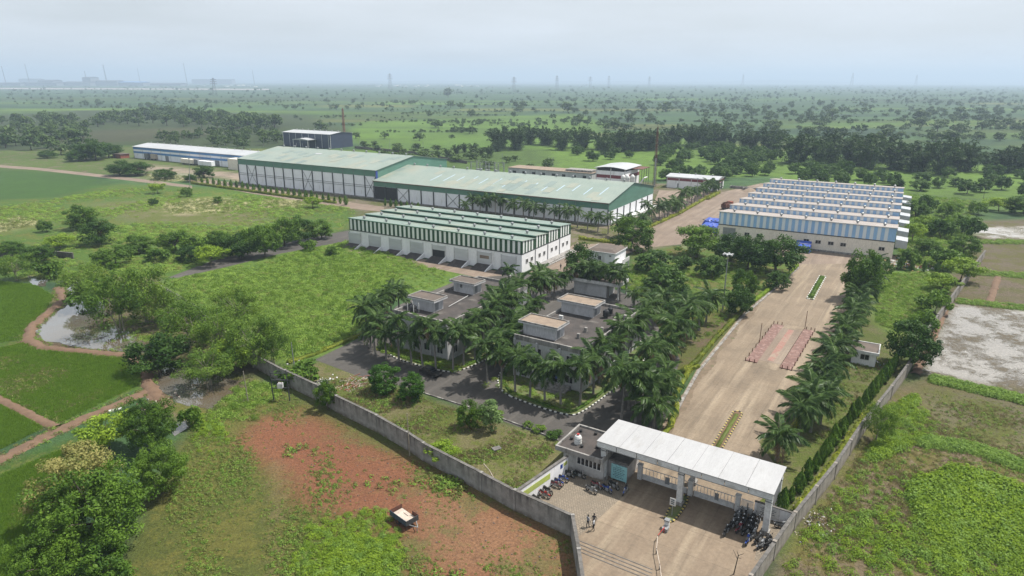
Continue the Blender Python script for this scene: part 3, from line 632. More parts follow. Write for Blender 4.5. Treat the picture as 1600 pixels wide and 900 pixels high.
# the green and white striped warehouse in the middle
b_ = site('striped_warehouse', 'long warehouse with green and white striped cladding and stepped green roofs', 'warehouse', 153, -148, AZI)
sawtooth(b_, 62, 4, 7.6, 5.15, 8.95, 8.25, M['white_wall'], M['roof_green'], M['clad_green'], M['clad_white'], 1.63, .48, 7, skyl=4)
shp = [(72, 140), (195, 263), (320, 393), (450, 525), (585, 662), (722, 803), (865, 948), (1015, 1105)]
for i, (a, c) in enumerate(shp):
    xa = vhit(530 + a / 4, 400, 153, AZI)[0] + 148; xb = vhit(530 + c / 4, 400, 153, AZI)[0] + 148
    if i == 4:
        MB().box(xa, xb, -.08, -.004, 3.0, 4.4).build('shutter', M['shutter'], b_)['label'] = 'half raised grey roller shutter'
        MB().box(xa, xb, -.05, -.003, 1.05, 3.0).build('doorway', M['dark_open'], b_)
    else: MB().box(xa, xb, -.08, -.004, 1.05, 4.4).build('shutter', M['shutter'], b_)
    if i == 6: MB().box(xa + .8, xb - .6, -.11, -.085, 2.6, 3.5).build('sign', M['leaf_sign'] if 'leaf_sign' in M else M['roof_tan'], b_)['label'] = 'faded tan sign on the shutter'
    for s in (xa - .22, xb): MB().box(s, s + .22, -.16, -.003, 1.05, 4.6).build('door_jamb', M['frame_white'], b_)
    MB().hexa([(xa - .2, -3.8, 0), (xb + .2, -3.8, 0), (xb + .2, -.02, 0), (xa - .2, -.02, 0), (xa - .2, -3.8, .03), (xb + .2, -3.8, .03), (xb + .2, -.02, 1.04), (xa - .2, -.02, 1.04)]).build('ramp', M['roof_dark'], b_)
    MB().hexa([(xb + .22, -3.8, 0), (xb + .5, -3.8, 0), (xb + .5, -.02, 0), (xb + .22, -.02, 0), (xb + .22, -3.8, .1), (xb + .5, -3.8, .1), (xb + .45, -.02, 1.45), (xb + .22, -.02, 1.45)]).build('ramp_wall', M['white_wall'], b_)
for y_ in (2.2, 5.0, 9.6, 12.4, 17.2, 20.0, 24.6, 27.4): window(b_, 62, y_, 2.3, 1.2, 1.2, 'r')
for y_ in (7.6, 15.2, 22.8): MB().box(62.003, 62.12, y_ - .15, y_ + .15, 0, 5.1).build('downpipe', M['frame_grey'], b_)
MB().box(62.01, 64.2, 6, 30, 0, .45).build('step', M['concrete_wall'], b_); MB().box(64.2, 64.9, 6, 30, 0, .22).build('step', M['concrete_wall'], b_)
MB().box(57.2, 58.2, -.06, -.003, 0, .9).build('hatch', M['dark_open'], b_)

# the blue and white striped warehouse at the right
b_ = site('blue_warehouse', 'cream warehouse with blue and white striped cladding and seven stepped roofs', 'warehouse', 222, -50.7, AZI)
sawtooth(b_, 50.9, 7, 14.75, 5.0, 9.3, 7.75, M['cream_wall'], M['roof_pink'], M['clad_blue'], M['clad_pale'], 1.9, .5, 7, first_h=True, side=False)
for a in (295, 385, 735, 823, 918, 1010, 1298):
    xa = vhit(1100 + a / 4.706, 370, 222, AZI)[0] + 50.7; window(b_, xa, 0, 2.2, 1.6, 1.15, 'f')
MB().box(1.6, 5.6, -.06, -.003, 0, 4.3).build('shutter', M['steel_grey'], b_)
for k in range(7):
    y0 = k * 14.75 + 2; MB().hexa([(51.1, y0, 3.2), (54.2, y0, 3.0), (54.2, y0 + 6, 3.0), (51.1, y0 + 6, 3.2), (51.1, y0, 5.6), (54.2, y0, 5.3), (54.2, y0 + 6, 5.3), (51.1, y0 + 6, 5.6)]).build('side_canopy', M['roof_white'], b_)
MB().box(10, 44, -.7, -.01, 0, .45).build('plinth', M['concrete_wall'], b_)

def gable(root, L, D, ze, zr, wall, roof, fasc=None, zf=0, end='fascia_green', nvent=0, over=.5, vz=1.0, lower=None):
    MB().prism([(0, 0), (D, 0), (D, ze), (D / 2, zr), (0, ze)], 0, L, 'x').build('wall', wall, root)
    for s in (0, 1):
        ya, yb = (-over, D / 2) if s == 0 else (D / 2 + .002, D + over); sl = (zr - ze) / (D / 2)
        za, zb_ = (ze - over * sl, zr) if s == 0 else (zr, ze - over * sl)
        MB().hexa([(-over, ya, za + .02), (L + over, ya, za + .02), (L + over, yb, zb_ + .02), (-over, yb, zb_ + .02), (-over, ya, za + .16), (L + over, ya, za + .16), (L + over, yb, zb_ + .16), (-over, yb, zb_ + .16)]).build('roof', roof, root)
    if fasc:
        MB().box(-.1, L + .1, -.14, -.004, zf, ze - .12).build('fascia', M[fasc], root)
        zl = lower if lower is not None else zf
        MB().prism([(-.13, zl), (D, zl), (D, ze - .02), (D / 2, zr - .03), (-.13, ze - .1)], L + .004, L + .12, 'x').build('gable_cladding', M[end], root)
    for i in range(nvent): inst('roof_vent', _vent, root, (L * (i + .5) / nvent, D / 2, zr + .12), (0, 0, 0), (vz,) * 3)

def bays(root, L, nb, z1, skip=(), brace=(), zg=None, open_=()):
    p = L / nb; colm = MB().box(-.2, .2, -.35, -.06, 0, z1).mesh('column', M['steel_dark']); pan = MB().box(.25, p - .25, -.055, -.004, .5, z1 - .05).mesh('wall_panel', M['panel_white'])
    gr = MB().box(.21, p - .21, -.2, -.06, 0, .18).mesh('girt', M['steel_grey'])
    for i in range(nb + 1): inst('column', colm, root, (i * p, 0, 0))
    for i in range(nb):
        if i in open_: continue
        inst('wall_panel', pan, root, (i * p, 0, 0))
        if zg: inst('girt', gr, root, (i * p, 0, zg)); inst('girt', gr, root, (i * p, 0, zg + .8))
        if i in brace:
            mb = MB(); mb.tube((i * p + .3, -.15, .6), (i * p + p - .3, -.15, z1 - .3), .09, n=4); mb.tube((i * p + p - .3, -.17, .6), (i * p + .3, -.17, z1 - .3), .09, n=4); mb.build('cross_brace', M['steel_dark'], root)
    MB().box(0, L, -.5, -.06, 0, .48).build('plinth', M['concrete_wall'], root)

b_ = site('tall_green_shed', 'tallest green roofed shed with white panels between dark columns', 'shed', 225, -290, AZI)
gable(b_, 90, 53, 12.4, 16.3, M['panel_white'], M['roof_green2'], 'fascia_green', 9.7, 'fascia_green', 11, lower=8)
bays(b_, 90, 14, 9.7, brace=(1, 7, 13), zg=4.6)
for i in range(15): MB().box(i * 90 / 14 - .08, i * 90 / 14 + .08, -.2, -.142, 9.7, 12.2).build('fascia_joint', M['frame_grey'], b_)
MB().box(90.13, 90.3, -.2, 1.0, 8.5, 12.2).build('downpipe', M['blue'], b_)
MB().hexa([(36, 17, 15.10), (40, 17, 15.10), (40, 18.6, 15.34), (36, 18.6, 15.34), (36, 17, 15.16), (40, 17, 15.16), (40, 18.6, 15.40), (36, 18.6, 15.40)]).build('skylight', M['roof_white'], b_)
b_ = site('long_green_shed', 'long low green roofed shed joined to the tallest one', 'shed', 223, -199.6, AZI)
gable(b_, 109.6, 48.5, 8.3, 12.6, M['panel_white'], M['roof_green2'], 'fascia_green', 6.0, 'fascia_green', 15, lower=5.2)
bays(b_, 109.6, 17, 6.0, brace=(2, 6), open_=(0, 1))
MB().box(.3, 12.6, -.054, -.004, 0, 5.9).build('open_bay', M['dark_open'], b_)
for i in range(18): MB().box(i * 109.6 / 17 - .08, i * 109.6 / 17 + .08, -.2, -.142, 6.0, 8.1).build('fascia_joint', M['frame_grey'], b_)
MB().box(-.1, 109.7, -.75, -.55, 8.12, 8.26).build('gutter', M['rust'], b_)
sl = 4.3 / 24.25
for i in range(14):
    x_ = 26 + i * 5.9; y0, y1 = 6 + (i % 3) * 1.2, 14.5 + (i % 2) * 1.5
    MB().hexa([(x_, y0, 8.44 + y0 * sl), (x_ + .35, y0, 8.44 + y0 * sl), (x_ + .35, y1, 8.44 + y1 * sl), (x_, y1, 8.44 + y1 * sl), (x_, y0, 8.5 + y0 * sl), (x_ + .35, y0, 8.5 + y0 * sl), (x_ + .35, y1, 8.5 + y1 * sl), (x_, y1, 8.5 + y1 * sl)]).build('skylight', M['skylight'], b_)
for i in range(7):
    y0 = 2 + i * 6.6
    MB().box(109.605, 109.69, y0 + .3, y0 + 6.0, .9, 5.15).build('wall_panel', M['panel_white'], b_); MB().box(109.61, 109.85, y0 - .3, y0 + .28, 0, 5.1).build('column', M['steel_dark'], b_)
MB().box(109.9, 112.5, 6, 46, 0, .9).build('loading_platform', M['frame_white'], b_)

M['roof_patch'] = sheetmetal('roof_patch', (.275, .29, .235), (.25, .27, .22), 0, .35, .5); M['roof_patch2'] = sheetmetal('roof_patch2', (.20, .25, .23), (.18, .225, .205), 0, .35, .5)
rgp = np.random.default_rng(5)
for par, L_, D_, ze_, zr_ in ((bpy.data.objects['tall_green_shed'], 90, 53, 12.4, 16.3), (bpy.data.objects['long_green_shed'], 109.6, 48.5, 8.3, 12.6)):
    sl = (zr_ - ze_) / (D_ / 2)
    for i in range(26):
        x_ = rgp.integers(0, int(L_ / 3.1)) * 3.1; y0 = rgp.uniform(0, D_ / 2 - 8); y1 = y0 + rgp.uniform(4, 7.5); zz = lambda y, d: ze_ + y * sl + .165 + d + .002 * i
        MB().hexa([(x_, y0, zz(y0, 0)), (x_ + 3, y0, zz(y0, 0)), (x_ + 3, y1, zz(y1, 0)), (x_, y1, zz(y1, 0)), (x_, y0, zz(y0, .02)), (x_ + 3, y0, zz(y0, .02)), (x_ + 3, y1, zz(y1, .02)), (x_, y1, zz(y1, .02))]).build('roof_sheet', M['roof_patch' if rgp.random() < .55 else 'roof_patch2'], par)
b_ = site('blue_banded_shed', 'long low shed with blue and white bands far left of the green sheds', 'shed', 266, -447, AZI)
gable(b_, 113, 22, 7.5, 9.0, M['panel_white'], M['roof_white'], None, nvent=16, vz=.8)
MB().box(-.05, 113, -.08, -.004, 5.9, 7.2).build('blue_band', M['shed_blue'], b_); MB().box(-.05, 113, -.08, -.004, 3.4, 4.6).build('blue_band', M['shed_blue'], b_)
for i in range(12): MB().box(i * 9.9, i * 9.9 + .18, -.14, -.083, 0, 7.2).build('column', M['steel_grey'], b_)
for x_, w_ in ((18, 3), (34, 3.4), (52, 4), (83, 4)): MB().box(x_, x_ + w_, -.12, -.09, 0, 3.3).build('doorway', M['frame_grey'], b_)
MB().box(104, 113, -7, -.15, 0, 6.2).build('annex', M['cream_wall'], b_)

b_ = site('navy_shed', 'dark navy shed with white roof behind the tallest shed', 'shed', 380, -432, AZI)
gable(b_, 51, 24, 10.6, 11.8, M['navy'], M['roof_white'], None, nvent=8)
for i in range(8): MB().box(i * 7.0, i * 7.0 + .3, -.12, -.004, 0, 10.3).build('joint', M['frame_white'], b_)
MB().box(51.004, 51.2, -.2, .1, 0, 10.4).build('corner_post', M['frame_white'], b_)
MB().prism([(20, 6.2), (36.5, 6.2), (36.5, 6.6), (28, 7.6), (20, 6.6)], -9, -.2, 'y').build('porch_roof', M['roof_white'], b_)
MB().box(20.5, 36, -8.5, -8.3, 3.8, 6.2).build('porch_fascia', M['navy'], b_)
for x_ in (20.5, 28, 36): MB().box(x_ - .2, x_ + .2, -8.8, -8.51, 0, 6.15).build('porch_post', M['frame_white'], b_)

b_ = site('process_building', 'tall white building with maroon band and curved white roof beside silos', 'building', 310, -132.5, AZI)
MB().box(0, 15.2, 0, 20, 0, 7.9).build('wall', M['white_wall'], b_); MB().box(.4, 14.8, .4, 19.6, 7.9, 9.2).build('louvre', M['dark_open'], b_)  # solid dark block stands for the shade inside the open top
MB().box(-.06, 15.26, -.06, 20.06, 4.4, 6.0).build('maroon_band', M['maroon'], b_)
for x_ in (0, 7.6, 14.9):
    for y_ in (-.12, 19.8): MB().box(x_, x_ + .35, y_, y_ + .3, 0, 9.2).build('column', M['frame_white'], b_)
arc = [(-.8 + 16.8 * i / 8, 9.2 + .8 * math.sin(math.pi * i / 8)) for i in range(9)]
MB().prism(arc + [(x, z - .15) for x, z in arc[::-1]], -1, 21, 'y').build('roof', M['roof_white'], b_)
MB().box(15.4, 21, 8, 19, 8.6, 8.8).build('side_canopy', M['rust'], b_)
for i in range(4): MB().box(20.6, 20.8, 8.2 + i * 3.4, 8.4 + i * 3.4, 0, 8.58).build('canopy_post', M['steel_dark'], b_)
for i, (du, dv) in enumerate(((-5, 16.2), (-5.3, 18.6), (-1.5, 19.6), (-2.5, 17.2))):
    s_ = site('silo', ['white vertical tank nearest the maroon banded building, front left', 'white vertical tank at the front right of the tank group', 'rearmost white vertical tank of the tank group', 'white vertical tank in the middle of the tank group'][i], 'tank', 310 + du, -132.5 + dv, AZI, 'white tanks beside the maroon banded building')
    MB().lathe([(0, .8), (1.1, .8), (1.1, 6.2), (.75, 6.9), (.2, 7.2), (0, 7.2)], 14).build('shell', M['tank_white'], s_, smooth=False)
    for a in range(4): MB().tube((.9 * math.cos(a * 1.57), .9 * math.sin(a * 1.57), 0), (.9 * math.cos(a * 1.57), .9 * math.sin(a * 1.57), .85), .08).build('leg', M['steel_grey'], s_)
    for z_ in (2.2, 3.8, 5.4): MB().lathe([(1.1, z_), (1.14, z_), (1.14, z_ + .1), (1.1, z_ + .1)], 14).build('hoop', M['steel_grey'], s_)
ch = tag(MB().tube(W(306, -110, AZI), W(308, -107, AZI, 6), .35, n=8).tube(W(308, -107, AZI, 6), W(310, -106.2, AZI, 6.3), .35, n=8).build('duct', M['tank_white']), 'slanting white duct right of the white tanks', 'duct')

b_ = site('maroon_band_shed', 'low white shed with maroon band near the plaza corner', 'shed', 324.5, -101, AZI)
gable(b_, 24.5, 13, 5.3, 6.1, M['white_wall'], M['roof_white'], None, nvent=3, vz=.7)
MB().box(-.05, 24.55, -.07, -.004, 3.6, 4.8).build('maroon_band', M['maroon'], b_); MB().box(24.505, 24.58, -.05, 13, 3.6, 4.8).build('maroon_band', M['maroon'], b_)
for x_ in (0, 6, 12, 18, 24.2): MB().box(x_, x_ + .3, -.14, -.073, 0, 5.1).build('column', M['frame_white'], b_)
MB().box(5.4, 6.3, -.09, -.074, 0, 2.3).build('door', M['frame_grey'], b_)
for y_ in (2.0, 7.2): MB().box(24.51, 24.6, y_, y_ + 3.8, 0, 3.5).build('doorway', M['dark_open'], b_)

b_ = site('low_flat_building', 'low flat roofed concrete block behind the long green shed', 'building', 322, -190, AZI)
MB().box(0, 50, 0, 12, 0, 4.2).build('wall', M['office_wall'], b_); MB().box(-.3, 50.3, -.4, 12.3, 4.2, 4.4).build('roof', M['roof_tan'], b_)
for i in range(8): MB().box(3 + i * 6, 5 + i * 6, -.06, -.004, 1.2, 2.8).build('opening', M['dark_open'], b_)
MB().box(34, 49, 2, 9, 4.56, 5.4).build('parapet', M['concrete_wall'], b_)

# the two office blocks
def flat_roof(root, x0, x1, y0, y1, z, par=.55, th=.22, m='roof_dark', pm='concrete_wall'):
    MB().box(x0, x1, y0, y1, z, z + .06).build('roof', M[m], root)
    for a in ((x0 - .05, x1 + .05, y0 - .05, y0 + th), (x0 - .05, x1 + .05, y1 - th, y1 + .05), (x0 - .05, x0 + th, y0 + th + .003, y1 - th - .003), (x1 - th, x1 + .05, y0 + th + .003, y1 - th - .003)):
        MB().box(*a, z - .35, z + par).build('parapet', M[pm], root)
def penthouse(root, x0, x1, y0, y1, z0, z1, m):
    q = MB().box(x0 + .7, x1 - .7, y0 + .6, y1 - .6, z0, z1 - .5).build('penthouse', M['office_wall'], root)
    MB().box(x0, x1, y0, y1, z1 - .5, z1 - .25).build('slab', M['office_wall'], q)
    MB().box(x0 + .2, x1 - .2, y0 + .2, y1 - .2, z1 - .249, z1 - .2).build('slab_top', M[m], q)
    for a in ((x0, x1, y0, y0 + .18), (x0, x1, y1 - .18, y1), (x0, x0 + .18, y0 + .183, y1 - .183), (x1 - .18, x1, y0 + .183, y1 - .183)): MB().box(*a, z1 - .248, z1).build('rim', M['concrete_wall'], q)
    MB().box(x1 - .699, x1 - .64, y0 + 1.2, y0 + 2.1, z0, z0 + 2).build('door', M['frame_grey'], q)
    return q
def tank(root, x, y, z, m='tank_black', r=.6):
    q = MB().lathe([(0, 0), (r, 0), (r * 1.03, .25), (r * .97, .3), (r * 1.03, .55), (r * .97, .6), (r * 1.03, .9), (r * .8, 1.15), (r * .3, 1.25), (r * .3, 1.35), (0, 1.35)], 14).build('water_tank', M[m], root, (x, y, z)); return q
def office(name, label, u0, v0, L, D, front_door):
    b_ = site(name, label, 'office building', u0, v0, AZG)
    MB().box(0, L, 0, D, 0, 7.15).build('wall', M['office_wall'], b_); MB().box(-.06, L + .06, -.06, D + .06, 3.4, 3.75).build('string_course', M['concrete_wall'], b_)
    flat_roof(b_, 0, L, 0, D, 7.2)
    for z_ in (1.1, 4.6):
        for i in range(int(L / 3.1)):
            if not (front_door and z_ < 2 and abs(1.0 + i * 3.1 - L * .55) < 2): window(b_, 1.0 + i * 3.1, 0, z_, 1.4, 1.5, 'f')
        for i in range(int(D / 3.6)): window(b_, L, 1.2 + i * 3.6, z_, 1.4, 1.5, 'r')
    for x_ in (0, L / 3, 2 * L / 3, L - .35): MB().box(x_, x_ + .35, -.32, -.065, 0, 7.1).build('pilaster', M['office_wall'], b_)
    return b_
A = office('right_office', 'right grey concrete office block with two tan roofed penthouses among palms', 92.8, -58.6, 13.4, 24, True)
A.name = 'office_block'
penthouse(A, -.2, 7.7, 1.5, 5.9, 7.26, 9.9, 'roof_tan'); q2 = penthouse(A, -.2, 8.0, 15.6, 20.0, 7.26, 9.9, 'roof_tan')
for x_, y_ in ((9.2, 8.6), (11.6, 10.2), (9.5, 5.2), (11.8, 15), (12.4, 18.6), (12.6, 12.4)): MB().box(x_, x_ + .5, y_, y_ + .5, 7.26, 8.1).build('roof_stub', M['concrete_wall'], A)
tank(A, 9.3, 17.6, 7.6); tank(A, 9.4, 19.2, 7.6, r=.5)
MB().box(2, 2.8, 12.4, 12.8, 7.26, 7.9).build('ac_unit', M['frame_white'], A)
for k in range(4): MB().box(6.0 - k * .0, 11.5, -3.2 + k * .7, -2.5 + k * .7 if k < 3 else -.33, 0, .22 + k * .2).build('step', M['concrete_wall'], A)
MB().box(7.6, 9.8, -.1, -.004, .8, 3.1).build('door', M['glass'], A); MB().box(1.2, 2.5, -.1, -.07, .4, 3).build('door', M['glass'], A)
MB().box(8.4, 9.2, -.14, -.11, 1.4, 2.2).build('poster', M['blue'], A)
Bq = office('left_office', 'left grey concrete office block with two brown roofed penthouses among palms', 91.2, -85, 13, 28, False)
Bq.name = 'office_block'
penthouse(Bq, .6, 7.3, 3.2, 7.4, 7.26, 9.9, 'roof_brown'); penthouse(Bq, .7, 7.2, 16.4, 20.6, 7.26, 9.9, 'roof_brown')
window(Bq, 3, 17.0, 8.3, .8, .9, 'f'); tank(Bq, 3.4, 1.6, 7.6, r=.7)
for a in range(4): MB().box(2.6 + (a % 2) * 1.5, 2.7 + (a % 2) * 1.5, .8 + (a // 2) * 1.5, .9 + (a // 2) * 1.5, 7.26, 9.2).build('tank_frame', M['frame_white'], Bq)
for x_, y_ in ((8.4, 24.5), (11.2, 25.2)): MB().box(x_, x_ + .8, y_, y_ + .35, 7.26, 7.95).build('ac_unit', M['frame_white'], Bq)
MB().tube((7, 8, 7.4), (7.0, 14.5, 7.9), .05).build('pipe', M['frame_white'], Bq)

b_ = site('white_house', 'small two storey white house beside the round dark tree', 'house', 165.2, -72.2, AZI)
MB().box(0, 8, 0, 8.2, 0, 5.5).build('wall', M['white_wall'], b_); MB().box(-.3, 8.3, -.35, 8.5, 5.5, 5.75).build('roof_slab', M['frame_white'], b_)
MB().hexa([(-.2, -.2, 5.76), (8.2, -.2, 5.76), (8.2, 8.4, 5.76), (-.2, 8.4, 5.76), (1.2, 1.2, 6.3), (6.8, 1.2, 6.3), (6.8, 7, 6.3), (1.2, 7, 6.3)]).build('roof', M['roof_brown'], b_)
MB().box(-.05, 8.05, -.25, -.004, 2.7, 2.85).build('ledge', M['frame_white'], b_)
window(b_, 3.2, 0, 3.4, .9, 1.2); window(b_, 2.2, 0, .9, .8, 1.1); MB().box(4.3, 5.2, -.06, -.004, 0, 2.1).build('door', M['frame_grey'], b_); window(b_, 6.4, 0, 4.6, .6, .5)
MB().box(8.02, 9.6, 2, 7, 2.6, 2.8).build('balcony', M['frame_white'], b_); MB().box(9.45, 9.6, 2, 7, 2.81, 3.7).build('balcony_rail', M['frame_white'], b_)
for y_ in (2.1, 6.7): MB().box(9.3, 9.55, y_, y_ + .25, 0, 2.59).build('balcony_post', M['frame_white'], b_)
b_ = site('flat_house', 'small flat roofed block with black rooftop tanks behind the palms', 'house', 144.6, -66.5, AZI)
MB().box(0, 8.6, 0, 5.2, 0, 3.6).build('wall', M['office_wall'], b_); flat_roof(b_, -.4, 12, -.6, 5.6, 3.6, .4, .18, 'roof_brown', 'frame_white')
for y_ in (-.3, 5.1): MB().box(11.5, 11.8, y_, y_ + .3, 0, 3.24).build('post', M['frame_white'], b_)
for x_, y_ in ((3.6, 3.4), (5.0, 4.2), (5.6, 3.2), (2.0, 4.2)): tank(b_, x_, y_, 3.66, r=.5)
b_ = site('guard_hut', 'small white hut with brown flat roof by the right wall', 'hut', 131.4, -3.6, AZI)
MB().box(0, 4.0, 0, 4.6, 0, 2.7).build('wall', M['white_wall'], b_); flat_roof(b_, -.35, 4.35, -.4, 5.0, 2.7, .2, .14, 'roof_brown', 'frame_white'); window(b_, 1.4, 0, 1.1, 1.5, 1.1, mull=1)
MB().box(4.003, 4.06, 1.6, 2.5, 0, 2.1).build('door', M['frame_grey'], b_)

# gate cabin
b_ = site('guard_cabin', 'grey concrete gate cabin with sliding windows and flat black roof', 'cabin', 70.6, -37.2, AZG)
MB().box(.3, 6.2, .3, 6.1, 0, 3.3).build('wall', M['cabin_wall'], b_); flat_roof(b_, -.5, 6.3, -.5, 6.4, 3.3, .32, .2)
window(b_, 2.3, .3, 1.35, 3.6, 1.25, 'f', 5, t=.12)
MB().box(6.22, 8.8, 1.8, 6.0, 0, 2.6).build('side_room', M['cabin_wall'], b_); MB().box(6.4, 9.1, 1.5, 6.2, 2.6, 2.85).build('side_roof', M['coping'], b_)
MB().box(8.05, 8.75, 1.7, 1.79, 0, 2.1).build('door', M['frame_white'], b_)
tank(b_, 1.6, 1.9, 3.37, 'tank_white', .5)
MB().lathe([(0, 0), (.2, 0), (.2, .1), (0, .1)], 10).build('tank_lid', M['red'], b_, (1.6, 1.9, 4.72))
for x_, y_ in ((.5, 4.9), (2.6, 5.3), (4.3, 2.2), (.4, 2.4), (2.5, 1.3)): MB().lathe([(0, 0), (.2, 0), (.24, .3), (.2, .34), (0, .34)], 8).build('pot', M['black'], b_, (x_, y_, 3.37))
sg = site('notice_board', 'teal notice board leaning on the cabin beside the gate column', 'sign', 71.75, -30.3, AZG)
MB().box(0, 2.2, 0, .08, .35, 2.5).build('panel', M['teal_sign'], sg)
for x_ in (.1, 2.0): MB().box(x_, x_ + .1, .085, .16, 0, 2.4).build('post', M['steel_grey'], sg)
for r_, (z_, a, c) in enumerate(((2.2, .7, 1.5), (1.95, .3, 1.9), (1.72, .25, 1.7), (1.45, .3, 1.95), (1.2, .5, 1.8), (.95, .3, 1.5), (.7, .6, 1.7))):
    x_ = a
    while x_ < c: w_ = RR.uniform(.08, .24); MB().box(x_, min(x_ + w_, c), -.012, -.003, z_ - .04, z_ + .05).build('lettering', M['ink'], sg); x_ += w_ + .07

# gate: canopy on six columns, two leaves, posts
M['fascia_panel'] = surf('fascia_panel', (.60, .61, .62), (.52, .53, .54), .8, .6, c3=(.36, .36, .35), s3=.7, lo3=.55, hi3=.75)
g_ = site('gate_canopy', 'long white roofed entrance canopy on tall white columns', 'canopy', 71.0, -31.7, AZG)
MB().box(-.25, 21.45, -.27, -.105, 4.86, 4.945).build('fascia_trim', M['frame_grey'], g_)
MB().hexa([(-.2, -.1, 5.25), (21.4, -.1, 5.25), (21.4, 6.3, 5.25), (-.2, 6.3, 5.25), (-.2, -.1, 5.62), (21.4, -.1, 5.62), (21.4, 6.3, 5.62), (-.2, 6.3, 5.62)]).build('roof_frame', M['frame_grey'], g_)
wr = surf('canopy_sheet', (.34, .34, .345), (.31, .31, .315), .4, .6, grime=.1, stretch=(2, .4, 1), c3=(.26, .255, .245), s3=.5, lo3=.55, hi3=.8)
for i in range(7): MB().box(-.35 + i * 3.129, -.35 + (i + 1) * 3.129 - .03, -.3, 6.5, 5.64 + .004 * (i % 2), 5.76 + .006 * (i % 3)).build('roof_sheet', wr, g_)
for i in range(8): MB().box(-.3 + i * 2.73, -.3 + (i + 1) * 2.73 - .1, -.26, -.11, 4.95 , 5.63).build('fascia_panel', M['fascia_panel'], g_)
for i in range(8): MB().box(-.3 + i * 2.73, -.3 + (i + 1) * 2.73 - .1, 6.31, 6.42, 4.95, 5.63).build('fascia_panel', M['fascia_panel'], g_)
for x_ in (.45, 10.75, 21.0):
    for y_ in (.45, 5.8):
        MB().box(x_ - .4, x_ + .4, y_ - .36, y_ + .36, 4.3, 4.42).build('column_collar', M['frame_grey'], g_)
        c = MB().box(x_ - .34, x_ + .34, y_ - .3, y_ + .3, .5, 5.24).build('column', M['frame_white'] , g_); MB().box(x_ - .48, x_ + .48, y_ - .44, y_ + .44, 0, .5).build('column_base', M['concrete_wall'], c)
def gate_leaf(v0, v1, label):
    g = site('gate', label, 'gate', 74.1, v0, AZG, 'white entrance gates'); L = v1 - v0
    MB().box(.02, L - .02, -.03, .03, .15, .75).build('lower_panel', M['frame_white'], g)
    for z_ in (.08, .78, 1.75): MB().box(0, L, -.045, .045, z_, z_ + .07).build('rail', M['frame_white'], g)
    k = 12
    for i in range(k + 1): MB().box(L * i / k - .03 if i else 0, L * i / k + .03 if i < k else L, -.02, .02, .85, 1.75).build('bar', M['frame_white'], g)
    MB().box(L * .52, L * .62, -.06, -.046, .5, 1.5).build('lock_plate', M['frame_grey'], g)
gate_leaf(-26.9, -20.9, 'white steel gate leaf left of the middle column'); gate_leaf(-20.0, -15.0, 'white steel gate leaf right of the middle column')
gate_leaf(-14.2, -12.8, 'narrow white side gate beside the parked motorbikes')
for v_, l in ((-27.2, 'white gate pillar by the cabin'), (-20.45, 'white gate pillar behind the middle column'), (-14.6, 'white gate pillar beside the motorbike cluster')):
    MBp = MB().box(-.28, .28, -.28, .28, 0, 2.1).box(-.34, .34, -.34, .34, 2.1, 2.2); o = MBp.build('gate_pillar', M['frame_white'], None, W(74.1, v_, AZG), -AZG); tag(o, l, 'pillar', 'white gate pillars')
sw = site('side_wall', 'low white wall with notice board right of the gates', 'wall', 74.4, -12.7, AZG)
MB().box(0, 4.6, 0, .22, 0, 1.75).build('wall_panel', M['white_wall'], sw); MB().box(-.04, 4.64, -.04, .26, 1.75, 1.85).build('coping', M['coping'], sw)
bd = MB().box(.3, 2.9, -.07, -.004, .3, 1.7).build('notice_panel', M['frame_white'], sw)
for z_, a, c in ((1.4, .9, 2.3), (1.2, .7, 2.5), (.95, .8, 1.1), (.95, 1.8, 2.3), (.7, .7, 1.4), (.7, 1.7, 2.4)): MB().box(a, c, -.082, -.073, z_, z_ + .07).build('lettering', M['ink'], bd)
sp = site('direction_sign', 'small white sign on a post in the island before the gate', 'sign', 68.7, -20.9, AZG)
MB().tube((0, 0, .1), (0, 0, 1.5), .045).build('post', M['steel_grey'], sp); pn = MB().box(-.36, .36, -.07, -.03, 1.5, 2.5).build('panel', M['frame_white'], sp)
for z_ in (1.7, 1.95, 2.2): MB().box(-.2, .2, -.085, -.073, z_, z_ + .13).build('lettering', M['ink'], pn)
bc = site('barrier_machine', 'white boom barrier cabinet at the tip of the island', 'barrier', 66.2, -20.6, AZG)
MB().box(-.25, .25, -.25, .25, 0, 1.05).build('cabinet', M['frame_white'], bc); MB().box(-.3, .3, -.3, .3, 1.05, 1.2).build('cap', M['frame_grey'], bc); MB().box(-.3, .35, -.95, -.28, 0, .5).build('base', M['steel_grey'], bc)
rl = thing('chain_railing', 'low railing of dark posts and pale pipes down the forecourt', 'railing', W(65.2, -20.6, AZG))
pp = [W(u, v, AZG) - W(65.2, -20.6, AZG) for u, v in ((65.2, -20.6), (63.4, -20.7), (61.2, -20.0), (59.0, -18.8), (56.5, -17.6))]
for i, p in enumerate(pp): MB().tube((p[0], p[1], 0), (p[0], p[1], .75), .06).build('post', M['black'] if i else M['red'], rl)
for i, (a, c) in enumerate(zip(pp[:-1], pp[1:])): MB().tube((a[0], a[1], .7), (c[0], c[1], .7), .045).build('pipe', M['wood_pale'] if i else M['red'], rl)
for i in range(4):
    o = MB().box(0, 9.2, -.06, .06, 0, .03).build('floor_groove', M['coping'], None, W(58.6 - i * .55, -28.6 + i * .15, AZG, .025), -AZG); tag(o, 'dark drain bar across the lower forecourt, %s from the gate' % ORD[i], 'drain', 'drain bars across the forecourt')

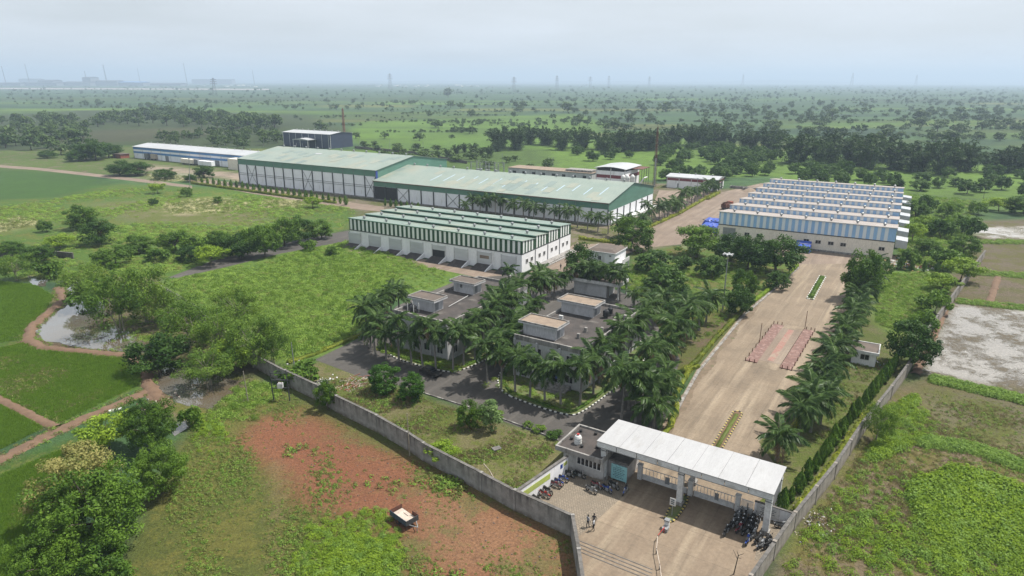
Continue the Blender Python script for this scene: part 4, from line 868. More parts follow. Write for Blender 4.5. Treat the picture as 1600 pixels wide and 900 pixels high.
# weighbridge
wb = site('weighbridge', 'concrete weighbridge deck with faded red stripe between gravel beds', 'weighbridge', 122.5, -23.4, AZG)
MB().box(0, 3.9, 0, 20.5, 0, .32).build('deck', M['dirt_road'], wb); MB().box(1.3, 2.5, .8, 20, .321, .325).build('red_stripe', surf('faded_red', (.255, .115, .092), (.24, .15, .115), .8, .85, c3=(.25, .19, .145), s3=.9, lo3=.46, hi3=.6), wb)
for y0, y1 in ((-2.6, 0), (20.5, 24)): MB().hexa([(0, y0, .016), (3.9, y0, .016), (3.9, y1, .016), (0, y1, .016), (0, y0, .03 if y0 < 0 else .31), (3.9, y0, .03 if y0 < 0 else .31), (3.9, y1, .31 if y0 < 0 else .03), (0, y1, .31 if y0 < 0 else .03)]).build('ramp', M['concrete'], wb)
gvl = surf('gravel', (.20, .11, .09), (.13, .08, .07), 2.5, .95, c3=(.3, .2, .17), s3=1.5, bmp=.9)
for i, (x0, x1) in enumerate(((-2.1, -.05), (3.95, 6.0))): MB().box(x0, x1, -1.0, 22.5, .015, .16).build('gravel_bed', gvl, wb)
pst = MB().box(-.07, .07, -.07, .07, 0, .75).mesh('bollard', M['rust'])
for x_ in (-2.15, 6.05):
    for i in range(10): inst('bollard', pst, wb, (x_, -1.0 + i * 2.62, .0))
for x_ in (-1.4, -.5, 4.4, 5.3):
    for y_ in (-1.15, 22.7): inst('bollard', pst, wb, (x_, y_, 0))
for x_, y_ in ((-2.15, 9.8), (4.1, 22.6)): MB().tube((x_, y_, 0), (x_ + .05, y_, 4.2), .07, .06).build('pole', M['rust'], wb)

# ---------------------------------------------------------------- boundary walls
def boundary(name, label, P, h, mat='old_wall', th=.3, step=7.5, cop='coping'):
    P = [np.array(p[:2]) for p in P]; o0 = P[0]; root = thing(name, label, 'wall', (o0[0], o0[1], 0)); cols = []
    for a, c in zip(P[:-1], P[1:]):
        L = np.hypot(*(c - a)); k = max(1, round(L / step)); t = (c - a) / L; an = math.atan2(t[1], t[0])
        for i in range(k):
            s = a + (c - a) * i / k - o0; hh = h + RG.normal(0, .04); l = L / k
            w_ = MB().box(.16, l - .16, -th / 2, th / 2, 0, hh).build('wall_panel', M[mat], root, (s[0], s[1], 0), an)
            MB().box(.165, l - .165, -th / 2 - .05, th / 2 + .05, hh + .002, hh + .1).build('coping', M[cop], root, (s[0], s[1], 0), an)
            MB().box(-.2, .158, -th / 2 - .07, th / 2 + .07, 0, hh + .16).build('pier', M[mat], root, (s[0], s[1], 0), an)
    return root
boundary('boundary_wall', 'long stained concrete boundary wall beside the red earth field', px([(448, 602), (496, 625), (528, 644), (590, 675), (638, 703), (663, 720), (753, 768), (805, 797), (893, 838)]), 2.75)
boundary('boundary_wall', 'concrete wall end at the lower left of the forecourt', px([(893.5, 838.5), (903, 893), (912, 960)]), 2.75)
boundary('boundary_wall', 'dark overgrown boundary wall running behind the pond thicket', px([(255, 463), (300, 490), (345, 530), (400, 575), (447, 601)]), 2.6)
boundary('boundary_wall', 'long concrete boundary wall along the right edge of the compound', [G(*p, 2.4) for p in [(1140, 950), (1174, 897), (1243, 800), (1306, 723), (1351, 655), (1394, 602), (1418, 570), (1445, 520), (1500, 445), (1540, 390)]], 2.3, 'old_wall2')
boundary('boundary_wall', 'dark far wall at the left edge above the pond', px([(-30, 404), (30, 402), (60, 399), (116, 404)]), 1.6, 'coping')
boundary('boundary_wall', 'low dark wall behind the navy shed', px([(555, 232), (640, 240), (730, 256)]), 1.8, 'coping', step=12)
cw = thing('painted_wall', 'white wall with lime green panel beside the parked motorbikes', 'wall', W(59.8, -37.3, AZG), -AZG)
MB().box(-.15, .15, 0, 10.3, 0, 2.55).build('wall_panel', M['white_wall'], cw, rz=R(-8)); MB().box(-.2, .2, -.02, 10.32, 2.552, 2.68).build('coping', M['coping'], cw, rz=R(-8))
MB().box(.152, .17, .5, 6.4, 1.2, 2.0).build('green_panel', M['lime_paint'], cw, rz=R(-8)); MB().box(.152, .17, 8.6, 9.1, 1.5, 2.1).build('plaque', M['blue'], cw, rz=R(-8)); MB().box(.152, .17, 9.3, 10.1, 1.6, 2.1).build('green_panel', M['lime_paint'], cw, rz=R(-8))

# ---------------------------------------------------------------- plants: leaf builders
def unit(n_, rg):
    d = rg.normal(size=(n_, 3)); return d / np.linalg.norm(d, axis=1, keepdims=True)
def leaves(C_, Nn, ls, rg, asp=.5, T=None):              # rhombic leaves: centres, normals, half lengths
    n_ = len(C_); Nn = Nn / (np.linalg.norm(Nn, axis=1, keepdims=True) + 1e-9)
    T = unit(n_, rg) if T is None else T
    T = T - (T * Nn).sum(1, keepdims=True) * Nn; T /= np.linalg.norm(T, axis=1, keepdims=True) + 1e-9; B = np.cross(Nn, T)
    ls = np.broadcast_to(ls, (n_,))[:, None]
    V_ = np.stack([C_ + T * ls, C_ + B * ls * asp, C_ - T * ls, C_ - B * ls * asp], 1).reshape(-1, 3)
    return V_, np.arange(4 * n_).reshape(-1, 4)
def crown(seed, nc, nl, Rr, zc, cr, ls, up=.35, hollow=.35, low=-.45, droop=0, asp=.5):
    rg = np.random.default_rng(seed); d = unit(nc * 4, rg); d = d[d[:, 2] > low][:nc]; nc = len(d)
    lobes = unit(6, rg); bulge = .78 + .34 * np.clip((d @ lobes.T).max(1), 0, 1) ** 2 + rg.normal(0, .05, nc)
    r = (hollow + (1 - hollow) * rg.random(nc) ** .5) * bulge
    c = d * r[:, None] * np.array(Rr) + np.array([0, 0, zc])
    sz = cr * rg.uniform(.65, 1.25, nc)
    k = rg.integers(0, nc, nl); e = unit(nl, rg); pos = c[k] + e * (sz[k] * rg.uniform(.55, 1.05, nl))[:, None] * np.array([1, 1, .75])
    pos[:, 2] = np.maximum(pos[:, 2] - droop * rg.random(nl), .15)
    nn = e * .8 + np.array([0, 0, up]) + unit(nl, rg) * .6
    V_, Q_ = leaves(pos, nn, ls * rg.uniform(.6, 1.35, nl), rg, asp)
    ct = rg.random(nc); return V_, Q_, np.clip(ct[k] * .65 + rg.random(nl) * .35, 0, 1), c
def trunk_mb(c, zc, r, rg, nl=7, lean=0.0, stems=1):
    mb = MB()
    for s in range(stems):
        bx_, by_ = rg.normal(0, .25 * (stems > 1), 2); tx, ty = bx_ + rg.normal(0, .3) + lean, by_ + rg.normal(0, .3)
        zt = zc * .55; mb.tube((bx_, by_, -.1), (bx_ * .6 + tx * .4, by_ * .6 + ty * .4, zt * .5), r, r * .8, 7); mb.tube((bx_ * .6 + tx * .4, by_ * .6 + ty * .4, zt * .5), (tx, ty, zt), r * .8, r * .6, 7)
        for q in rg.choice(len(c), min(nl, len(c)), False):
            e = c[q]; m_ = (np.array([tx, ty, zt]) * .5 + e * .5) + np.array([0, 0, .3]); mb.tube((tx, ty, zt), m_, r * .5, r * .3, 5); mb.tube(m_, e, r * .3, r * .1, 5)
    return mb
PROTO = {}
def proto(kind, seed, lm, nc, nl, Rr, zc, cr, ls, r=.22, bm='bark', stems=1, nlimb=7, **k):
    V_, Q_, t_, c = crown(seed, nc, nl, Rr, zc, cr, ls, **k); rg = np.random.default_rng(seed + 99)
    H_ = V_[:, 2].max(); Wd = np.percentile(np.abs(V_[:, :2]), 98) * 2
    PROTO.setdefault(kind, []).append((trunk_mb(c, zc, r, rg, nlimb, stems=stems).mesh('trunk', M[bm]), np_mesh('crown', V_, Q_, M[lm], t_), H_, Wd))
for s in range(4): proto('broad', 10 + s, 'leaf', 60, 6500, (3.5, 3.5, 3.0), 3.5, .95, .19, low=-.85)
for s in range(3): proto('dark', 20 + s, 'leaf_dark', 60, 6200, (3.4, 3.4, 2.8), 3.3, .95, .19, low=-.85)
for s in range(3): proto('mango', 30 + s, 'leaf_mango', 40, 1900, (3.3, 3.3, 2.5), 2.7, 1.0, .33, .2, low=-.75)
for s in range(2): proto('round', 40 + s, 'leaf_round', 70, 8000, (2.4, 2.4, 2.7), 2.9, .62, .14, .14, low=-.9, hollow=.55)
for s in range(3): proto('acacia', 50 + s, 'leaf_olive', 80, 8500, (3.6, 3.6, 2.9), 3.6, .85, .13, .10, 'bark_pale', 3, 9, hollow=.3, low=-.85, asp=.4)
for s in range(2): proto('big', 110 + s, 'leaf', 150, 21000, (3.5, 3.5, 3.0), 3.4, .66, .105, low=-.85, hollow=.3)
for s in range(2): proto('lime', 60 + s, 'leaf_lime', 36, 3600, (3.2, 3.2, 2.4), 3.4, 1.0, .21, .14, low=-.7)
for s in range(1): proto('blossom', 70 + s, 'leaf_blossom', 90, 11000, (3.6, 3.6, 2.8), 4.0, .7, .12, .2, low=-.6)
for s in range(1): proto('bluish', 75 + s, 'leaf_blue', 22, 1800, (1.5, 1.5, 3.0), 3.6, .75, .2, .08, low=-.9)
for s in range(4): proto('bush', 80 + s, ['leaf', 'leaf_olive', 'leaf_dark', 'leaf'][s], 26, 1300, (2.6, 2.6, 1.5), 1.5, .9, .27, .08, low=-.35, nlimb=4)
for s in range(3): proto('far', 90 + s, 'leaf_far', 20, 300, (3.5, 3.5, 2.7), 3.3, 1.3, .66, .28, nlimb=3, low=-.65)
def merge_far(k):
    out = []
    for tr, cr_, H_, Wd in PROTO[k]:
        nv = len(tr.vertices); V_ = [tuple(v.co) for v in tr.vertices] + [tuple(v.co) for v in cr_.vertices]
        F_ = [tuple(p.vertices) for p in tr.polygons] + [tuple(i + nv for i in p.vertices) for p in cr_.polygons]
        me = bpy.data.meshes.new('far_tree'); me.from_pydata(V_, [], F_); me.materials.append(tr.materials[0]); me.materials.append(cr_.materials[0])
        me.polygons.foreach_set('material_index', [0] * len(tr.polygons) + [1] * len(cr_.polygons))
        t_ = np.zeros(len(cr_.polygons), np.float32); cr_.attributes['tint'].data.foreach_get('value', t_)
        a = me.attributes.new('tint', 'FLOAT', 'FACE'); a.data.foreach_set('value', np.concatenate([np.zeros(len(tr.polygons), np.float32), t_])); out.append((me, H_, Wd))
    return out
FAR = merge_far('far'); FARM = merge_far('mango')
def tree(kind, loc, h, wd, label, group=None, name='tree', cat='tree', flat=False, i=None):
    tr, cr_, H_, Wd = PROTO[kind][RR.randrange(len(PROTO[kind])) if i is None else i]
    o = thing(name, label, cat, (loc[0], loc[1], 0), RR.uniform(0, 6.28), group, (wd / Wd, wd / Wd * RR.uniform(.9, 1.1), h / H_))
    inst('trunk', tr, o); inst('crown', cr_, o); return o
def ptree(kind, bx_, by_, top, wpx, label, group=None, **k):
    p = G(bx_, by_); h = max(1.0, hgt(bx_, by_, bx_, top) * .93); d = math.hypot(p[1], CH) if p[1] < 300 else p[1]
    return tree(kind, p, h, wpx * (p[1] * math.cos(PITCH) + CH * math.sin(PITCH)) / F, label, group, **k)

# ---------------------------------------------------------------- palms
def frond_mesh(seed, L=2.7, dry=False, nst=24, wide=.055):
    rg = np.random.default_rng(seed); V_ = []; Q_ = []; t_ = []
    def pt(t): return np.array([L * (t - .16 * t * t), 0, L * (.16 * t - .62 * t ** 2.1)])
    K = 7; ps = [pt(i / K) for i in range(K + 1)]
    for i in range(K):
        w0, w1 = .05 * (1 - i / K) + .012, .05 * (1 - (i + 1) / K) + .012; b = len(V_)
        V_ += [ps[i] + [0, w0, 0], ps[i] - [0, w0, 0], ps[i + 1] - [0, w1, 0], ps[i + 1] + [0, w1, 0]]; Q_.append([b, b + 1, b + 2, b + 3]); t_.append(.9)
    for i in range(nst):
        t = .1 + .9 * (i + .5) / nst; p = pt(t); tg = pt(min(t + .02, 1.02)) - pt(t - .02); tg = tg / np.linalg.norm(tg)
        ll = (.28 + .62 * math.sin(math.pi * min(1, .12 + t * .8))) * L / 2.7
        for s in (-1, 1):
            d = tg * (.35 + .4 * t) + np.array([0, s * .85, 0]) + np.array([0, 0, -.25 - .35 * rg.random()]); d = d / np.linalg.norm(d)
            sd = np.cross(d, np.array([0, 0, 1.0]) + rg.normal(0, .35, 3)); sd = sd / np.linalg.norm(sd) * wide * 1.25
            b = len(V_); m_ = p + d * ll * .5; V_ += [p, m_ + sd, p + d * ll + np.array([0, 0, -.15 * ll]), m_ - sd]; Q_.append([b, b + 1, b + 2, b + 3]); t_.append(np.clip(.2 + .6 * rg.random() + .1 * (t < .3), 0, 1))
    return np.array(V_), np.array(Q_), np.array(t_)
FV = [frond_mesh(s) for s in range(4)]; FM = [np_mesh('frond', *f_[:2], M['frond'], f_[2]) for f_ in FV]
FD = np_mesh('frond', *FV[0][:2], M['frond_dry'], FV[0][2])
def frond_poses(seed, n_, hi=70, lo=-28):
    rg = np.random.default_rng(seed); out = []
    for i in range(n_):
        q = i / max(1, n_ - 1); out.append((i * 2.39996 + rg.normal(0, .18), R(hi + (lo - hi) * q ** .8 + rg.normal(0, 5)), .82 + .3 * rg.random(), rg.integers(0, 4)))
    return out
def trunk_palm(h, r0, r1, shaft):
    prof = [(r0 * 1.35, -.1), (r0 * 1.1, .35), (r0, h * .2), ((r0 + r1) / 2 * 1.04, h * .55), (r1, h)]
    return MB().lathe(prof, 9).mesh('trunk', M['palm_trunk']), MB().lathe([(r1 * .95, 0), (r1 * 1.05, .3), (r1 * .7, shaft * .8), (r1 * .35, shaft)], 8).mesh('crownshaft', M['palm_shaft'])
ROY = trunk_palm(5.2, .19, .14, 1.1); OIL = trunk_palm(2.6, .26, .22, .4)
CROWN_J = []
for s in range(3):                                       # joined crowns for palms too far off to tell fronds apart
    Va, Qa, Ta = [], [], []; nb_ = 0
    for az_, pt_, sc_, k in frond_poses(200 + s, 15):
        mt = Matrix.Rotation(az_, 4, 'Z') @ Matrix.Rotation(-pt_, 4, 'Y') @ Matrix.Scale(sc_, 4); f_ = FV[k]
        Va.append(f_[0] @ np.array(mt.to_3x3()).T); Qa.append(f_[1] + nb_); Ta.append(f_[2]); nb_ += len(f_[0])
    CROWN_J.append(np_mesh('crown', np.concatenate(Va), np.concatenate(Qa), M['frond'], np.concatenate(Ta)))
def palm(loc, h, label, group, seed, kind='royal', split=True, fs=1.0):
    fs *= 1.33 if kind == 'royal' else 1.2
    """h: height of the top of the stem"""
    tk, sf = ROY if kind == 'royal' else OIL; th = 5.2 if kind == 'royal' else 2.6; sh = (1.0 if kind == 'royal' else .35)
    o = thing('palm_tree', label, 'palm', (loc[0], loc[1], 0), 0, group); rg = np.random.default_rng(seed); rz = rg.uniform(0, 6.28)
    zz = h - sh; ln = rg.normal(0, .035, 2); inst('trunk', tk, o, (0, 0, 0), (ln[0], ln[1], rz), (1, 1, zz / th)); tp = (ln[1] * zz, -ln[0] * zz, zz)
    inst('crownshaft', sf, o, tp, (0, 0, rz)); top = (tp[0], tp[1], zz + sh * .72)
    if split:
        n_ = 19 if kind == 'royal' else 21
        for i, (az_, pt_, sc_, k) in enumerate(frond_poses(seed, n_, 72 if kind == 'royal' else 78, -30 if kind == 'royal' else -22)):
            dry = i >= n_ - 2 and rg.random() < .45
            inst('frond', FD if dry else FM[k], o, top, (rg.normal(0, .25), -pt_, az_ + rz), (sc_ * fs,) * 3)
    else: inst('crown', CROWN_J[seed % 3], o, top, (0, 0, rz), (fs,) * 3)
    return o
sd_ = 1000
def palm_row(pts, h, label, group, kind='royal', split=True, fs=1.0, hj=.95):
    global sd_
    for i, p in enumerate(pts): sd_ += 1; palm(p, h + RG.normal(0, hj), label % ORD[i], group, sd_, kind, split, fs * RG.uniform(.76, 1.18))
palm_row(px([(579, 543), (587, 554), (604, 561), (623.5, 565), (643, 569), (661, 575), (681, 577), (708, 580), (724, 573)]), 6.9, 'tall palm in the front row of the left office island, %s from the left', 'palms round the offices')
palm_row(px([(761, 600), (783, 608), (805, 614), (828, 622), (851, 628), (876, 632), (906, 634), (927, 616), (936, 599)]), 7.3, 'tall palm in the front row of the right office island, %s from the left', 'palms round the offices')
palm_row(px([(742, 562), (752, 553), (760, 543), (768, 533), (776, 523), (785, 515), (793, 507), (802, 499), (812, 492), (822, 485)]), 6.8, 'palm between the two office blocks, %s from the front', 'palms round the offices')
palm_row(px([(785, 580), (795, 566), (803, 553), (812, 543), (820, 532), (830, 520)]), 6.4, 'palm close to the left wall of the right office, %s from the front', 'palms round the offices')
palm_row(px([(838, 478), (850, 471), (866, 466), (845, 462), (882, 458), (898, 456), (914, 455), (930, 459), (950, 465), (968, 470)]), 6.2, 'palm behind the right office block, %s from the left', 'palms round the offices')
palm_row(px([(572, 528), (582, 520), (592, 512), (602, 504), (612, 497), (624, 490)]), 6.3, 'palm at the back left of the left office block, %s from the front', 'palms round the offices')
palm_row(px([(957, 590), (966, 577), (975, 564), (985, 551), (996, 538), (1008, 526), (1020, 514), (1032, 503)]), 6.9, 'palm along the right wall of the right office, %s from the front', 'palms round the offices')
palm_row(px([(971, 655), (993, 660), (982, 640), (998, 628), (1010, 612), (1022, 598), (1034, 584), (1046, 570), (1056, 556), (1068, 543), (1080, 530), (1092, 517), (1103, 503)]), 7.2, 'palm beside the left edge of the driveway, %s from the gate', 'palms left of the driveway')
palm_row(px([(1021, 672), (1038, 640), (1030, 652), (1008, 662)]), 6.6, 'palm just behind the gate cabin road, %s of the loose cluster', 'palms left of the driveway')
right_row = [(88.6, -13.0), (96.5, -11.7), (99.5, -10.5), (103, -9.7), (105, -11.8), (110, -11.2), (114.6, -11.7), (119.5, -10.6), (125, -11.3), (131, -10.9), (137, -11.4), (143, -11.0), (149.5, -11.3), (156, -10.8), (163, -11.6), (170, -11.1), (177, -11.4), (184, -11.0), (191.5, -11.6), (199, -11.2)]
for i, (u, v) in enumerate(right_row): palm(W(u, v, AZG), (3.9 if i in (0, 5, 9) else 5.2 if i < 5 else 4.3) + RG.normal(0, .25), 'bushy palm in the row right of the driveway, %s from the gate' % ORD[i], 'palms right of the driveway', 3000 + i, 'royal' if i in (1, 2, 3, 4) else 'oil', True, 1.02 if i in (1, 2, 3, 4) else 1.15)
palm_row(px([(728, 334), (738, 332), (750, 335), (762, 336), (774, 338), (785, 336), (802, 341), (818, 343), (834, 346), (850, 347), (866, 350), (884, 353), (902, 356), (918, 359), (934, 362), (950, 366), (966, 371), (980, 376)]), 6.2, 'palm in the row before the long green shed, %s from the left', 'palms before the long green shed', split=False)
ra, rb = G(972, 374), G(1118, 299)
palm_row([ra + (rb - ra) * (i / 21) + np.array([RG.normal(0, .8), RG.normal(0, .8), 0]) for i in range(22)], 5.4, 'palm in the dense row beside the dusty yard, %s from the near end', 'palms beside the dusty yard', split=False)
palm_row(px([(795, 438), (1020, 478), (1050, 500), (990, 480)]), 3.2, 'short palm growing behind the offices, %s from the left', 'short palms behind the offices', 'oil', False)

# ---------------------------------------------------------------- single trees, left and near
near = [('blossom', 128, 806, 694, 128, 'tree crowned with cream blossom behind the big dark tree'), ('big', 152, 858, 722, 142, 'biggest dense green tree at the lower left'),
        ('big', 80, 915, 826, 92, 'grey green tree at the bottom left corner'), ('broad', 165, 915, 852, 85, 'low green tree at the bottom edge right of the corner tree'),
        ('big', 238, 704, 614, 76, 'tall dark green tree beside the outflow'), ('lime', 172, 705, 648, 75, 'pale green tree left of the tall dark one beside the outflow'),
        ('big', 254, 770, 692, 78, 'rounded green tree at the edge of the red field'), ('bush', 302, 665, 630, 38, 'small bush beside the white outflow'), ('dark', 250, 578, 516, 86, 'dense dark tree between the pond and the pool'),
        ('acacia', 330, 602, 538, 84, 'bright feathery tree over the brown pool'), ('lime', 368, 580, 532, 62, 'green tree behind the feathery one at the pool'), ('round', 600, 613, 566, 44, 'left of the two dense round shrubs on the dry lawn'),
        ('round', 645, 627, 576, 40, 'right of the two dense round shrubs on the dry lawn'), ('broad', 734, 668, 620, 36, 'small leafy tree on the dry lawn by the asphalt'), ('bluish', 768, 672, 620, 34, 'slender blue green tree on the dry lawn'),
        ('broad', 985, 392, 332, 62, 'tall round tree at the corner of the yard'), ('dark', 904, 430, 374, 50, 'dark round tree beside the small white house'), ('dark', 1212, 428, 364, 84, 'broad dark tree before the blue warehouse'), ('dark', 1168, 420, 362, 58, 'dark tree left of the broad one before the blue warehouse'),
        ('broad', 1088, 402, 350, 74, 'spreading tree with yellowish flecks near the blue tarpaulins'), ('dark', 1140, 410, 360, 55, 'tall dark tree second left of the broad one before the blue warehouse'), ('mango', 1110, 432, 393, 46, 'domed tree standing alone in the garden'), ('mango', 1020, 424, 386, 60, 'wide dark dome tree behind the garden'),
        ('mango', 1030, 456, 412, 62, 'dark dome tree at the left of the garden'), ('mango', 1052, 445, 410, 40, 'dark dome tree touching the left garden dome'), ('mango', 1065, 420, 396, 30, 'small dome tree behind the garden domes'), ('broad', 1162, 472, 415, 40, 'slim tree right of the lamp mast'), ('dark', 1156, 492, 440, 46, 'dark tree at the foot of the lamp mast'),
        ('mango', 1212, 452, 418, 36, 'small dome tree beside the driveway hedge'), ('bush', 1066, 466, 442, 24, 'small bush in the middle of the garden'), ('dark', 1420, 572, 494, 80, 'big dark tree over the right wall beyond the hut'), ('acacia', 1370, 690, 625, 46, 'feathery shrub leaning over the right wall'),
        ('bush', 950, 440, 420, 26, 'small bush between white house and flat block'), ('broad', 1345, 470, 380, 60, 'leafy tree at the top end of the driveway palms'),
        ('broad', 512, 640, 590, 34, 'leafy shrub growing over the left boundary wall'), ('bush', 470, 598, 566, 62, 'low green shrub behind the left boundary wall near the rubble'), ('lime', 690, 722, 690, 46, 'yellow green creeper bush spilling over the boundary wall'),
        ('acacia', 190, 520, 398, 95, 'tall thin acacia with pale bare stems over the pond'), ('acacia', 232, 505, 405, 90, 'tall thin acacia with pale stems right of the pond'), ('bush', 150, 480, 436, 64, 'round bush on the pond bank beside the acacias'), ('acacia', 300, 540, 450, 95, 'feathery tree before the overgrown wall, left one'), ('acacia', 345, 560, 475, 76, 'green tree in the thicket at the overgrown wall'),
        ('acacia', 398, 575, 482, 84, 'feathery tree in the thicket nearest the weed field'), ('acacia', 428, 570, 492, 52, 'green tree at the right end of the thicket'), ('acacia', 268, 505, 445, 70, 'green tree in the thicket behind the feathery one'), ('acacia', 372, 520, 440, 72, 'feathery tree standing out into the weed field'), ('acacia', 140, 472, 400, 74, 'wispy tree at the top of the pond'),
        ('acacia', 28, 438, 392, 56, 'spreading tree alone at the left edge above the paddy'), ('bush', 85, 432, 402, 46, 'bush beside the puddle at the left'), ('broad', 128, 357, 316, 46, 'dark tree in the left meadow, upper of two'), ('dark', 156, 382, 338, 48, 'dark tree in the left meadow, lower of two')]
for k, bx_, by_, tp_, wp_, lb in near: ptree(k, bx_, by_, tp_, wp_, lb)
bushes = [(73, 362, 342, 22), (95, 388, 364, 44), (215, 394, 364, 46), (277, 394, 356, 52), (310, 392, 366, 40), (348, 400, 356, 42), (378, 404, 360, 54), (415, 402, 346, 46), (445, 385, 336, 46), (467, 378, 332, 46), (503, 372, 340, 36), (405, 372, 352, 30), (60, 410, 380, 50), (330, 415, 380, 45), (245, 408, 384, 36), (180, 415, 380, 60), (297, 408, 380, 40), (395, 385, 350, 40), (520, 400, 383, 22), (485, 392, 372, 30), (247, 302, 284, 24), (292, 307, 291, 20), (488, 325, 306, 26), (240, 320, 309, 16), (340, 318, 306, 16), (20, 400, 375, 40)]
MW = ['left', 'centre', 'right']
for i, (bx_, by_, tp_, wp_) in enumerate(sorted(bushes)): ptree(['broad', 'dark', 'bush', 'lime', 'broad'][i % 5], bx_, by_, tp_, wp_, 'bush in the left meadow or along the asphalt lane, %s from the left' % ORD[i], 'bushes of the left meadow', name='bush', cat='bush')
for i, (bx_, by_, tp_, wp_) in enumerate([(188, 274, 248, 40), (215, 274, 250, 42), (258, 280, 262, 36), (320, 278, 255, 32), (298, 284, 270, 18), (150, 250, 212, 46), (135, 250, 222, 40), (170, 246, 220, 38), (122, 252, 232, 30), (74, 247, 234, 26)]):
    ptree('dark', bx_, by_, tp_, wp_, ['dark bush beside the field lane, left of a joined pair', 'dark bush beside the field lane, right of a joined pair', 'low dark bush before the blue banded shed', 'round dark tree before the blue banded shed', 'small bush left of the round tree before the banded shed'][i] if i < 5 else 'tree in the dark clump left of the blue banded shed, %s from the left' % ORD[{5: 3, 6: 2, 7: 4, 8: 1, 9: 0}[i]], None if i < 5 else 'clump left of the banded shed')
right_b = [(1425, 380, 345, 34), (1445, 365, 335, 36), (1470, 372, 338, 40), (1490, 360, 330, 34), (1430, 340, 310, 36), (1480, 340, 312, 36), (1505, 400, 365, 46), (1480, 420, 385, 46), (1450, 400, 372, 36), (1500, 440, 400, 50), (1470, 455, 425, 46), (1460, 490, 450, 44), (1440, 515, 480, 40), (1515, 370, 335, 34), (1420, 420, 385, 30), (1445, 330, 300, 30), (1600, 335, 300, 50), (1560, 330, 306, 40), (1528, 335, 312, 26)]
for i, (bx_, by_, tp_, wp_) in enumerate(sorted(right_b)): ptree(['bush', 'lime', 'broad', 'bush'][i % 4], bx_, by_, tp_, wp_, 'leafy bush in the green strip right of the blue warehouse, %s from left' % ORD[i], 'bushes right of the blue warehouse', name='bush', cat='bush')
cyp = []
for s in range(3):
    rg = np.random.default_rng(300 + s); n_ = 1100; z = rg.random(n_) ** .8 * 3.0; rad = .62 * np.clip(np.sin(np.pi * np.clip(z / 3.05, 0, 1) ** .62), 0, 1) ** .8 * rg.uniform(.7, 1.08, n_); a_ = rg.uniform(0, 6.28, n_); rad = rad * (1 + .22 * np.sin(3 * a_ + 2.3 * z + s) + .12 * np.sin(5 * a_ - 3.1 * z))
    pos = np.stack([rad * np.cos(a_), rad * np.sin(a_), z + .12], 1); nn = np.stack([np.cos(a_), np.sin(a_), np.full(n_, .3)], 1) + unit(n_, rg) * .5
    V_, Q_ = leaves(pos, nn, .15, rg, .5, np.tile([0, 0, 1.0], (n_, 1)) + unit(n_, rg) * .4); cyp.append(np_mesh('foliage', V_, Q_, M['leaf_cypress'], rg.random(n_)))
stem = MB().tube((0, 0, -.05), (0, 0, 1.2), .07, .04).mesh('stem', M['bark'])
def cypress(p, h, label, group):
    o = thing('cypress', label, 'cypress', (p[0], p[1], 0), RR.uniform(0, 6), group, (h / 3.1 * RR.uniform(.78, 1.2),) * 2 + (h / 3.1,)); o.rotation_euler = (RR.uniform(-.06, .06), RR.uniform(-.06, .06), RR.uniform(0, 6)); inst('stem', stem, o); inst('foliage', cyp[RR.randrange(3)], o)
wr_ = [G(*p, 2.4)[:2] for p in [(1243, 800), (1306, 723), (1351, 655), (1394, 602), (1418, 570), (1445, 520)]]
def along(P, s):
    P = [np.array(p[:2]) for p in P]
    for a, c in zip(P[:-1], P[1:]):
        L = np.hypot(*(c - a))
        if s <= L: t = (c - a) / L; return a + t * s, t
        s -= L
    return P[-1], t
for i in range(20):
    p, t = along(wr_, 2.0 + i * 3.05 + RG.normal(0, .2)); p = p + np.array([-t[1], t[0]]) * 2.3; cypress(p, 3.1 + RG.normal(0, .5), 'clipped dark cypress inside the right boundary wall, %s from the gate' % ORD[i], 'cypresses inside the right wall')
for i in range(6): cypress(G(1367 + i * 19, 418 + i * 1.5), 3.2, 'small cypress below the blue warehouse corner, %s from the left' % ORD[i], 'cypresses below the blue warehouse')
for i in range(26): cypress(G(316 + i * 9.0, 287 + i * 1.32 + RG.normal(0, .5)), 3.6 + RG.normal(0, .4), 'small cypress in the row before the tall green shed, %s from the left' % ORD[i], 'cypresses before the tall shed')
for i in range(7): cypress(G(602 + i * 8.5, 322 + i * 1.2), 3.4, 'small cypress before the open bay of the long shed, %s from the left' % ORD[i], 'cypresses before the open bay')

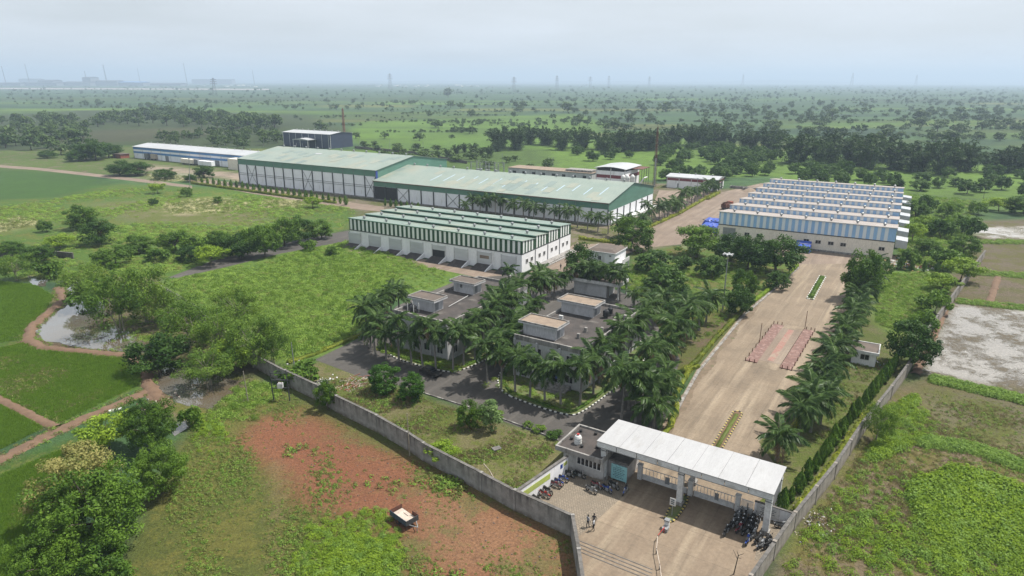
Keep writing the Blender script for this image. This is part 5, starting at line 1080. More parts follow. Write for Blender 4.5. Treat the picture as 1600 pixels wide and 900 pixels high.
def hedge(pts, wd, h, m, label, dens=55, ls=.13, group=None, closed=False):
    P = [np.array(p[:2]) for p in pts]
    if closed: P.append(P[0])
    L = sum(np.hypot(*(c - a)) for a, c in zip(P[:-1], P[1:])); n_ = int(L * dens); rg = np.random.default_rng(int(L * 100)); pos = np.zeros((n_, 3)); nn = np.zeros((n_, 3)); V_, Q_ = [], []
    acc = [0]; 
    for a, c in zip(P[:-1], P[1:]): acc.append(acc[-1] + np.hypot(*(c - a)))
    s = rg.random(n_) * L; seg = np.clip(np.searchsorted(acc, s) - 1, 0, len(P) - 2); A_ = np.array(P)
    tg = A_[seg + 1] - A_[seg]; ln = np.hypot(tg[:, 0], tg[:, 1])[:, None]; tg = tg / ln; base = A_[seg] + tg * (s - np.array(acc)[seg])[:, None]; q = np.stack([-tg[:, 1], tg[:, 0]], 1)
    wob = 1 + .18 * np.sin(s * 1.7) + .12 * np.sin(s * .63 + 1); th = rg.uniform(-.15, math.pi + .15, n_); xx = np.sign(np.cos(th)) * np.abs(np.cos(th)) ** .5; zz = np.clip(np.sin(th), 0.02, 1) ** .5
    pos[:, :2] = base + q * (xx * wd / 2 * wob)[:, None]; pos[:, 2] = zz * h * wob; nn[:, :2] = q * xx[:, None]; nn[:, 2] = zz; nn += unit(n_, rg) * .6
    V_, Q_ = leaves(pos, nn, ls * rg.uniform(.7, 1.3, n_), rg, .6); t_ = np.clip(.5 + .3 * np.sin(s * .9) + rg.normal(0, .22, n_), 0, 1)
    cv, cq = [], []
    for a, c in zip(P[:-1], P[1:]):
        t = (c - a) / np.hypot(*(c - a)); e = np.array([-t[1], t[0]]) * wd * .36; b = len(cv)
        cv += [(*(a - e), 0), (*(a + e), 0), (*(c + e), 0), (*(c - e), 0), (*(a - e), h * .78), (*(a + e), h * .78), (*(c + e), h * .78), (*(c - e), h * .78)]
        cq += [[b + i for i in f_] for f_ in ((4, 7, 6, 5), (0, 4, 5, 1), (1, 5, 6, 2), (2, 6, 7, 3), (3, 7, 4, 0))]
    nv = len(cv); V_ = np.concatenate([np.array(cv), V_]); Q_ = np.concatenate([np.array(cq), Q_ + nv]); t_ = np.concatenate([np.full(len(cq), .25), t_])
    return tag(inst('hedge', np_mesh('hedge', V_, Q_, M[m], t_)), label, 'hedge', group)
hedge(px([(1018, 706), (1047, 668), (1058, 640), (1053, 622), (1078, 578), (1092, 574)]), .9, .7, 'leaf_yellow', 'bright yellow green hedge left of the driveway, winding part near the gate')
hedge(px([(1066, 583), (1085, 570), (1120, 528), (1160, 487)]), .9, .8, 'leaf_yellow', 'bright yellow green hedge left of the driveway, middle part')
hedge(px([(1165, 482), (1200, 455), (1222, 440), (1246, 416)]), .9, .8, 'leaf_lime', 'green hedge left of the driveway, far part')
hedge(smooth_path([W(u, v, AZG) for u, v in ((88.4, -88), (87.3, -71.5), (89.5, -67.3), (118, -67.4))], 2), .7, .35, 'leaf', 'low green hedge inside the left office kerb')
hedge(smooth_path([W(u, v, AZG) for u, v in ((118, -62), (87.4, -61.6), (84.7, -44.6), (87, -42.3), (118, -42.1))], 2), .6, .35, 'leaf', 'low green hedge inside the right office kerb')
hedge(px([(450, 568), (492, 554), (572, 520)]), 1.2, .5, 'leaf_yellow', 'yellow green hedge strip along the edge of the weed field')
hedge(px([(300, 287), (400, 301), (525, 318)]), 1.6, 1.1, 'leaf_yellow', 'long clipped hedge before the tall green shed', 30, .22)
hedge(px([(905, 374), (985, 383)]), 1.6, 1.0, 'leaf_yellow', 'yellow hedge under the palms of the long shed', 30, .22); hedge(px([(1000, 362), (1060, 335), (1104, 310)]), 1.4, .9, 'leaf_yellow', 'yellow hedge along the dusty yard', 30, .22)
hedge(px([(1104, 312), (1122, 302)]), 2.4, 1.2, 'leaf_yellow', 'short thick yellow hedge at the end of the palm row', 30, .25)
hp = [];
for s in np.linspace(3, 40, 14): p, t = along(wr_, s); hp.append(p + np.array([-t[1], t[0]]) * .9)
hedge(hp, .9, 1.2, 'leaf_yellow', 'yellow flowering hedge along the inside of the right wall', 45, .15)
hedge([W(98, -12.7, AZG), W(112, -12.9, AZG)], .7, .8, 'leaf_yellow', 'short yellow hedge under the right driveway palms', 45, .15)
hedge([W(87.2, -20.9, AZG), W(99, -21.2, AZG)], .8, .25, 'weed_dull', 'low plants filling the median behind the gate', 22, .09); hedge([W(169, -22.2, AZG), W(190, -22.8, AZG)], 1.0, .5, 'leaf', 'low plants filling the median near the blue warehouse', 50, .14)
for i, (x_, y_) in enumerate(((648, 612), (752, 646), (775, 652), (825, 668), (842, 674), (866, 682))): ptree('bush', x_, y_, y_ - 9, 16 + 5 * (i % 3), 'small clipped bush on the kerb between dry lawn and asphalt, %s from the left' % ORD[i], 'clipped bushes along the lawn kerb', name='bush', cat='bush')

# ---------------------------------------------------------------- orchard, bamboo belt, far trees
def in_poly(pts, n_, seed, gap=0):
    poly = px_poly(pts); rg = np.random.default_rng(seed); lo, hi = poly.min(0), poly.max(0); out = []; tries = 0
    while len(out) < n_ and tries < 60:
        c = rg.uniform(lo, hi, (400, 2)); c = c[sdist(c, poly) > 0]; tries += 1
        for p in c:
            if len(out) >= n_: break
            if gap and any((p[0] - q[0]) ** 2 + (p[1] - q[1]) ** 2 < gap * gap for q in out[-400:]): continue
            out.append(p)
    return out
orch = [([(880, 238), (960, 222), (1030, 226), (1020, 244), (900, 256)], 16, 9), ([(1030, 236), (1140, 230), (1225, 250), (1215, 275), (1130, 285), (1030, 285)], 62, 6.5), ([(1230, 262), (1340, 268), (1420, 290), (1400, 300), (1230, 280)], 22, 8), ([(1420, 270), (1600, 272), (1640, 312), (1430, 300)], 16, 12)]
for i, (pl, n_, gp) in enumerate(orch):
    for k_, p in enumerate(sorted(in_poly(pl, n_, 400 + i, gp), key=lambda q: q[0] / q[1])):
        me, H_, Wd = FARM[RR.randrange(3)]; wd = RR.uniform(6, 8.8); o = inst('mango_tree', me, None, (p[0], p[1], 0), (0, 0, RR.uniform(0, 6)), (wd / Wd, wd / Wd, RR.uniform(5.2, 7.6) / H_))
        tag(o, ['domed orchard tree on the bright grass left of the lattice mast', 'domed tree packed in the orchard behind the white maroon banded shed', 'domed orchard tree behind the blue warehouse', 'domed tree standing apart on the grass at the far right'][i] + ('' if i == 1 else ', %s from left' % ORD[k_]), 'tree', ['orchard left of the mast', 'packed orchard', 'orchard behind the blue warehouse', 'lone orchard trees at the right'][i])
BAM = []
for s in range(3):
    rg = np.random.default_rng(500 + s); mbc = MB(); P_, N_, T_ = [], [], []
    for k in range(30):
        a_ = rg.uniform(0, 6.28); hh = rg.uniform(6, 14); out_ = rg.uniform(1.5, 8.0) * (1.25 - hh / 22); dr = np.array([math.cos(a_), math.sin(a_), 0]); b0 = dr * rg.uniform(.1, 1.2); prev = b0
        for j in range(1, 15):
            t = j / 14; p = b0 + dr * out_ * t ** 2.2 + np.array([0, 0, hh * (t - .3 * t ** 5)])
            if k % 2 == 0: mbc.tube(prev, p, .07 * (1.1 - t), .07 * (1.0 - t * .9), 4, cap=False)
            tg_ = (p - prev) / (np.linalg.norm(p - prev) + 1e-6)
            if t > .32:
                for q in range(7): P_.append(p + rg.normal(0, .26, 3)); N_.append(rg.normal(0, 1, 3) + [0, 0, .6]); T_.append(tg_ + rg.normal(0, .4, 3))
            prev = p
    for k in range(380):
        a_ = rg.uniform(0, 6.28); r_ = rg.uniform(.6, 3.4); P_.append([r_ * math.cos(a_), r_ * math.sin(a_), rg.uniform(.3, 3.4)]); N_.append([math.cos(a_), math.sin(a_), .5]); T_.append(rg.normal(0, 1, 3))
    V_, Q_ = leaves(np.array(P_, float), np.array(N_, float), .62, rg, .24, np.array(T_, float)); BAM.append((mbc.mesh('stems', M['bark_pale']), np_mesh('crown', V_, Q_, M['leaf_bamboo'], rg.random(len(P_)))))
def bamboo(bx_, by_, h, label, group):
    p = G(bx_, by_); a_, c = BAM[RR.randrange(3)]; s = h / 11.5; o = thing('bamboo_clump', label, 'bamboo', (p[0], p[1], 0), RR.uniform(0, 6), group, (s * RR.uniform(.95, 1.25), s * RR.uniform(.95, 1.25), s)); tag(inst('stems', a_, o), kind='stuff'); inst('crown', c, o)
for i in range(32): bamboo(776 + i * 14.2 + RG.normal(0, 5), 234 - 5 * math.sin(i * .35) - i * .12 + RG.normal(0, 2), 17.5 + RG.normal(0, 2.2), 'arching bamboo clump in the belt behind the lattice mast, %s from the left' % ORD[i], 'bamboo belt behind the mast')
for i in range(22): bamboo(1243 + i * 12.6 + RG.normal(0, 5), 250 + i * .9 + RG.normal(0, 4), 19 + RG.normal(0, 2.4), 'arching bamboo clump in the belt behind the blue warehouse, %s from the left' % ORD[i], 'bamboo belt behind the blue warehouse')
for i in range(8): bamboo(1545 + i * 12, 268 + RG.normal(0, 3), 14 + RG.normal(0, 2), 'bamboo clump at the far right edge of the belt, %s from the left' % ORD[i], 'bamboo at the right edge')
for i in range(7): bamboo(700 + i * 13, 246 + RG.normal(0, 4) - i * .6, 8 + RG.normal(0, 1), 'low bamboo clump left of the dark belt, %s from the left' % ORD[i], 'low bamboo left of the belt')
WOOD = []
def far_tree(p, wd, h, label, group, name='tree'):
    me, H_, Wd = FAR[RR.randrange(3)]; o = inst(name, me, None, (p[0], p[1], 0), (0, 0, RR.uniform(0, 6)), (wd / Wd, wd / Wd * RR.uniform(.85, 1.15), h / H_)); return tag(o, label, 'tree', group)
WOOD.append(([(150, 190), (260, 176), (420, 190), (450, 210), (360, 204), (240, 196), (150, 200)], 70, 600, 9, (13, 20), 'dark wood strip behind the blue banded shed', 'far_wood'))
WOOD.append(([(0, 192), (95, 186), (150, 205), (120, 232), (180, 236), (60, 244), (0, 232)], 45, 601, 9, (11, 18), 'dark wood at the left edge', 'dark_wood'))
WOOD.append(([(245, 218), (340, 206), (440, 208), (440, 222), (400, 236), (260, 224)], 40, 602, 8, (8, 13), 'tree plantation standing between the blue banded and navy sheds', 'plantation'))
for k_, p in enumerate(sorted(in_poly([(560, 228), (700, 236), (860, 255), (860, 272), (700, 258), (560, 240)], 34, 603, 7), key=lambda q: q[0] / q[1])): far_tree(p, RR.uniform(5, 9), RR.uniform(3.5, 6), 'small tree in the scrub behind the green sheds, %s from left' % ORD[k_], 'scrub behind the green sheds')
fars = [(503, 152, 4.0), (672, 182, 5), (700, 152, 12), (704, 168, 9), (720, 170, 8), (806, 168, 8), (818, 168, 8), (887, 176, 13), (864, 186, 7), (749, 194, 7), (655, 220, 11), (706, 217, 6), (950, 164, 7), (1000, 170, 9), (1040, 175, 14), (1300, 185, 12), (1440, 190, 14), (1380, 205, 8), (1530, 180, 10), (1500, 182, 12)]
for k_, (x_, y_, w_) in enumerate(sorted(fars)):
    p = G(x_, y_); m_ = p[1] / F; far_tree(p, w_ * m_ * 1.5, w_ * m_ * 1.25, 'larger lone tree on the open green plain, %s from the left' % ORD[k_], 'larger lone trees on the plain')
rg = np.random.default_rng(77); cand = []
while len(cand) < 1500:
    y_ = 134 + 88 * rg.random() ** 1.7; x_ = rg.uniform(-150, 1750)
    dens = .45 + .55 * (x_ > 850) + .25 * (x_ > 1000) * (y_ > 165)
    if 480 < x_ < 860 and y_ > 172: dens *= .25
    if 1100 < x_ and y_ > 192: dens *= .5
    if x_ < 460 and y_ > 172: dens = 0
    if y_ > 205 and x_ < 1250 and x_ > 760: dens = 0
    if rg.random() < dens: cand.append((x_, y_))
def clump(c): return [(c[0] + rg.normal(0, 14), c[1] + rg.normal(0, .8)) for _ in range(rg.integers(1, 4))]
cand = [q for c in cand[:900] for q in clump(c)] + cand[900:]
cand = [(x_, y_) for x_, y_ in cand if 133.5 < y_ < 225]
cand.sort(key=lambda c: -c[1])
FARP = []
for i, (x_, y_) in enumerate(cand):
    p = G(x_, y_); wd = rg.uniform(3.5, 11) * rg.uniform(.7, 1.45) * (1 + .3 * (p[1] > 2500)); h = wd * rg.uniform(.65, .9)
    if i < 185: far_tree(p, wd, h, 'small tree scattered over the hazy green plain', 'trees scattered over the plain')
    else: FARP.append((p[0], p[1], 0, rg.uniform(0, 6), wd / 8.5))

# ---------------------------------------------------------------- masses nobody could count, instanced on points
def scatter(name, pts, meshes, label, cat):
    """pts rows: x y z rot scale"""
    pts = np.asarray(pts, float); me = bpy.data.meshes.new(name); me.from_pydata([tuple(p[:3]) for p in pts], [], [])
    for nm, k in (('rz', 3), ('sc', 4)): a = me.attributes.new(nm, 'FLOAT', 'POINT'); a.data.foreach_set('value', pts[:, k].astype(np.float32))
    a = me.attributes.new('pick', 'INT', 'POINT'); a.data.foreach_set('value', np.random.default_rng(3).integers(0, len(meshes), len(pts)).astype(np.int32))
    o = inst(name, me); tag(o, label, cat, kind='stuff')
    ng = bpy.data.node_groups.new(name, 'GeometryNodeTree'); ng.interface.new_socket('Geometry', in_out='INPUT', socket_type='NodeSocketGeometry'); ng.interface.new_socket('Geometry', in_out='OUTPUT', socket_type='NodeSocketGeometry')
    gi, go = ng.nodes.new('NodeGroupInput'), ng.nodes.new('NodeGroupOutput'); jn = ng.nodes.new('GeometryNodeJoinGeometry'); L = ng.links
    def na(nm, t):
        x = ng.nodes.new('GeometryNodeInputNamedAttribute'); x.data_type = t; x.inputs['Name'].default_value = nm; return x.outputs['Attribute']
    rz, sc, pk = na('rz', 'FLOAT'), na('sc', 'FLOAT'), na('pick', 'INT'); cx = ng.nodes.new('ShaderNodeCombineXYZ'); L.new(rz, cx.inputs['Z'])
    for i, m_ in enumerate(meshes):
        src = bpy.data.objects.new('leaf_source', m_); oi = ng.nodes.new('GeometryNodeObjectInfo'); oi.inputs['Object'].default_value = src
        cp = ng.nodes.new('FunctionNodeCompare'); cp.data_type = 'INT'; cp.operation = 'EQUAL'; ins_ = [s for s in cp.inputs if s.type == 'INT']; L.new(pk, ins_[0]); ins_[1].default_value = i
        ip = ng.nodes.new('GeometryNodeInstanceOnPoints'); L.new(gi.outputs[0], ip.inputs['Points']); L.new(cp.outputs['Result'], ip.inputs['Selection']); L.new(oi.outputs['Geometry'], ip.inputs['Instance'])
        L.new(cx.outputs[0], ip.inputs['Rotation']); L.new(sc, ip.inputs['Scale']); L.new(ip.outputs[0], jn.inputs[0])
    L.new(jn.outputs[0], go.inputs[0]); md = o.modifiers.new('scatter', 'NODES'); md.node_group = ng; return o
for k in range(120):
    y_ = 140 + 80 * rg.random() ** 1.4; x_ = rg.uniform(-100, 1650); ln_ = rg.uniform(30, 220); sl_ = rg.uniform(-.02, .03)
    if (x_ < 460 and y_ > 170) or (y_ > 200 and 700 < x_ < 1250): continue
    for q in range(int(ln_ / rg.uniform(2.5, 7))):
        p = G(x_ + rg.random() * ln_, min(222, max(134, y_ + sl_ * ln_ * rg.random() + rg.normal(0, .15)))); FARP.append((p[0], p[1], 0, rg.uniform(0, 6), rg.uniform(1.2, 4.2) * (1 + p[1] / 5000) / 8.5))
scatter('far_trees', FARP, [f_[0] for f_ in FAR], 'countless small trees fading into the haze towards the horizon', 'trees')
for pl_, n_, sd2, gp_, wr2_, lb_, nm_ in WOOD:
    scatter(nm_, [(p[0], p[1], 0, RR.uniform(0, 6), RR.uniform(*wr2_) / 8.2) for p in in_poly(pl_, n_, sd2, gp_)], [f_[0] for f_ in FAR], lb_, 'wood')
def tuft(seed, m, n_, r, h, ls, asp, upr=.2):
    rg = np.random.default_rng(seed); a_ = rg.uniform(0, 6.28, n_); q = rg.random(n_) ** .6 * r; z = h * np.sqrt(np.clip(1 - (q / r) ** 2, .02, 1)) * rg.uniform(.5, 1.1, n_)
    pos = np.stack([q * np.cos(a_), q * np.sin(a_), z], 1); nn = np.stack([np.cos(a_) * q / r, np.sin(a_) * q / r, np.full(n_, .9)], 1) + unit(n_, rg) * .55
    T = None if upr < .5 else np.tile([0, 0, 1.0], (n_, 1)) + unit(n_, rg) * .5
    if upr >= .5: nn = unit(n_, rg) * (1, 1, .2)
    V_, Q_ = leaves(pos, nn, ls * rg.uniform(.6, 1.3, n_), rg, asp, T); return np_mesh('tuft', V_, Q_, M[m], np.clip(rg.random() * .5 + rg.random(n_) * .5, 0, 1))
TW = [tuft(1, 'weed', 110, .85, .42, .095, .55), tuft(2, 'weed', 110, .75, .5, .10, .5), tuft(3, 'weed_dull', 90, .65, .4, .09, .5), tuft(4, 'weed', 60, .55, .6, .22, .14, 1)]
TG = [tuft(5, 'weed_dull', 26, .35, .22, .09, .5), tuft(6, 'weed', 22, .3, .22, .09, .5), tuft(7, 'dry', 22, .35, .2, .14, .15, 1)]
TS = [tuft(8, 'leaf_lime', 150, .9, .8, .11, .55), tuft(9, 'weed', 130, .8, .7, .11, .5), tuft(12, 'leaf_lime', 120, .7, .65, .10, .55)]
TF = [tuft(10, 'flower', 30, .7, .5, .09, .6), tuft(11, 'weed_dull', 30, .8, .5, .16, .5)]
def field(pts, n_, seed, s0, s1): 
    rg = np.random.default_rng(seed); return [(p[0], p[1], .0, rg.uniform(0, 6.28), rg.uniform(s0, s1)) for p in in_poly(pts, n_, seed)]
def patchy(pts, n_, seed, s0, s1, fr, thr):              # clumped growth
    rg = np.random.default_rng(seed); ph = rg.uniform(0, 6.28, 8); kx = rg.normal(0, fr, (8, 2)); out = []
    for p in in_poly(pts, n_, seed):
        v_ = sum(math.sin(p[0] * kx[i, 0] + p[1] * kx[i, 1] + ph[i]) for i in range(8)) / 2.8
        pr = 1 / (1 + math.exp(-(v_ - thr) * 3.2))
        if rg.random() < pr: out.append((p[0], p[1], 0, rg.uniform(0, 6.28), rg.uniform(s0, s1) * (.55 + .6 * pr)))
    return out
scatter('weeds', patchy([(268, 440), (540, 378), (700, 425), (690, 446), (600, 468), (555, 520), (490, 552), (430, 560), (300, 478)], 9500, 1, .6, 1.6, .16, -.5), TW + [TW[0], TW[1], TW[1]], 'lush green weeds filling the plot beside the striped warehouse', 'weeds')
scatter('meadow_weeds', patchy([(0, 322), (100, 310), (180, 292), (385, 304), (560, 328), (540, 352), (270, 428), (200, 438), (60, 436), (0, 428)], 6500, 2, .8, 1.7, .16, .0), TW[:3], 'rough green weeds of the left meadow', 'weeds')
scatter('white_grass', field([(250, 320), (330, 310), (390, 318), (370, 332), (270, 335)], 500, 3, .8, 1.6) + field([(410, 314), (470, 314), (470, 326), (410, 326)], 200, 4, .8, 1.6) + field([(0, 345), (50, 336), (60, 350), (0, 364)], 250, 5, .8, 1.6) + field([(230, 274), (320, 276), (330, 284), (240, 284)], 200, 6, 1, 1.8), TF, 'white flowering grass in the left meadow', 'grass')
scatter('field_plants', patchy([(300, 665), (340, 628), (448, 612), (640, 715), (885, 845), (900, 925), (210, 925), (260, 790)], 15000, 7, .5, 1.2, .30, .45) + patchy([(430, 660), (520, 670), (700, 745), (880, 845), (890, 915), (640, 915), (470, 790)], 1500, 27, 1.4, 2.6, .30, .9), TG[:2], 'low weeds dotted over the red earth field', 'weeds')
scatter('lime_patch', patchy([(480, 820), (600, 790), (640, 850), (600, 930), (440, 930)], 900, 8, .5, .9, .25, -.2) + patchy([(300, 660), (330, 640), (360, 690), (330, 720), (300, 700)], 260, 18, .5, .9, .3, -.3), TS, 'bright leafy weeds at the bottom of the red earth field', 'weeds')
scatter('lawn_weeds', patchy([(455, 598), (560, 592), (640, 616), (870, 694), (808, 785), (650, 708)], 9000, 9, .6, 1.5, .35, -.1), TG + [TG[2]], 'dry grass and weeds on the lawn inside the left wall', 'grass')
scatter('lime_weeds', patchy([(1215, 915), (1262, 818), (1330, 730), (1420, 612), (1450, 640), (1470, 700), (1620, 745), (1620, 920)], 3000, 10, .7, 1.5, .14, .5) + patchy([(1420, 760), (1500, 735), (1610, 770), (1620, 900), (1480, 910)], 2300, 11, .9, 1.9, .12, -.2) + patchy([(1380, 640), (1430, 620), (1440, 690), (1360, 720)], 900, 12, .7, 1.3, .2, -.4), TS, 'bright lime green weeds outside the right wall', 'weeds')
scatter('outer_grass', patchy([(1215, 915), (1262, 818), (1330, 730), (1420, 612), (1450, 600), (1610, 640), (1620, 920)], 8000, 30, .5, 1.3, .2, .4), TG + [TG[2]], 'thin mixed grass outside the right wall', 'grass')
scatter('rice', field([(0, 440), (55, 446), (84, 464), (72, 484), (38, 514), (34, 530), (0, 536)], 4000, 31, .7, 1.1) + field([(0, 545), (40, 536), (62, 547), (196, 560), (220, 574), (220, 600), (92, 662), (0, 618)], 9000, 32, .7, 1.1) + field([(0, 634), (66, 669), (0, 702)], 2500, 33, .7, 1.1) + field([(0, 745), (130, 690), (160, 700), (90, 800), (60, 920), (0, 920)], 6000, 34, .7, 1.2), [tuft(40, 'rice', 20, .4, .3, .2, .12, 1), tuft(41, 'rice', 20, .4, .3, .2, .12, 1)], 'green rice plants standing in the left paddies', 'rice')
scatter('dry_rice', patchy([(0, 560), (60, 552), (200, 566), (215, 590), (90, 655), (0, 612)], 2600, 75, .8, 1.6, .22, .55) + patchy([(20, 760), (100, 720), (60, 840), (10, 880)], 900, 76, .8, 1.5, .3, .5), [TG[2], TG[0]], 'dry pale patches among the rice of the left paddies', 'grass')
edge = []
for pp_ in ([(92, 450), (100, 468), (78, 487), (48, 512), (44, 532), (66, 544), (130, 550), (200, 557), (228, 574), (232, 602)], [(-20, 614), (60, 655), (88, 668)], [(-20, 729), (60, 688), (130, 655), (235, 610)]):
    Q2 = px(pp_); Lq = sum(np.hypot(*(c - a)[:2]) for a, c in zip(Q2[:-1], Q2[1:]))
    for k in range(int(Lq * 7)):
        p, t = along(Q2, RG.random() * Lq * .999); sd2 = RG.choice([-1, 1]) * abs(RG.normal(1.25, .3)); p = p + np.array([-t[1], t[0]]) * sd2; edge.append((p[0], p[1], .02, RG.uniform(0, 6), RG.uniform(.6, 1.5)))
scatter('edge_grass', edge, TG, 'ragged grass along the earth bunds of the paddies', 'grass')
rk = []
for k in range(3):
    rr = np.random.default_rng(60 + k); vv = unit(12, rr) * rr.uniform(.6, 1, (12, 1)) * (.1, .1, .06) + (0, 0, .03); mbk = MB(); mbk.lathe([(0, .0), (.1, .02), (.08, .07), (0, .09)], 6); mbk.v = [(x + rr.normal(0, .015), y + rr.normal(0, .015), z) for x, y, z in mbk.v]; rk.append(mbk.mesh('stone', M[['soil', 'roof_brown', 'soil'][k]]))
scatter('stones_and_litter', field([(380, 670), (460, 640), (700, 750), (885, 845), (895, 910), (600, 910), (470, 780)], 420, 70, .3, 1.2) + field([(1215, 905), (1270, 815), (1340, 730), (1440, 640), (1500, 720), (1420, 900)], 260, 71, .3, 1.2), rk, 'small stones and scraps strewn over the open ground', 'stones')
scatter('bund_weeds', field([(1492, 467), (1620, 480), (1620, 488), (1492, 474)], 260, 72, .5, 1.0) + field([(1500, 421), (1620, 429), (1620, 437), (1500, 428)], 260, 73, .6, 1.1) + field([(1532, 375), (1620, 377), (1620, 383), (1532, 381)], 200, 74, .6, 1.2) + field([(1455, 588), (1610, 622), (1610, 634), (1455, 598)], 420, 13, .7, 1.2) + field([(1440, 684), (1520, 694), (1610, 728), (1610, 742), (1520, 708), (1440, 698)], 420, 14, .7, 1.2), [TW[1], TS[1]], 'dark green weeds along the field bunds at the right', 'weeds')
scatter('right_strip_weeds', field([(1370, 428), (1480, 428), (1490, 445), (1410, 520), (1370, 505)], 1500, 15, .6, 1.2) + patchy([(1405, 305), (1520, 315), (1520, 420), (1405, 415)], 1500, 16, 1, 2, .1, -.4), TW, 'tall green grass right of the driveway palms', 'weeds')
scatter('garden_grass', patchy([(990, 392), (1230, 392), (1160, 478), (1070, 560), (1000, 470)], 1500, 17, .6, 1.2, .15, -.2) + field([(960, 410), (1010, 420), (1010, 460), (960, 450)], 300, 19, .8, 1.4), TW, 'green grass and weeds of the garden left of the driveway', 'weeds')
scatter('verge_grass', patchy([(1230, 790), (1300, 640), (1330, 560), (1400, 560), (1300, 720)], 900, 20, .6, 1.2, .3, -.2), TG, 'thin dry grass between driveway palms and right wall', 'grass')
scatter('bank_plants', patchy([(380, 590), (440, 610), (400, 660), (330, 650)], 500, 21, .6, 1.2, .3, -.5) + patchy([(150, 500), (240, 530), (300, 570), (230, 570), (160, 545)], 200, 22, .5, 1.0, .3, .2) + patchy([(160, 440), (250, 440), (400, 560), (300, 570), (220, 530), (170, 500)], 1800, 23, .7, 1.5, .3, -.1), TW + TG, 'weeds on the banks of the pond and pool', 'weeds')
isb = [(p[0], p[1], .08, RG.uniform(0, 6), RG.uniform(.6, 1.2)) for p in [W(RG.uniform(87.8, 91), RG.uniform(-88, -68), AZG) for _ in range(330)]] + [(p[0], p[1], .08, RG.uniform(0, 6), RG.uniform(.5, 1.0)) for p in [W(RG.uniform(85.5, 91.5), RG.uniform(-61, -44), AZG) for _ in range(140)]]
scatter('island_plants', isb, [TW[0], TW[2], TG[0]], 'low plants on the office islands', 'weeds')

# ---------------------------------------------------------------- motorbikes
def bike_meshes():
    D = {}
    D['wheel'] = MB().torus((0, 0, 0), .25, .06, 14, 6, 0).tube((0, -.05, 0), (0, .05, 0), .07, n=8, m=1)
    for i in range(5):
        a = i * 1.2566; D['wheel'].tube((0, 0, 0), (.22 * math.cos(a), 0, .22 * math.sin(a)), .018, n=4, m=1)
    D['tank'] = MB().hexa([(-.05, -.11, .62), (.38, -.13, .66), (.38, .13, .66), (-.05, .11, .62), (-.05, -.09, .82), (.34, -.12, .9), (.34, .12, .9), (-.05, .09, .82)])
    D['seat'] = MB().hexa([(-.72, -.11, .72), (-.03, -.12, .68), (-.03, .12, .68), (-.72, .11, .72), (-.74, -.09, .84), (-.03, -.11, .78), (-.03, .11, .78), (-.74, .09, .84)])
    D['engine'] = MB().box(-.18, .3, -.16, .16, .24, .58).box(.12, .3, -.12, .12, .5, .66)
    D['side_panel'] = MB().hexa([(-.55, -.13, .5), (-.1, -.14, .45), (-.1, .14, .45), (-.55, .13, .5), (-.8, -.1, .7), (-.05, -.13, .67), (-.05, .13, .67), (-.8, .1, .7)])
    D['fork'] = MB().tube((.64, -.09, .3), (.42, -.09, .95), .03).tube((.64, .09, .3), (.42, .09, .95), .03)
    D['handlebar'] = MB().tube((.34, -.34, 1.04), (.42, 0, .98), .022).tube((.34, .34, 1.04), (.42, 0, .98), .022).tube((.38, -.28, 1.02), (.42, -.32, 1.2), .015).box(.40, .43, -.38, -.27, 1.18, 1.27)
    D['headlight'] = MB().lathe([(0, 0), (.1, 0), (.11, .1), (.05, .18), (0, .18)], 8, (.44, 0, .84))
    D['mudguard'] = MB().hexa([(.45, -.07, .6), (.85, -.07, .56), (.85, .07, .56), (.45, .07, .6), (.5, -.06, .64), (.8, -.06, .64), (.8, .06, .64), (.5, .06, .64)])
    D['rear_mudguard'] = MB().hexa([(-1.0, -.08, .55), (-.55, -.08, .66), (-.55, .08, .66), (-1.0, .08, .55), (-.98, -.07, .6), (-.55, -.07, .71), (-.55, .07, .71), (-.98, .07, .6)])
    D['exhaust'] = MB().tube((.1, .17, .3), (-.3, .19, .28), .03).tube((-.3, .19, .28), (-.85, .2, .38), .06, .05, 7)
    return D
BD = bike_meshes(); BM = {k: v.mesh(k, [M['rubber'], M['chrome']] if k == 'wheel' else M[{'seat': 'black', 'engine': 'steel_grey', 'fork': 'chrome', 'handlebar': 'black', 'headlight': 'chrome', 'exhaust': 'chrome', 'mudguard': 'black'}.get(k, 'black')]) for k, v in BD.items()}
PAINT = {c: {k: BD[k].mesh(k, M[m]) for k in ('tank', 'side_panel', 'mudguard', 'rear_mudguard')} for c, m in (('red', 'red'), ('blue', 'blue'), ('black', 'black'), ('silver', 'steel_grey'), ('maroon', 'maroon'))}
def bike(u, v, ang, colr, label, group):
    p = W(u, v, AZG); o = thing('motorbike', label, 'motorbike', (p[0], p[1], .03), -AZG + ang, group); o.rotation_euler = (R(-7), 0, -AZG + ang)
    for x_ in (.65, -.62): inst('wheel', BM['wheel'], o, (x_, 0, .31))
    for k in ('tank', 'side_panel', 'mudguard', 'rear_mudguard'): inst(k, PAINT[colr][k], o)
    for k in ('seat', 'engine', 'fork', 'handlebar', 'headlight', 'exhaust'): inst(k, BM[k], o)
    return o
lb = [(62.2, -35.9, 'black', 'black motorbike nearest the corner of the painted wall'), (63.7, -35.7, 'red', 'red motorbike in the row beside the painted wall'), (64.6, -35.8, 'black', 'dark motorbike just behind the red one'), (66.3, -35.6, 'maroon', 'dark maroon motorbike before the two blue ones'),
      (67.0, -35.6, 'blue', 'blue motorbike in the row by the painted wall, nearer one'), (68.0, -35.5, 'blue', 'blue motorbike in the row by the painted wall, farther one'), (69.4, -35.3, 'black', 'black motorbike at the inner end of the painted wall row'), (70.0, -34.0, 'black', 'black motorbike in the shade under the cabin windows')]
for u, v, c, l in lb: bike(u, v, R(-8) + RG.normal(0, .12), c, l, 'motorbikes by the painted wall')
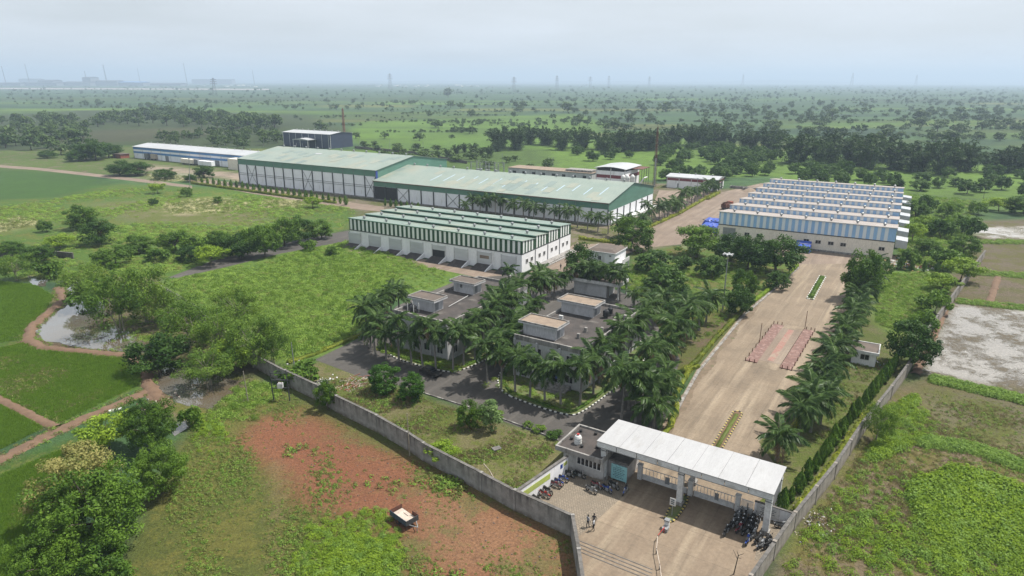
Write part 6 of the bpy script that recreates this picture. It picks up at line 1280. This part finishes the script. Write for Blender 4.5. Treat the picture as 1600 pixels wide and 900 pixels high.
for u, v, a, c, l in ((67.8, -31.2, -.2, 'silver', 'pale motorbike parked in the sun on the pavers'), (69.0, -31.1, -.25, 'maroon', 'maroon motorbike behind the pale one on the pavers'), (69.0, -29.6, -.35, 'blue', 'blue motorbike in shade before the teal board'), (70.2, -29.2, -.3, 'black', 'black motorbike right under the teal board'), (69.9, -27.6, -1.4, 'blue', 'blue motorbike standing end on at the edge of the pavers')):
    bike(u, v, a, c, l, 'motorbikes by the cabin')
k_ = 0
for r_ in range(4):
    for c_ in range(4):
        u, v = 70.1 + r_ * .95 + RG.normal(0, .12), -14.1 + c_ * .82 + RG.normal(0, .1); k_ += 1
        bike(u, v, R(75) + RG.normal(0, .25), RR.choice(['black', 'black', 'silver', 'black', 'maroon']), 'motorbike in the cluster by the side gate, %s row from the front, %s from left' % (ORD[r_], ORD[c_]), 'motorbike cluster at the right gate')
for u, v, a, c, l in ((68.9, -14.4, 1.5, 'black', 'black motorbike alone at the front left of the right cluster'), (68.6, -11.9, 1.55, 'blue', 'blue motorbike in the sun before the right cluster'), (69.4, -10.9, 1.3, 'black', 'black motorbike left of the right gate column'), (68.6, -10.4, 1.2, 'silver', 'silver motorbike in front of the right gate column'), (69.7, -10.0, 1.25, 'black', 'black motorbike leaning near the right gate column'), (68.9, -9.7, 1.1, 'black', 'black motorbike closest to the right wall before the column'), (73.4, -9.2, .4, 'silver', 'silver motorbike against the right wall behind the column')):
    bike(u, v, a, c, l, 'motorbikes by the right column')

# ---------------------------------------------------------------- people
def person(p, rz, label, shirt, seed, arm=0.1, step=.12):
    rg = np.random.default_rng(seed); vs_, es, rad = [], [], []
    def add(co, r, par=None):
        vs_.append(co); rad.append(r)
        if par is not None: es.append((par, len(vs_) - 1))
        return len(vs_) - 1
    pel = add((0, 0, .92), .135); wst = add((0, 0, 1.08), .12, pel); chs = add((0, .01, 1.28), .145, wst); nk0 = add((0, .0, 1.41), .075, chs); nk = add((0, .01, 1.48), .052, nk0); hd = add((0, .02, 1.57), .085, nk); ht = add((0, .02, 1.67), .07, hd)
    for s in (-1, 1):
        hp_ = add((s * .09, 0, .86), .092, pel); kn = add((s * .1, s * step * .5 + .02, .48), .06, hp_); an = add((s * .1, s * step, .09), .042, kn); add((s * .11, s * step + .14, .04), .036, an)
        sh = add((s * .17, 0, 1.36), .062, chs); el = add((s * .24, -.02 + arm * .3, 1.1), .045, sh); wr2 = add((s * .24, .06 + arm, .9), .032, el); pm = add((s * .24, .08 + arm, .83), .034, wr2)
        for f_ in range(4): a1 = add((s * .24 + (f_ - 1.5) * .006, .06 + arm + f_ * .016, .775), .009, pm); add((s * .235 + (f_ - 1.5) * .006, .07 + arm + f_ * .016, .735 + .008 * abs(f_ - 1.4)), .008, a1)
        t1 = add((s * .215, .12 + arm, .81), .010, pm); add((s * .21, .135 + arm, .775), .009, t1)
    me = bpy.data.meshes.new('body'); me.from_pydata(vs_, es, []); ob = bpy.data.objects.new('body', me); COL.objects.link(ob)
    sk = ob.modifiers.new('skin', 'SKIN'); sk.use_smooth_shade = True
    for i, r_ in enumerate(rad): me.skin_vertices[0].data[i].radius = (r_, r_ * (.8 if i in (0, 1, 2) else 1)); me.skin_vertices[0].data[i].use_root = i == 0
    ob.modifiers.new('sub', 'SUBSURF').levels = 1
    dg = bpy.context.evaluated_depsgraph_get(); ev = bpy.data.meshes.new_from_object(ob.evaluated_get(dg)); bpy.data.objects.remove(ob)
    for m_ in ('skin', shirt, 'trouser', 'black'): ev.materials.append(M[m_])
    for f_ in ev.polygons:
        c = f_.center; f_.use_smooth = True
        f_.material_index = 3 if c.z < .085 else 2 if (c.z < .97 and abs(c.x) < .185) else 1 if (c.z > .97 and c.z < 1.43) else 0
    o = thing('person', label, 'person', p, rz); inst('body', ev, o)
    MB().lathe([(.0, .155), (.055, .145), (.088, .1), (.098, .04), (.094, -.02), (.08, -.05)], 12, (0, -.0, 1.60)).build('hair', M['hair'], o, smooth=True)
    nz = MB().hexa([(-.015, .1, 1.575), (.015, .1, 1.575), (.015, .09, 1.61), (-.015, .09, 1.61), (-.01, .125, 1.575), (.01, .125, 1.575), (.008, .105, 1.61), (-.008, .105, 1.61)]).build('nose', M['skin'], o)
    for s in (-1, 1): MB().lathe([(0, 0), (.012, 0), (0, .012)], 6, (s * .035, .098, 1.61)).build('eye', M['black'], o)
person(W(61.1, -27.6, AZG, .022), R(70), 'person in white shirt and dark trousers, right of the group of three', 'shirt_white', 1, .12)
person(W(61.9, -27.95, AZG, .022), R(170), 'person in dark clothes at the back of the group of three', 'shirt_dark', 2, .02)
person(W(61.3, -28.45, AZG, .022), R(-60), 'person in grey shirt at the left of the group of three', 'shirt_grey', 3, .1)
person(np.append(G(876, 421)[:2], .01), R(200), 'person in dark clothes walking beside the striped warehouse', 'shirt_dark', 4, .08, .22)

# ---------------------------------------------------------------- trailer, car, lorries, machine
p0, p1 = G(609.4, 797.2, 1.35), G(634.7, 815.1, 1.35); ta = math.atan2(p1[1] - p0[1], p1[0] - p0[0]); tl = float(np.hypot(*(p1 - p0)[:2])) ; tl = max(tl, 2.6)
t_ = thing('farm_trailer', 'dark steel two wheeled farm trailer standing on the red earth', 'trailer', (p0[0], p0[1], 0), ta)
MB().box(0, tl, 0, 1.75, .72, .80).build('chassis', M['steel_dark'], t_); MB().box(.06, tl - .06, .06, 1.69, .802, .84).build('floor', M['wood_pale'], t_)
MB().box(0, tl, -.05, 0, .70, 1.38).build('side_board', M['navy'], t_); MB().box(-.055, -.003, -.05, 1.75, .70, 1.38).build('end_board', M['rust'], t_); MB().box(tl + .003, tl + .055, -.05, 1.75, .70, 1.38).build('end_board', M['steel_dark'], t_)
MB().box(tl * .62, tl, 1.753, 1.80, .70, 1.38).build('side_board', M['rust'], t_)
MB().hexa([(tl * .3, 1.2, .842), (tl * .62, 1.15, .842), (tl * .62, 1.5, .842), (tl * .3, 1.55, .842), (tl * .32, 1.25, .93), (tl * .6, 1.2, .93), (tl * .6, 1.45, .93), (tl * .32, 1.5, .93)]).build('stone_slab', M['wood_pale'], t_)
for y_ in (.1, 1.65): q = MB().torus((0, 0, 0), .3, .1, 16, 6).build('wheel', M['rubber'], t_, (tl * .42, y_, .4)); MB().tube((0, -.07, 0), (0, .07, 0), .2, n=10).build('hub', M['rust'], q)
MB().tube((tl, .35, .72), (tl + 1.0, .87, .62), .05).tube((tl, 1.4, .72), (tl + 1.0, .87, .62), .05).build('drawbar', M['steel_grey'], t_); MB().tube((tl + .85, .87, .62), (tl + .85, .87, 0), .04).build('prop_stand', M['steel_grey'], t_)
MB().box(tl * .42 - .05, tl * .42 + .05, .1, 1.65, .35, .45).build('axle', M['steel_dark'], t_)
c_ = thing('parked_car', 'dark car parked in palm shade at the left office kerb', 'car', W(84.6, -71.0, AZG, .012), -AZG + R(-4))
MB().prism([(-2.0, .35), (2.0, .35), (2.05, .6), (1.95, .78), (1.0, .88), (-1.75, .95), (-2.0, .8)], -.8, .8, 'y').build('body', M['black'], c_)
cb = MB().hexa([(-1.5, -.72, .95), (.95, -.72, .89), (.95, .72, .89), (-1.5, .72, .95), (-1.1, -.6, 1.45), (.3, -.6, 1.45), (.3, .6, 1.45), (-1.1, .6, 1.45)]).build('cabin', M['glass'], c_); MB().box(-1.12, .32, -.61, .61, 1.452, 1.49).build('roof', M['black'], cb)
for x_ in (-1.25, 1.25):
    for y_ in (-.76, .76): q = MB().torus((0, 0, 0), .22, .09, 14, 6).build('wheel', M['rubber'], c_, (x_, y_, .31)); MB().tube((0, -.06, 0), (0, .06, 0), .16, n=8).build('rim', M['chrome'], q)
for y_ in (-.6, .42): MB().box(2.0, 2.06, y_, y_ + .2, .62, .76).build('headlight', M['chrome'], c_); MB().box(-2.03, -1.97, y_, y_ + .2, .7, .85).build('tail_light', M['red'], c_)
def lorry_trailer(bx_, by_, L, label, m, h=2.6):
    p = G(bx_, by_); o = thing('cargo_container', label, 'container', (p[0], p[1], 0), -AZI, 'containers before the blue banded shed')
    MB().box(0, L, 0, 2.4, .9, .9 + h).build('box', M[m], o); MB().box(.1, L - .1, .2, 2.2, .65, .898).build('chassis', M['steel_dark'], o)
    for i in range(int(L / .8)): MB().box(.2 + i * .8, .35 + i * .8, -.05, -.004, .95, .85 + h).build('rib', M[m], o)
    for x_ in (L * .12, L * .2, L * .8, L * .88): MB().torus((0, 0, 0), .34, .12, 12, 5).build('wheel', M['rubber'], o, (x_, .25, .46))
lorry_trailer(283, 256.5, 12, 'long cream container trailer before the blue banded shed', 'cream_wall'); lorry_trailer(310, 260, 12.5, 'white container trailer right of the cream one', 'panel_white'); lorry_trailer(301, 258, 5, 'short grey container between the two long trailers', 'frame_grey'); lorry_trailer(226, 249, 4, 'small grey container at the left end of the banded shed', 'frame_grey', 3); lorry_trailer(236, 250, 5, 'brownish container second from the left before the banded shed', 'wood_pale', 3)
o = site('site_hut', 'low rust red hut left of the blue banded shed', 'hut', 262, -456, AZI); MB().box(-4, 5, -3, 3, 0, 2.6).build('wall', M['rust_red'], o); MB().box(-4.4, 5.4, -3.4, 3.4, 2.6, 2.85).build('roof', M['roof_brown'], o); MB().box(-2, -1, -3.06, -3.004, 0, 2).build('door', M['dark_open'], o)
mc = thing('old_machine', 'rusty old lorry standing left of the blue warehouse', 'machine', np.append(G(1136, 326)[:2], .01), -AZI + R(75))
MB().box(-3.2, 1.2, -1.1, 1.1, .8, 2.2).build('load_bed', M['rust'], mc); MB().hexa([(1.4, -1.05, .7), (3.4, -1.05, .7), (3.4, 1.05, .7), (1.4, 1.05, .7), (1.4, -1, 2.8), (2.9, -1, 2.8), (2.9, 1, 2.8), (1.4, 1, 2.8)]).build('cab', M['rust_red'], mc); MB().box(-3.2, 3.3, -.5, .5, .55, .79).build('chassis', M['steel_dark'], mc)
for x_ in (-2.2, -1.2, 2.5):
    for y_ in (-1.0, 1.0): MB().torus((0, 0, 0), .36, .14, 12, 5).build('wheel', M['rubber'], mc, (x_, y_, .5))
for i in range(6): MB().hexa([(-3 + i * .7, -.9, 2.2), (-2.5 + i * .7, -.9, 2.2), (-2.5 + i * .7, .8, 2.2), (-3 + i * .7, .8, 2.2), (-2.9 + i * .7, -.6, 2.7 + .3 * (i % 2)), (-2.6 + i * .7, -.5, 2.8), (-2.6 + i * .7, .6, 2.6), (-2.9 + i * .7, .5, 2.9)]).build('scrap', M['rust'], mc)
def tarp(u0, v0, L, D, h, label, seed):
    rg = np.random.default_rng(seed); o = site('tarpaulin_stack', label, 'tarpaulin', u0, v0, AZI); nx_, ny_ = 14, 10; V_, F_ = [], []
    for j in range(ny_ + 1):
        for i in range(nx_ + 1):
            a, c = i / nx_, j / ny_; e = min(a, 1 - a, c, 1 - c); z = h * min(1, e * 9) * (.9 + .1 * rg.random()) + (0.0 if e == 0 else rg.normal(0, .07)); V_.append((a * L, c * D, max(0.02, z)))
    for j in range(ny_):
        for i in range(nx_): b = j * (nx_ + 1) + i; F_.append((b, b + 1, b + nx_ + 2, b + nx_ + 1))
    me = bpy.data.meshes.new('sheet'); me.from_pydata(V_, [], F_); me.materials.append(M['blue_tarp']); inst('sheet', me, o)
    for i in range(5): MB().box(.4 + i * L / 5, .7 + i * L / 5 + .3, .1, .5, h * .97, h + .18).build('weight', M['coping'], o)
tarp(231, -60, 8, 9, 2.2, 'low blue tarpaulin stack at the left corner of the blue warehouse', 5); tarp(240, -61, 7, 8, 2.4, 'blue and dark tarpaulin stack behind the corner one', 6)
o = site('tarpaulin_stack', 'bright blue covered box pile against the blue warehouse wall', 'tarpaulin', 216.6, -26.2, AZI); MB().hexa([(0, 0, 0), (4.6, 0, 0), (4.6, 4, 0), (0, 4, 0), (.1, .1, 2.1), (4.5, .1, 2.1), (4.4, 3.9, 3.0), (.2, 3.9, 3.0)]).build('cover', M['blue_tarp'], o); MB().box(-.06, 4.66, -.06, -.01, .2, .35).build('rope', M['wood_pale'], o); MB().box(.05, 4.55, 1.6, 1.75, 2.45, 2.62).build('rope', M['wood_pale'], o)

# ---------------------------------------------------------------- masts, poles, lattice work
lm = thing('lamp_mast', 'tall grey floodlight mast beside the driveway garden', 'lamp', G(1129, 485)); MB().tube((0, 0, 0), (0, 0, 13.4), .17, .09, 8).build('pole', M['steel_grey'], lm); MB().lathe([(.1, 13.1), (.8, 13.2), (.8, 13.3), (.1, 13.4)], 10).build('ring', M['steel_grey'], lm)
for i in range(6): a = i * 1.047; MB().box(-.2, .2, -.12, .16, 0, .3).build('floodlight', M['frame_white'], lm, (1.0 * math.cos(a), 1.0 * math.sin(a), 13.05), a)
def lattice(mb, h, w0, w1, n_, r, m=0):
    zz = [h * i / n_ for i in range(n_ + 1)]; wd = lambda z: w0 + (w1 - w0) * z / h
    for a, c in zip(zz[:-1], zz[1:]):
        A_ = [(s * wd(a) / 2, t * wd(a) / 2, a) for s, t in ((-1, -1), (1, -1), (1, 1), (-1, 1))]; C_ = [(s * wd(c) / 2, t * wd(c) / 2, c) for s, t in ((-1, -1), (1, -1), (1, 1), (-1, 1))]
        for i in range(4): mb.tube(A_[i], C_[i], r, n=4, m=m, cap=False); mb.tube(A_[i], C_[(i + 1) % 4], r * .6, n=4, m=m, cap=False); mb.tube(C_[i], C_[(i + 1) % 4], r * .6, n=4, m=m, cap=False)
    return mb
tw = thing('chimney_mast', 'tall rust and grey stack in a lattice frame behind the long shed', 'mast', np.append(G(1022, 292)[:2], 0)); MB().tube((0, 0, 0), (0, 0, 14), .4, .36, 10).build('lower_stack', M['steel_grey'], tw); MB().tube((0, 0, 14), (0, 0, 29), .3, .24, 10).build('upper_stack', M['rust'], tw); lattice(MB(), 27, 1.6, 1.0, 12, .05).build('lattice_frame', M['rust'], tw)
tw = thing('red_mast', 'slender rusty red lattice mast behind the navy shed', 'mast', np.append(G(538, 212)[:2], 0)); lattice(MB(), 24.5, 2.0, 1.2, 9, .13).build('lattice_frame', M['rust_red'], tw); MB().tube((0, 0, 0), (0, 0, 25.5), .25, .2, 6).build('stack', M['rust'], tw)
sb = site('switchyard', 'steel lattice switchyard frame behind the long green shed', 'gantry', 318, -212, AZI)
for x_ in (0, 6, 12, 18): lattice(MB(), 6.5, .7, .4, 5, .06).build('lattice_post', M['steel_grey'], sb, (x_, 0, 0)); lattice(MB(), 6.5, .7, .4, 5, .06).build('lattice_post', M['steel_grey'], sb, (x_, 6, 0))
for y_ in (0, 6):
    for z_ in (4.2, 6.4): MB().tube((0, y_, z_), (18, y_, z_), .09).build('beam', M['steel_grey'], sb)
for x_ in (2, 8, 14): MB().box(x_, x_ + 2.4, 2, 4, 0, 2.4).build('transformer', M['frame_grey'], sb)
for i, (bx_, by_, tx, ty, l) in enumerate(((640, 712, 636, 646, 'leaning pale bamboo pole over the boundary wall'), (388, 630, 380, 580, 'leaning pale post beside the brown pool'), (1534, 322, 1541, 287, 'dark lone pole at the right field edge'), (462, 590, 455, 535, 'thin dark pole beside the overgrown wall'), (297, 296, 297, 247, 'thin lamp post before the blue banded shed'), (371, 232, 371, 218, 'distant pole left of the navy shed'), (412, 230, 412, 215, 'distant pole nearest the navy shed'), (609, 236, 609, 216, 'thin pole behind the tall green shed, left one'), (562, 232, 562, 214, 'thin pole just right of the navy shed'), (661, 244, 661, 222, 'thin pole above the end of the tall green shed'), (864, 270, 864, 246, 'thin pole behind the long green shed'), (785, 258, 785, 240, 'thin pole right of the switchyard'), (1090, 318, 1090, 278, 'thin lamp post before the maroon banded shed'))):
    a, h = G(bx_, by_), hgt(bx_, by_, tx, ty); d = ray(tx, ty); tt = a[1] / d[1]; dx = float(np.clip(d[0] * tt - a[0], -1.5, 1.5)); o = thing('utility_pole', l, 'pole', (a[0], a[1], 0)); MB().tube((0, 0, 0), (dx, 0, h), .09 if i < 4 else .14, .06 if i < 4 else .09, 6).build('shaft', M['bark_pale'] if i < 2 else M['steel_grey'] if i != 2 else M['bark'], o)
    if i > 3: MB().box(dx - .5, dx + .5, -.06, .06, h - .35, h - .2).build('crossarm', M['steel_grey'], o)
dead = site('dead_tree', 'bare dead sapling standing in the lower forecourt', 'tree', 62.6, -11.9, AZG); MB().tube((0, 0, 0), (.25, 0, 2.6), .07, .05).build('trunk', M['bark'], dead)
for a, c in (((.2, 0, 2.0), (-.35, .1, 2.9)), ((.25, 0, 2.5), (.75, .1, 2.9)), ((.25, 0, 2.5), (.1, -.3, 3.2)), ((.2, 0, 2.2), (.6, -.2, 2.4))): MB().tube(a, c, .04, .02, 5).build('branch', M['bark'], dead)
tf = thing('transformer_stand', 'two pole transformer stand outside the left boundary wall', 'transformer', G(428, 626)); 
for x_ in (0, 2.6): MB().tube((x_, 0, 0), (x_ - .15, 0, 5.4), .1, .07).build('post', M['steel_dark'], tf)
for z_ in (2.2, 3.6, 4.8): MB().box(-.2, 2.7, -.06, .06, z_, z_ + .12).build('crossarm', M['steel_dark'], tf)
MB().box(.9, 1.7, -.35, .35, 2.33, 3.1).build('transformer_box', M['frame_white'], tf); 
for x_ in (1.0, 1.3, 1.6): MB().tube((x_, 0, 3.1), (x_, 0, 3.4), .06).build('insulator', M['maroon'], tf)

# rubble, logs, rubbish
def pile(name, bx_, by_, n_, rad, mats, label, cat, s=(.3, 1.2, .12)):
    rg = np.random.default_rng(int(bx_)); p = G(bx_, by_); mb = MB()
    for i in range(n_):
        q = rg.normal(0, rad, 2); a_ = rg.uniform(0, 6.28); L = rg.uniform(s[0], s[1]); z = max(.03, .5 * math.exp(-(q @ q) / rad ** 2) * rg.random()); mb.tube((q[0], q[1], z), (q[0] + L * math.cos(a_), q[1] + L * math.sin(a_), z + rg.normal(0, .1)), s[2] * rg.uniform(.5, 1.2), n=5, m=int(rg.integers(0, len(mats))))
    o = mb.build(name, [M[m] for m in mats], None, (p[0], p[1], 0)); return tag(o, label, cat, kind='stuff')
pile('brushwood', 552, 600, 120, 1.6, ('wood_pale', 'rust_red', 'bark_pale'), 'heap of cut branches behind the left boundary wall', 'brushwood', (.6, 2.2, .05)); pile('rubble', 505, 598, 90, .9, ('concrete_wall', 'frame_white', 'coping'), 'grey rubble heap against the left boundary wall', 'rubble', (.15, .5, .16))
pile('litter', 1262, 812, 160, 2.0, ('frame_white', 'coping', 'wood_pale', 'weathered') if 'weathered' in M else ('frame_white', 'coping', 'wood_pale'), 'white litter strewn outside the right wall', 'litter', (.08, .3, .07)); pile('scrap_heap', 1425, 414, 130, 3.2, ('yellow', 'frame_white', 'rust_red', 'frame_grey'), 'colourful heap of sacks and scrap below the blue warehouse corner', 'scrap', (.4, 1.2, .25))
pile('driftwood', 130, 532, 70, 2.2, ('bark', 'bark_pale'), 'tangle of dead branches lying in the pond', 'branches', (.8, 2.6, .04)); pile('stones', 248, 632, 50, 1.4, ('soil', 'wood_pale', 'concrete_wall'), 'stones and clods beside the pool outlet', 'stones', (.2, .6, .18)); pile('hut_rubbish', 1368, 566, 40, .5, ('frame_white', 'coping', 'blue'), 'small rubbish heap beside the white hut', 'litter', (.1, .4, .1))
o = tag(MB().box(-.55, .55, -.4, .4, 0, .35).box(-.62, .62, -.47, .47, .35, .42).build('concrete_box', M['coping'], None, G(776, 704), .5), 'small dark inspection chamber on the dry lawn', 'chamber')
hs = thing('hose', 'pale hose lying across the dry lawn to the wall', 'hose', G(752, 704)); hp = [G(*q, .05) - G(752, 704) for q in ((752, 704), (757, 715), (756, 725), (765, 735), (772, 748))]
for a, c in zip(hp[:-1], hp[1:]): MB().tube(a, c, .05, n=5).build('segment', M['wood_pale'], hs)
o = tag(MB().box(-.9, .9, -.45, .45, 0, .12).box(-.9, .9, -.5, -.42, .12, .2).build('white_slab', M['frame_white'], None, G(180, 641), .6), 'white slab lying on the earth track', 'slab')
# sand heap and low structures near the plaza
o = tag(MB().lathe([(3.6, 0), (2.6, .6), (1.3, 1.3), (.2, 1.6), (0, 1.62)], 14).build('sand_heap', M['roof_tan'], None, np.append(G(1172, 299)[:2], .0), smooth=True), 'small tan sand heap behind the blue warehouse', 'sand')
for i, (x_, y_) in enumerate(((1140, 294), (1160, 297))): o = tag(MB().box(0, 8, 0, .3, 0, 1.1).box(0, 8, 2, 2.3, 0, 1.1).box(0, .3, .301, 1.999, 0, 1.1).build('low_tank', M['concrete_wall'], None, np.append(G(x_, y_)[:2], 0), -AZI), ['low concrete trough beside the maroon banded shed', 'low concrete trough beside the sand heap'][i], 'trough')

# ---------------------------------------------------------------- the far horizon: pylons, works, chimneys, low ridge
PY = MB(); lattice(PY, 42, 9, 2.2, 7, .22)
for z_, l_ in ((28, 9), (33, 8), (38, 7)): PY.tube((-l_, 0, z_), (l_, 0, z_), .3, n=4); PY.tube((-l_, 0, z_), (0, 0, z_ + 2.5), .2, n=4); PY.tube((l_, 0, z_), (0, 0, z_ + 2.5), .2, n=4)
PYM = PY.mesh('pylon', M['steel_dark'])
pyl = [(336, 150, 124), (610, 140, 117), (803, 144, 122), (870, 141, 120), (922, 138, 121), (951, 137, 120), (1014, 137, 121), (1160, 135, 118), (1330, 136, 116), (1430, 136, 119)]
for i, (x_, by_, ty_) in enumerate(pyl):
    p = G(x_, by_); h = (by_ - ty_) * p[1] / F; o = tag(inst('pylon', PYM, None, (p[0], p[1], 0), (0, 0, RR.uniform(0, 1)), (h / 42,) * 3), 'faint lattice power pylon on the hazy horizon, %s from the left' % ORD[i], 'pylon', 'power pylons on the horizon')
wk = [(0, 40, 128), (40, 100, 127), (60, 90, 122), (100, 150, 126), (150, 190, 123), (165, 235, 126), (190, 230, 130), (235, 290, 129), (300, 375, 121), (30, 70, 120), (130, 146, 115)]
for i, (x0, x1, ty_) in enumerate(wk):
    by_ = 134.0 if i not in (8, 9) else 131.5; a, c = G(x0, by_), G(x1, by_); L = c[0] - a[0]; h = (by_ - ty_) * a[1] / F * .62; o = thing('factory_hall', 'hazy factory hall of the distant works, %s of eleven' % ORD[i] if False else ['leftmost hazy hall of the distant works', 'wide hazy hall second from the left in the works', 'taller hazy block above the wide left hall', 'hazy hall just left of the tower of the works', 'tall block at the foot of the big chimney', 'long hall right of the big chimney', 'pale low hall before the long one', 'low hall at the right end of the works', 'long faint hall far right behind the works', 'faint high hall far behind at the left', 'narrow tower block of the distant works'][i], 'factory', (a[0], a[1], 0), 0, 'distant works')
    MB().box(0, L, 0, 120, 0, h).build('wall', M['frame_grey' if i % 3 else 'steel_grey'], o); MB().prism([(-5, h), (125, h), (60, h + 7)], -3, L + 3, 'x').build('roof', M['shed_blue' if i == 5 else 'steel_dark'], o)
for i, (x_, ty_, r_) in enumerate(((168, 104, 9), (137, 113, 7), (293, 102, 6), (10, 106, 6), (47, 103, 6), (220, 109, 4), (398, 112, 5))):
    p = G(x_, 133); h = (133 - ty_) * p[1] / F; o = thing('chimney', ['thickest dark chimney of the distant works', 'short chimney on the tower left of the thickest one', 'thin faint chimney right of the works', 'leftmost faint chimney on the horizon', 'second faint chimney from the left on the horizon', 'very faint chimney right of the thickest one', 'very faint mast right of the works'][i], 'chimney', (p[0], p[1], 0), 0, 'distant chimneys'); MB().tube((0, 0, 0), (-h * .06, 0, h), r_ * .6, r_ * .45, 10).build('shaft', M['steel_dark'], o); MB().lathe([(r_ * .5, 0), (r_ * .56, 3), (r_ * .5, 8)], 10, (-h * .06, 0, h - 8)).build('rim', M['rust'], o)
rg = np.random.default_rng(91)
for i in range(26):
    x_ = rg.uniform(520, 760) if i < 16 else rg.uniform(250, 420); by_ = rg.uniform(133.5, 136); p = G(x_, by_); s = p[1] / F; o = inst('distant_house', None or MB().box(0, 1, 0, 1, 0, .7).prism([(0, .7), (1, .7), (.5, 1)], 0, 1, 'x').mesh('distant_house', M[['frame_white', 'cream_wall', 'roof_white'][i % 3]]), None, (p[0], p[1], 0), (0, 0, 0), (s * rg.uniform(2, 5), 25, s * rg.uniform(.9, 1.8))); tag(o, 'tiny pale house in the hazy town line at the horizon', 'house', 'houses on the horizon')
V_, F_ = [], []; K = 220
for i in range(K + 1):
    x_ = -14000 + 28000 * i / K; hh = 36 + 7 * math.sin(i * .21) + 5 * math.sin(i * .53 + 1) + (36 * math.exp(-((x_ - 6300) / 1200) ** 2)) + rg.uniform(0, 6); V_ += [(x_, 15600, -.5), (x_, 16400, max(6, hh)), (x_, 17600, -.5)]
for i in range(K):
    for j in (0, 1): F_.append((i * 3 + j, i * 3 + 3 + j, i * 3 + 4 + j, i * 3 + 1 + j))
me = bpy.data.meshes.new('hills'); me.from_pydata(V_, [], F_); me.materials.append(M['leaf_far']); tag(inst('hills', me), 'low wooded ridge on the horizon', 'hills', kind='structure')

# ---------------------------------------------------------------- the hazy air
hz = bpy.data.materials.new('haze'); hz.use_nodes = True; n = hz.node_tree; n.nodes.clear(); ou = n.nodes.new('ShaderNodeOutputMaterial'); pv = n.nodes.new('ShaderNodeVolumePrincipled')
pv.inputs['Color'].default_value = (.62, .78, .96, 1); pv.inputs['Density'].default_value = HAZE_DENSITY; pv.inputs['Anisotropy'].default_value = .1; n.links.new(pv.outputs[0], ou.inputs['Volume'])
tag(MB().box(-14500, 14500, -1700, 21500, -1.5, 230).build('haze', hz), 'thin pale haze over the whole plain', 'haze', kind='stuff')
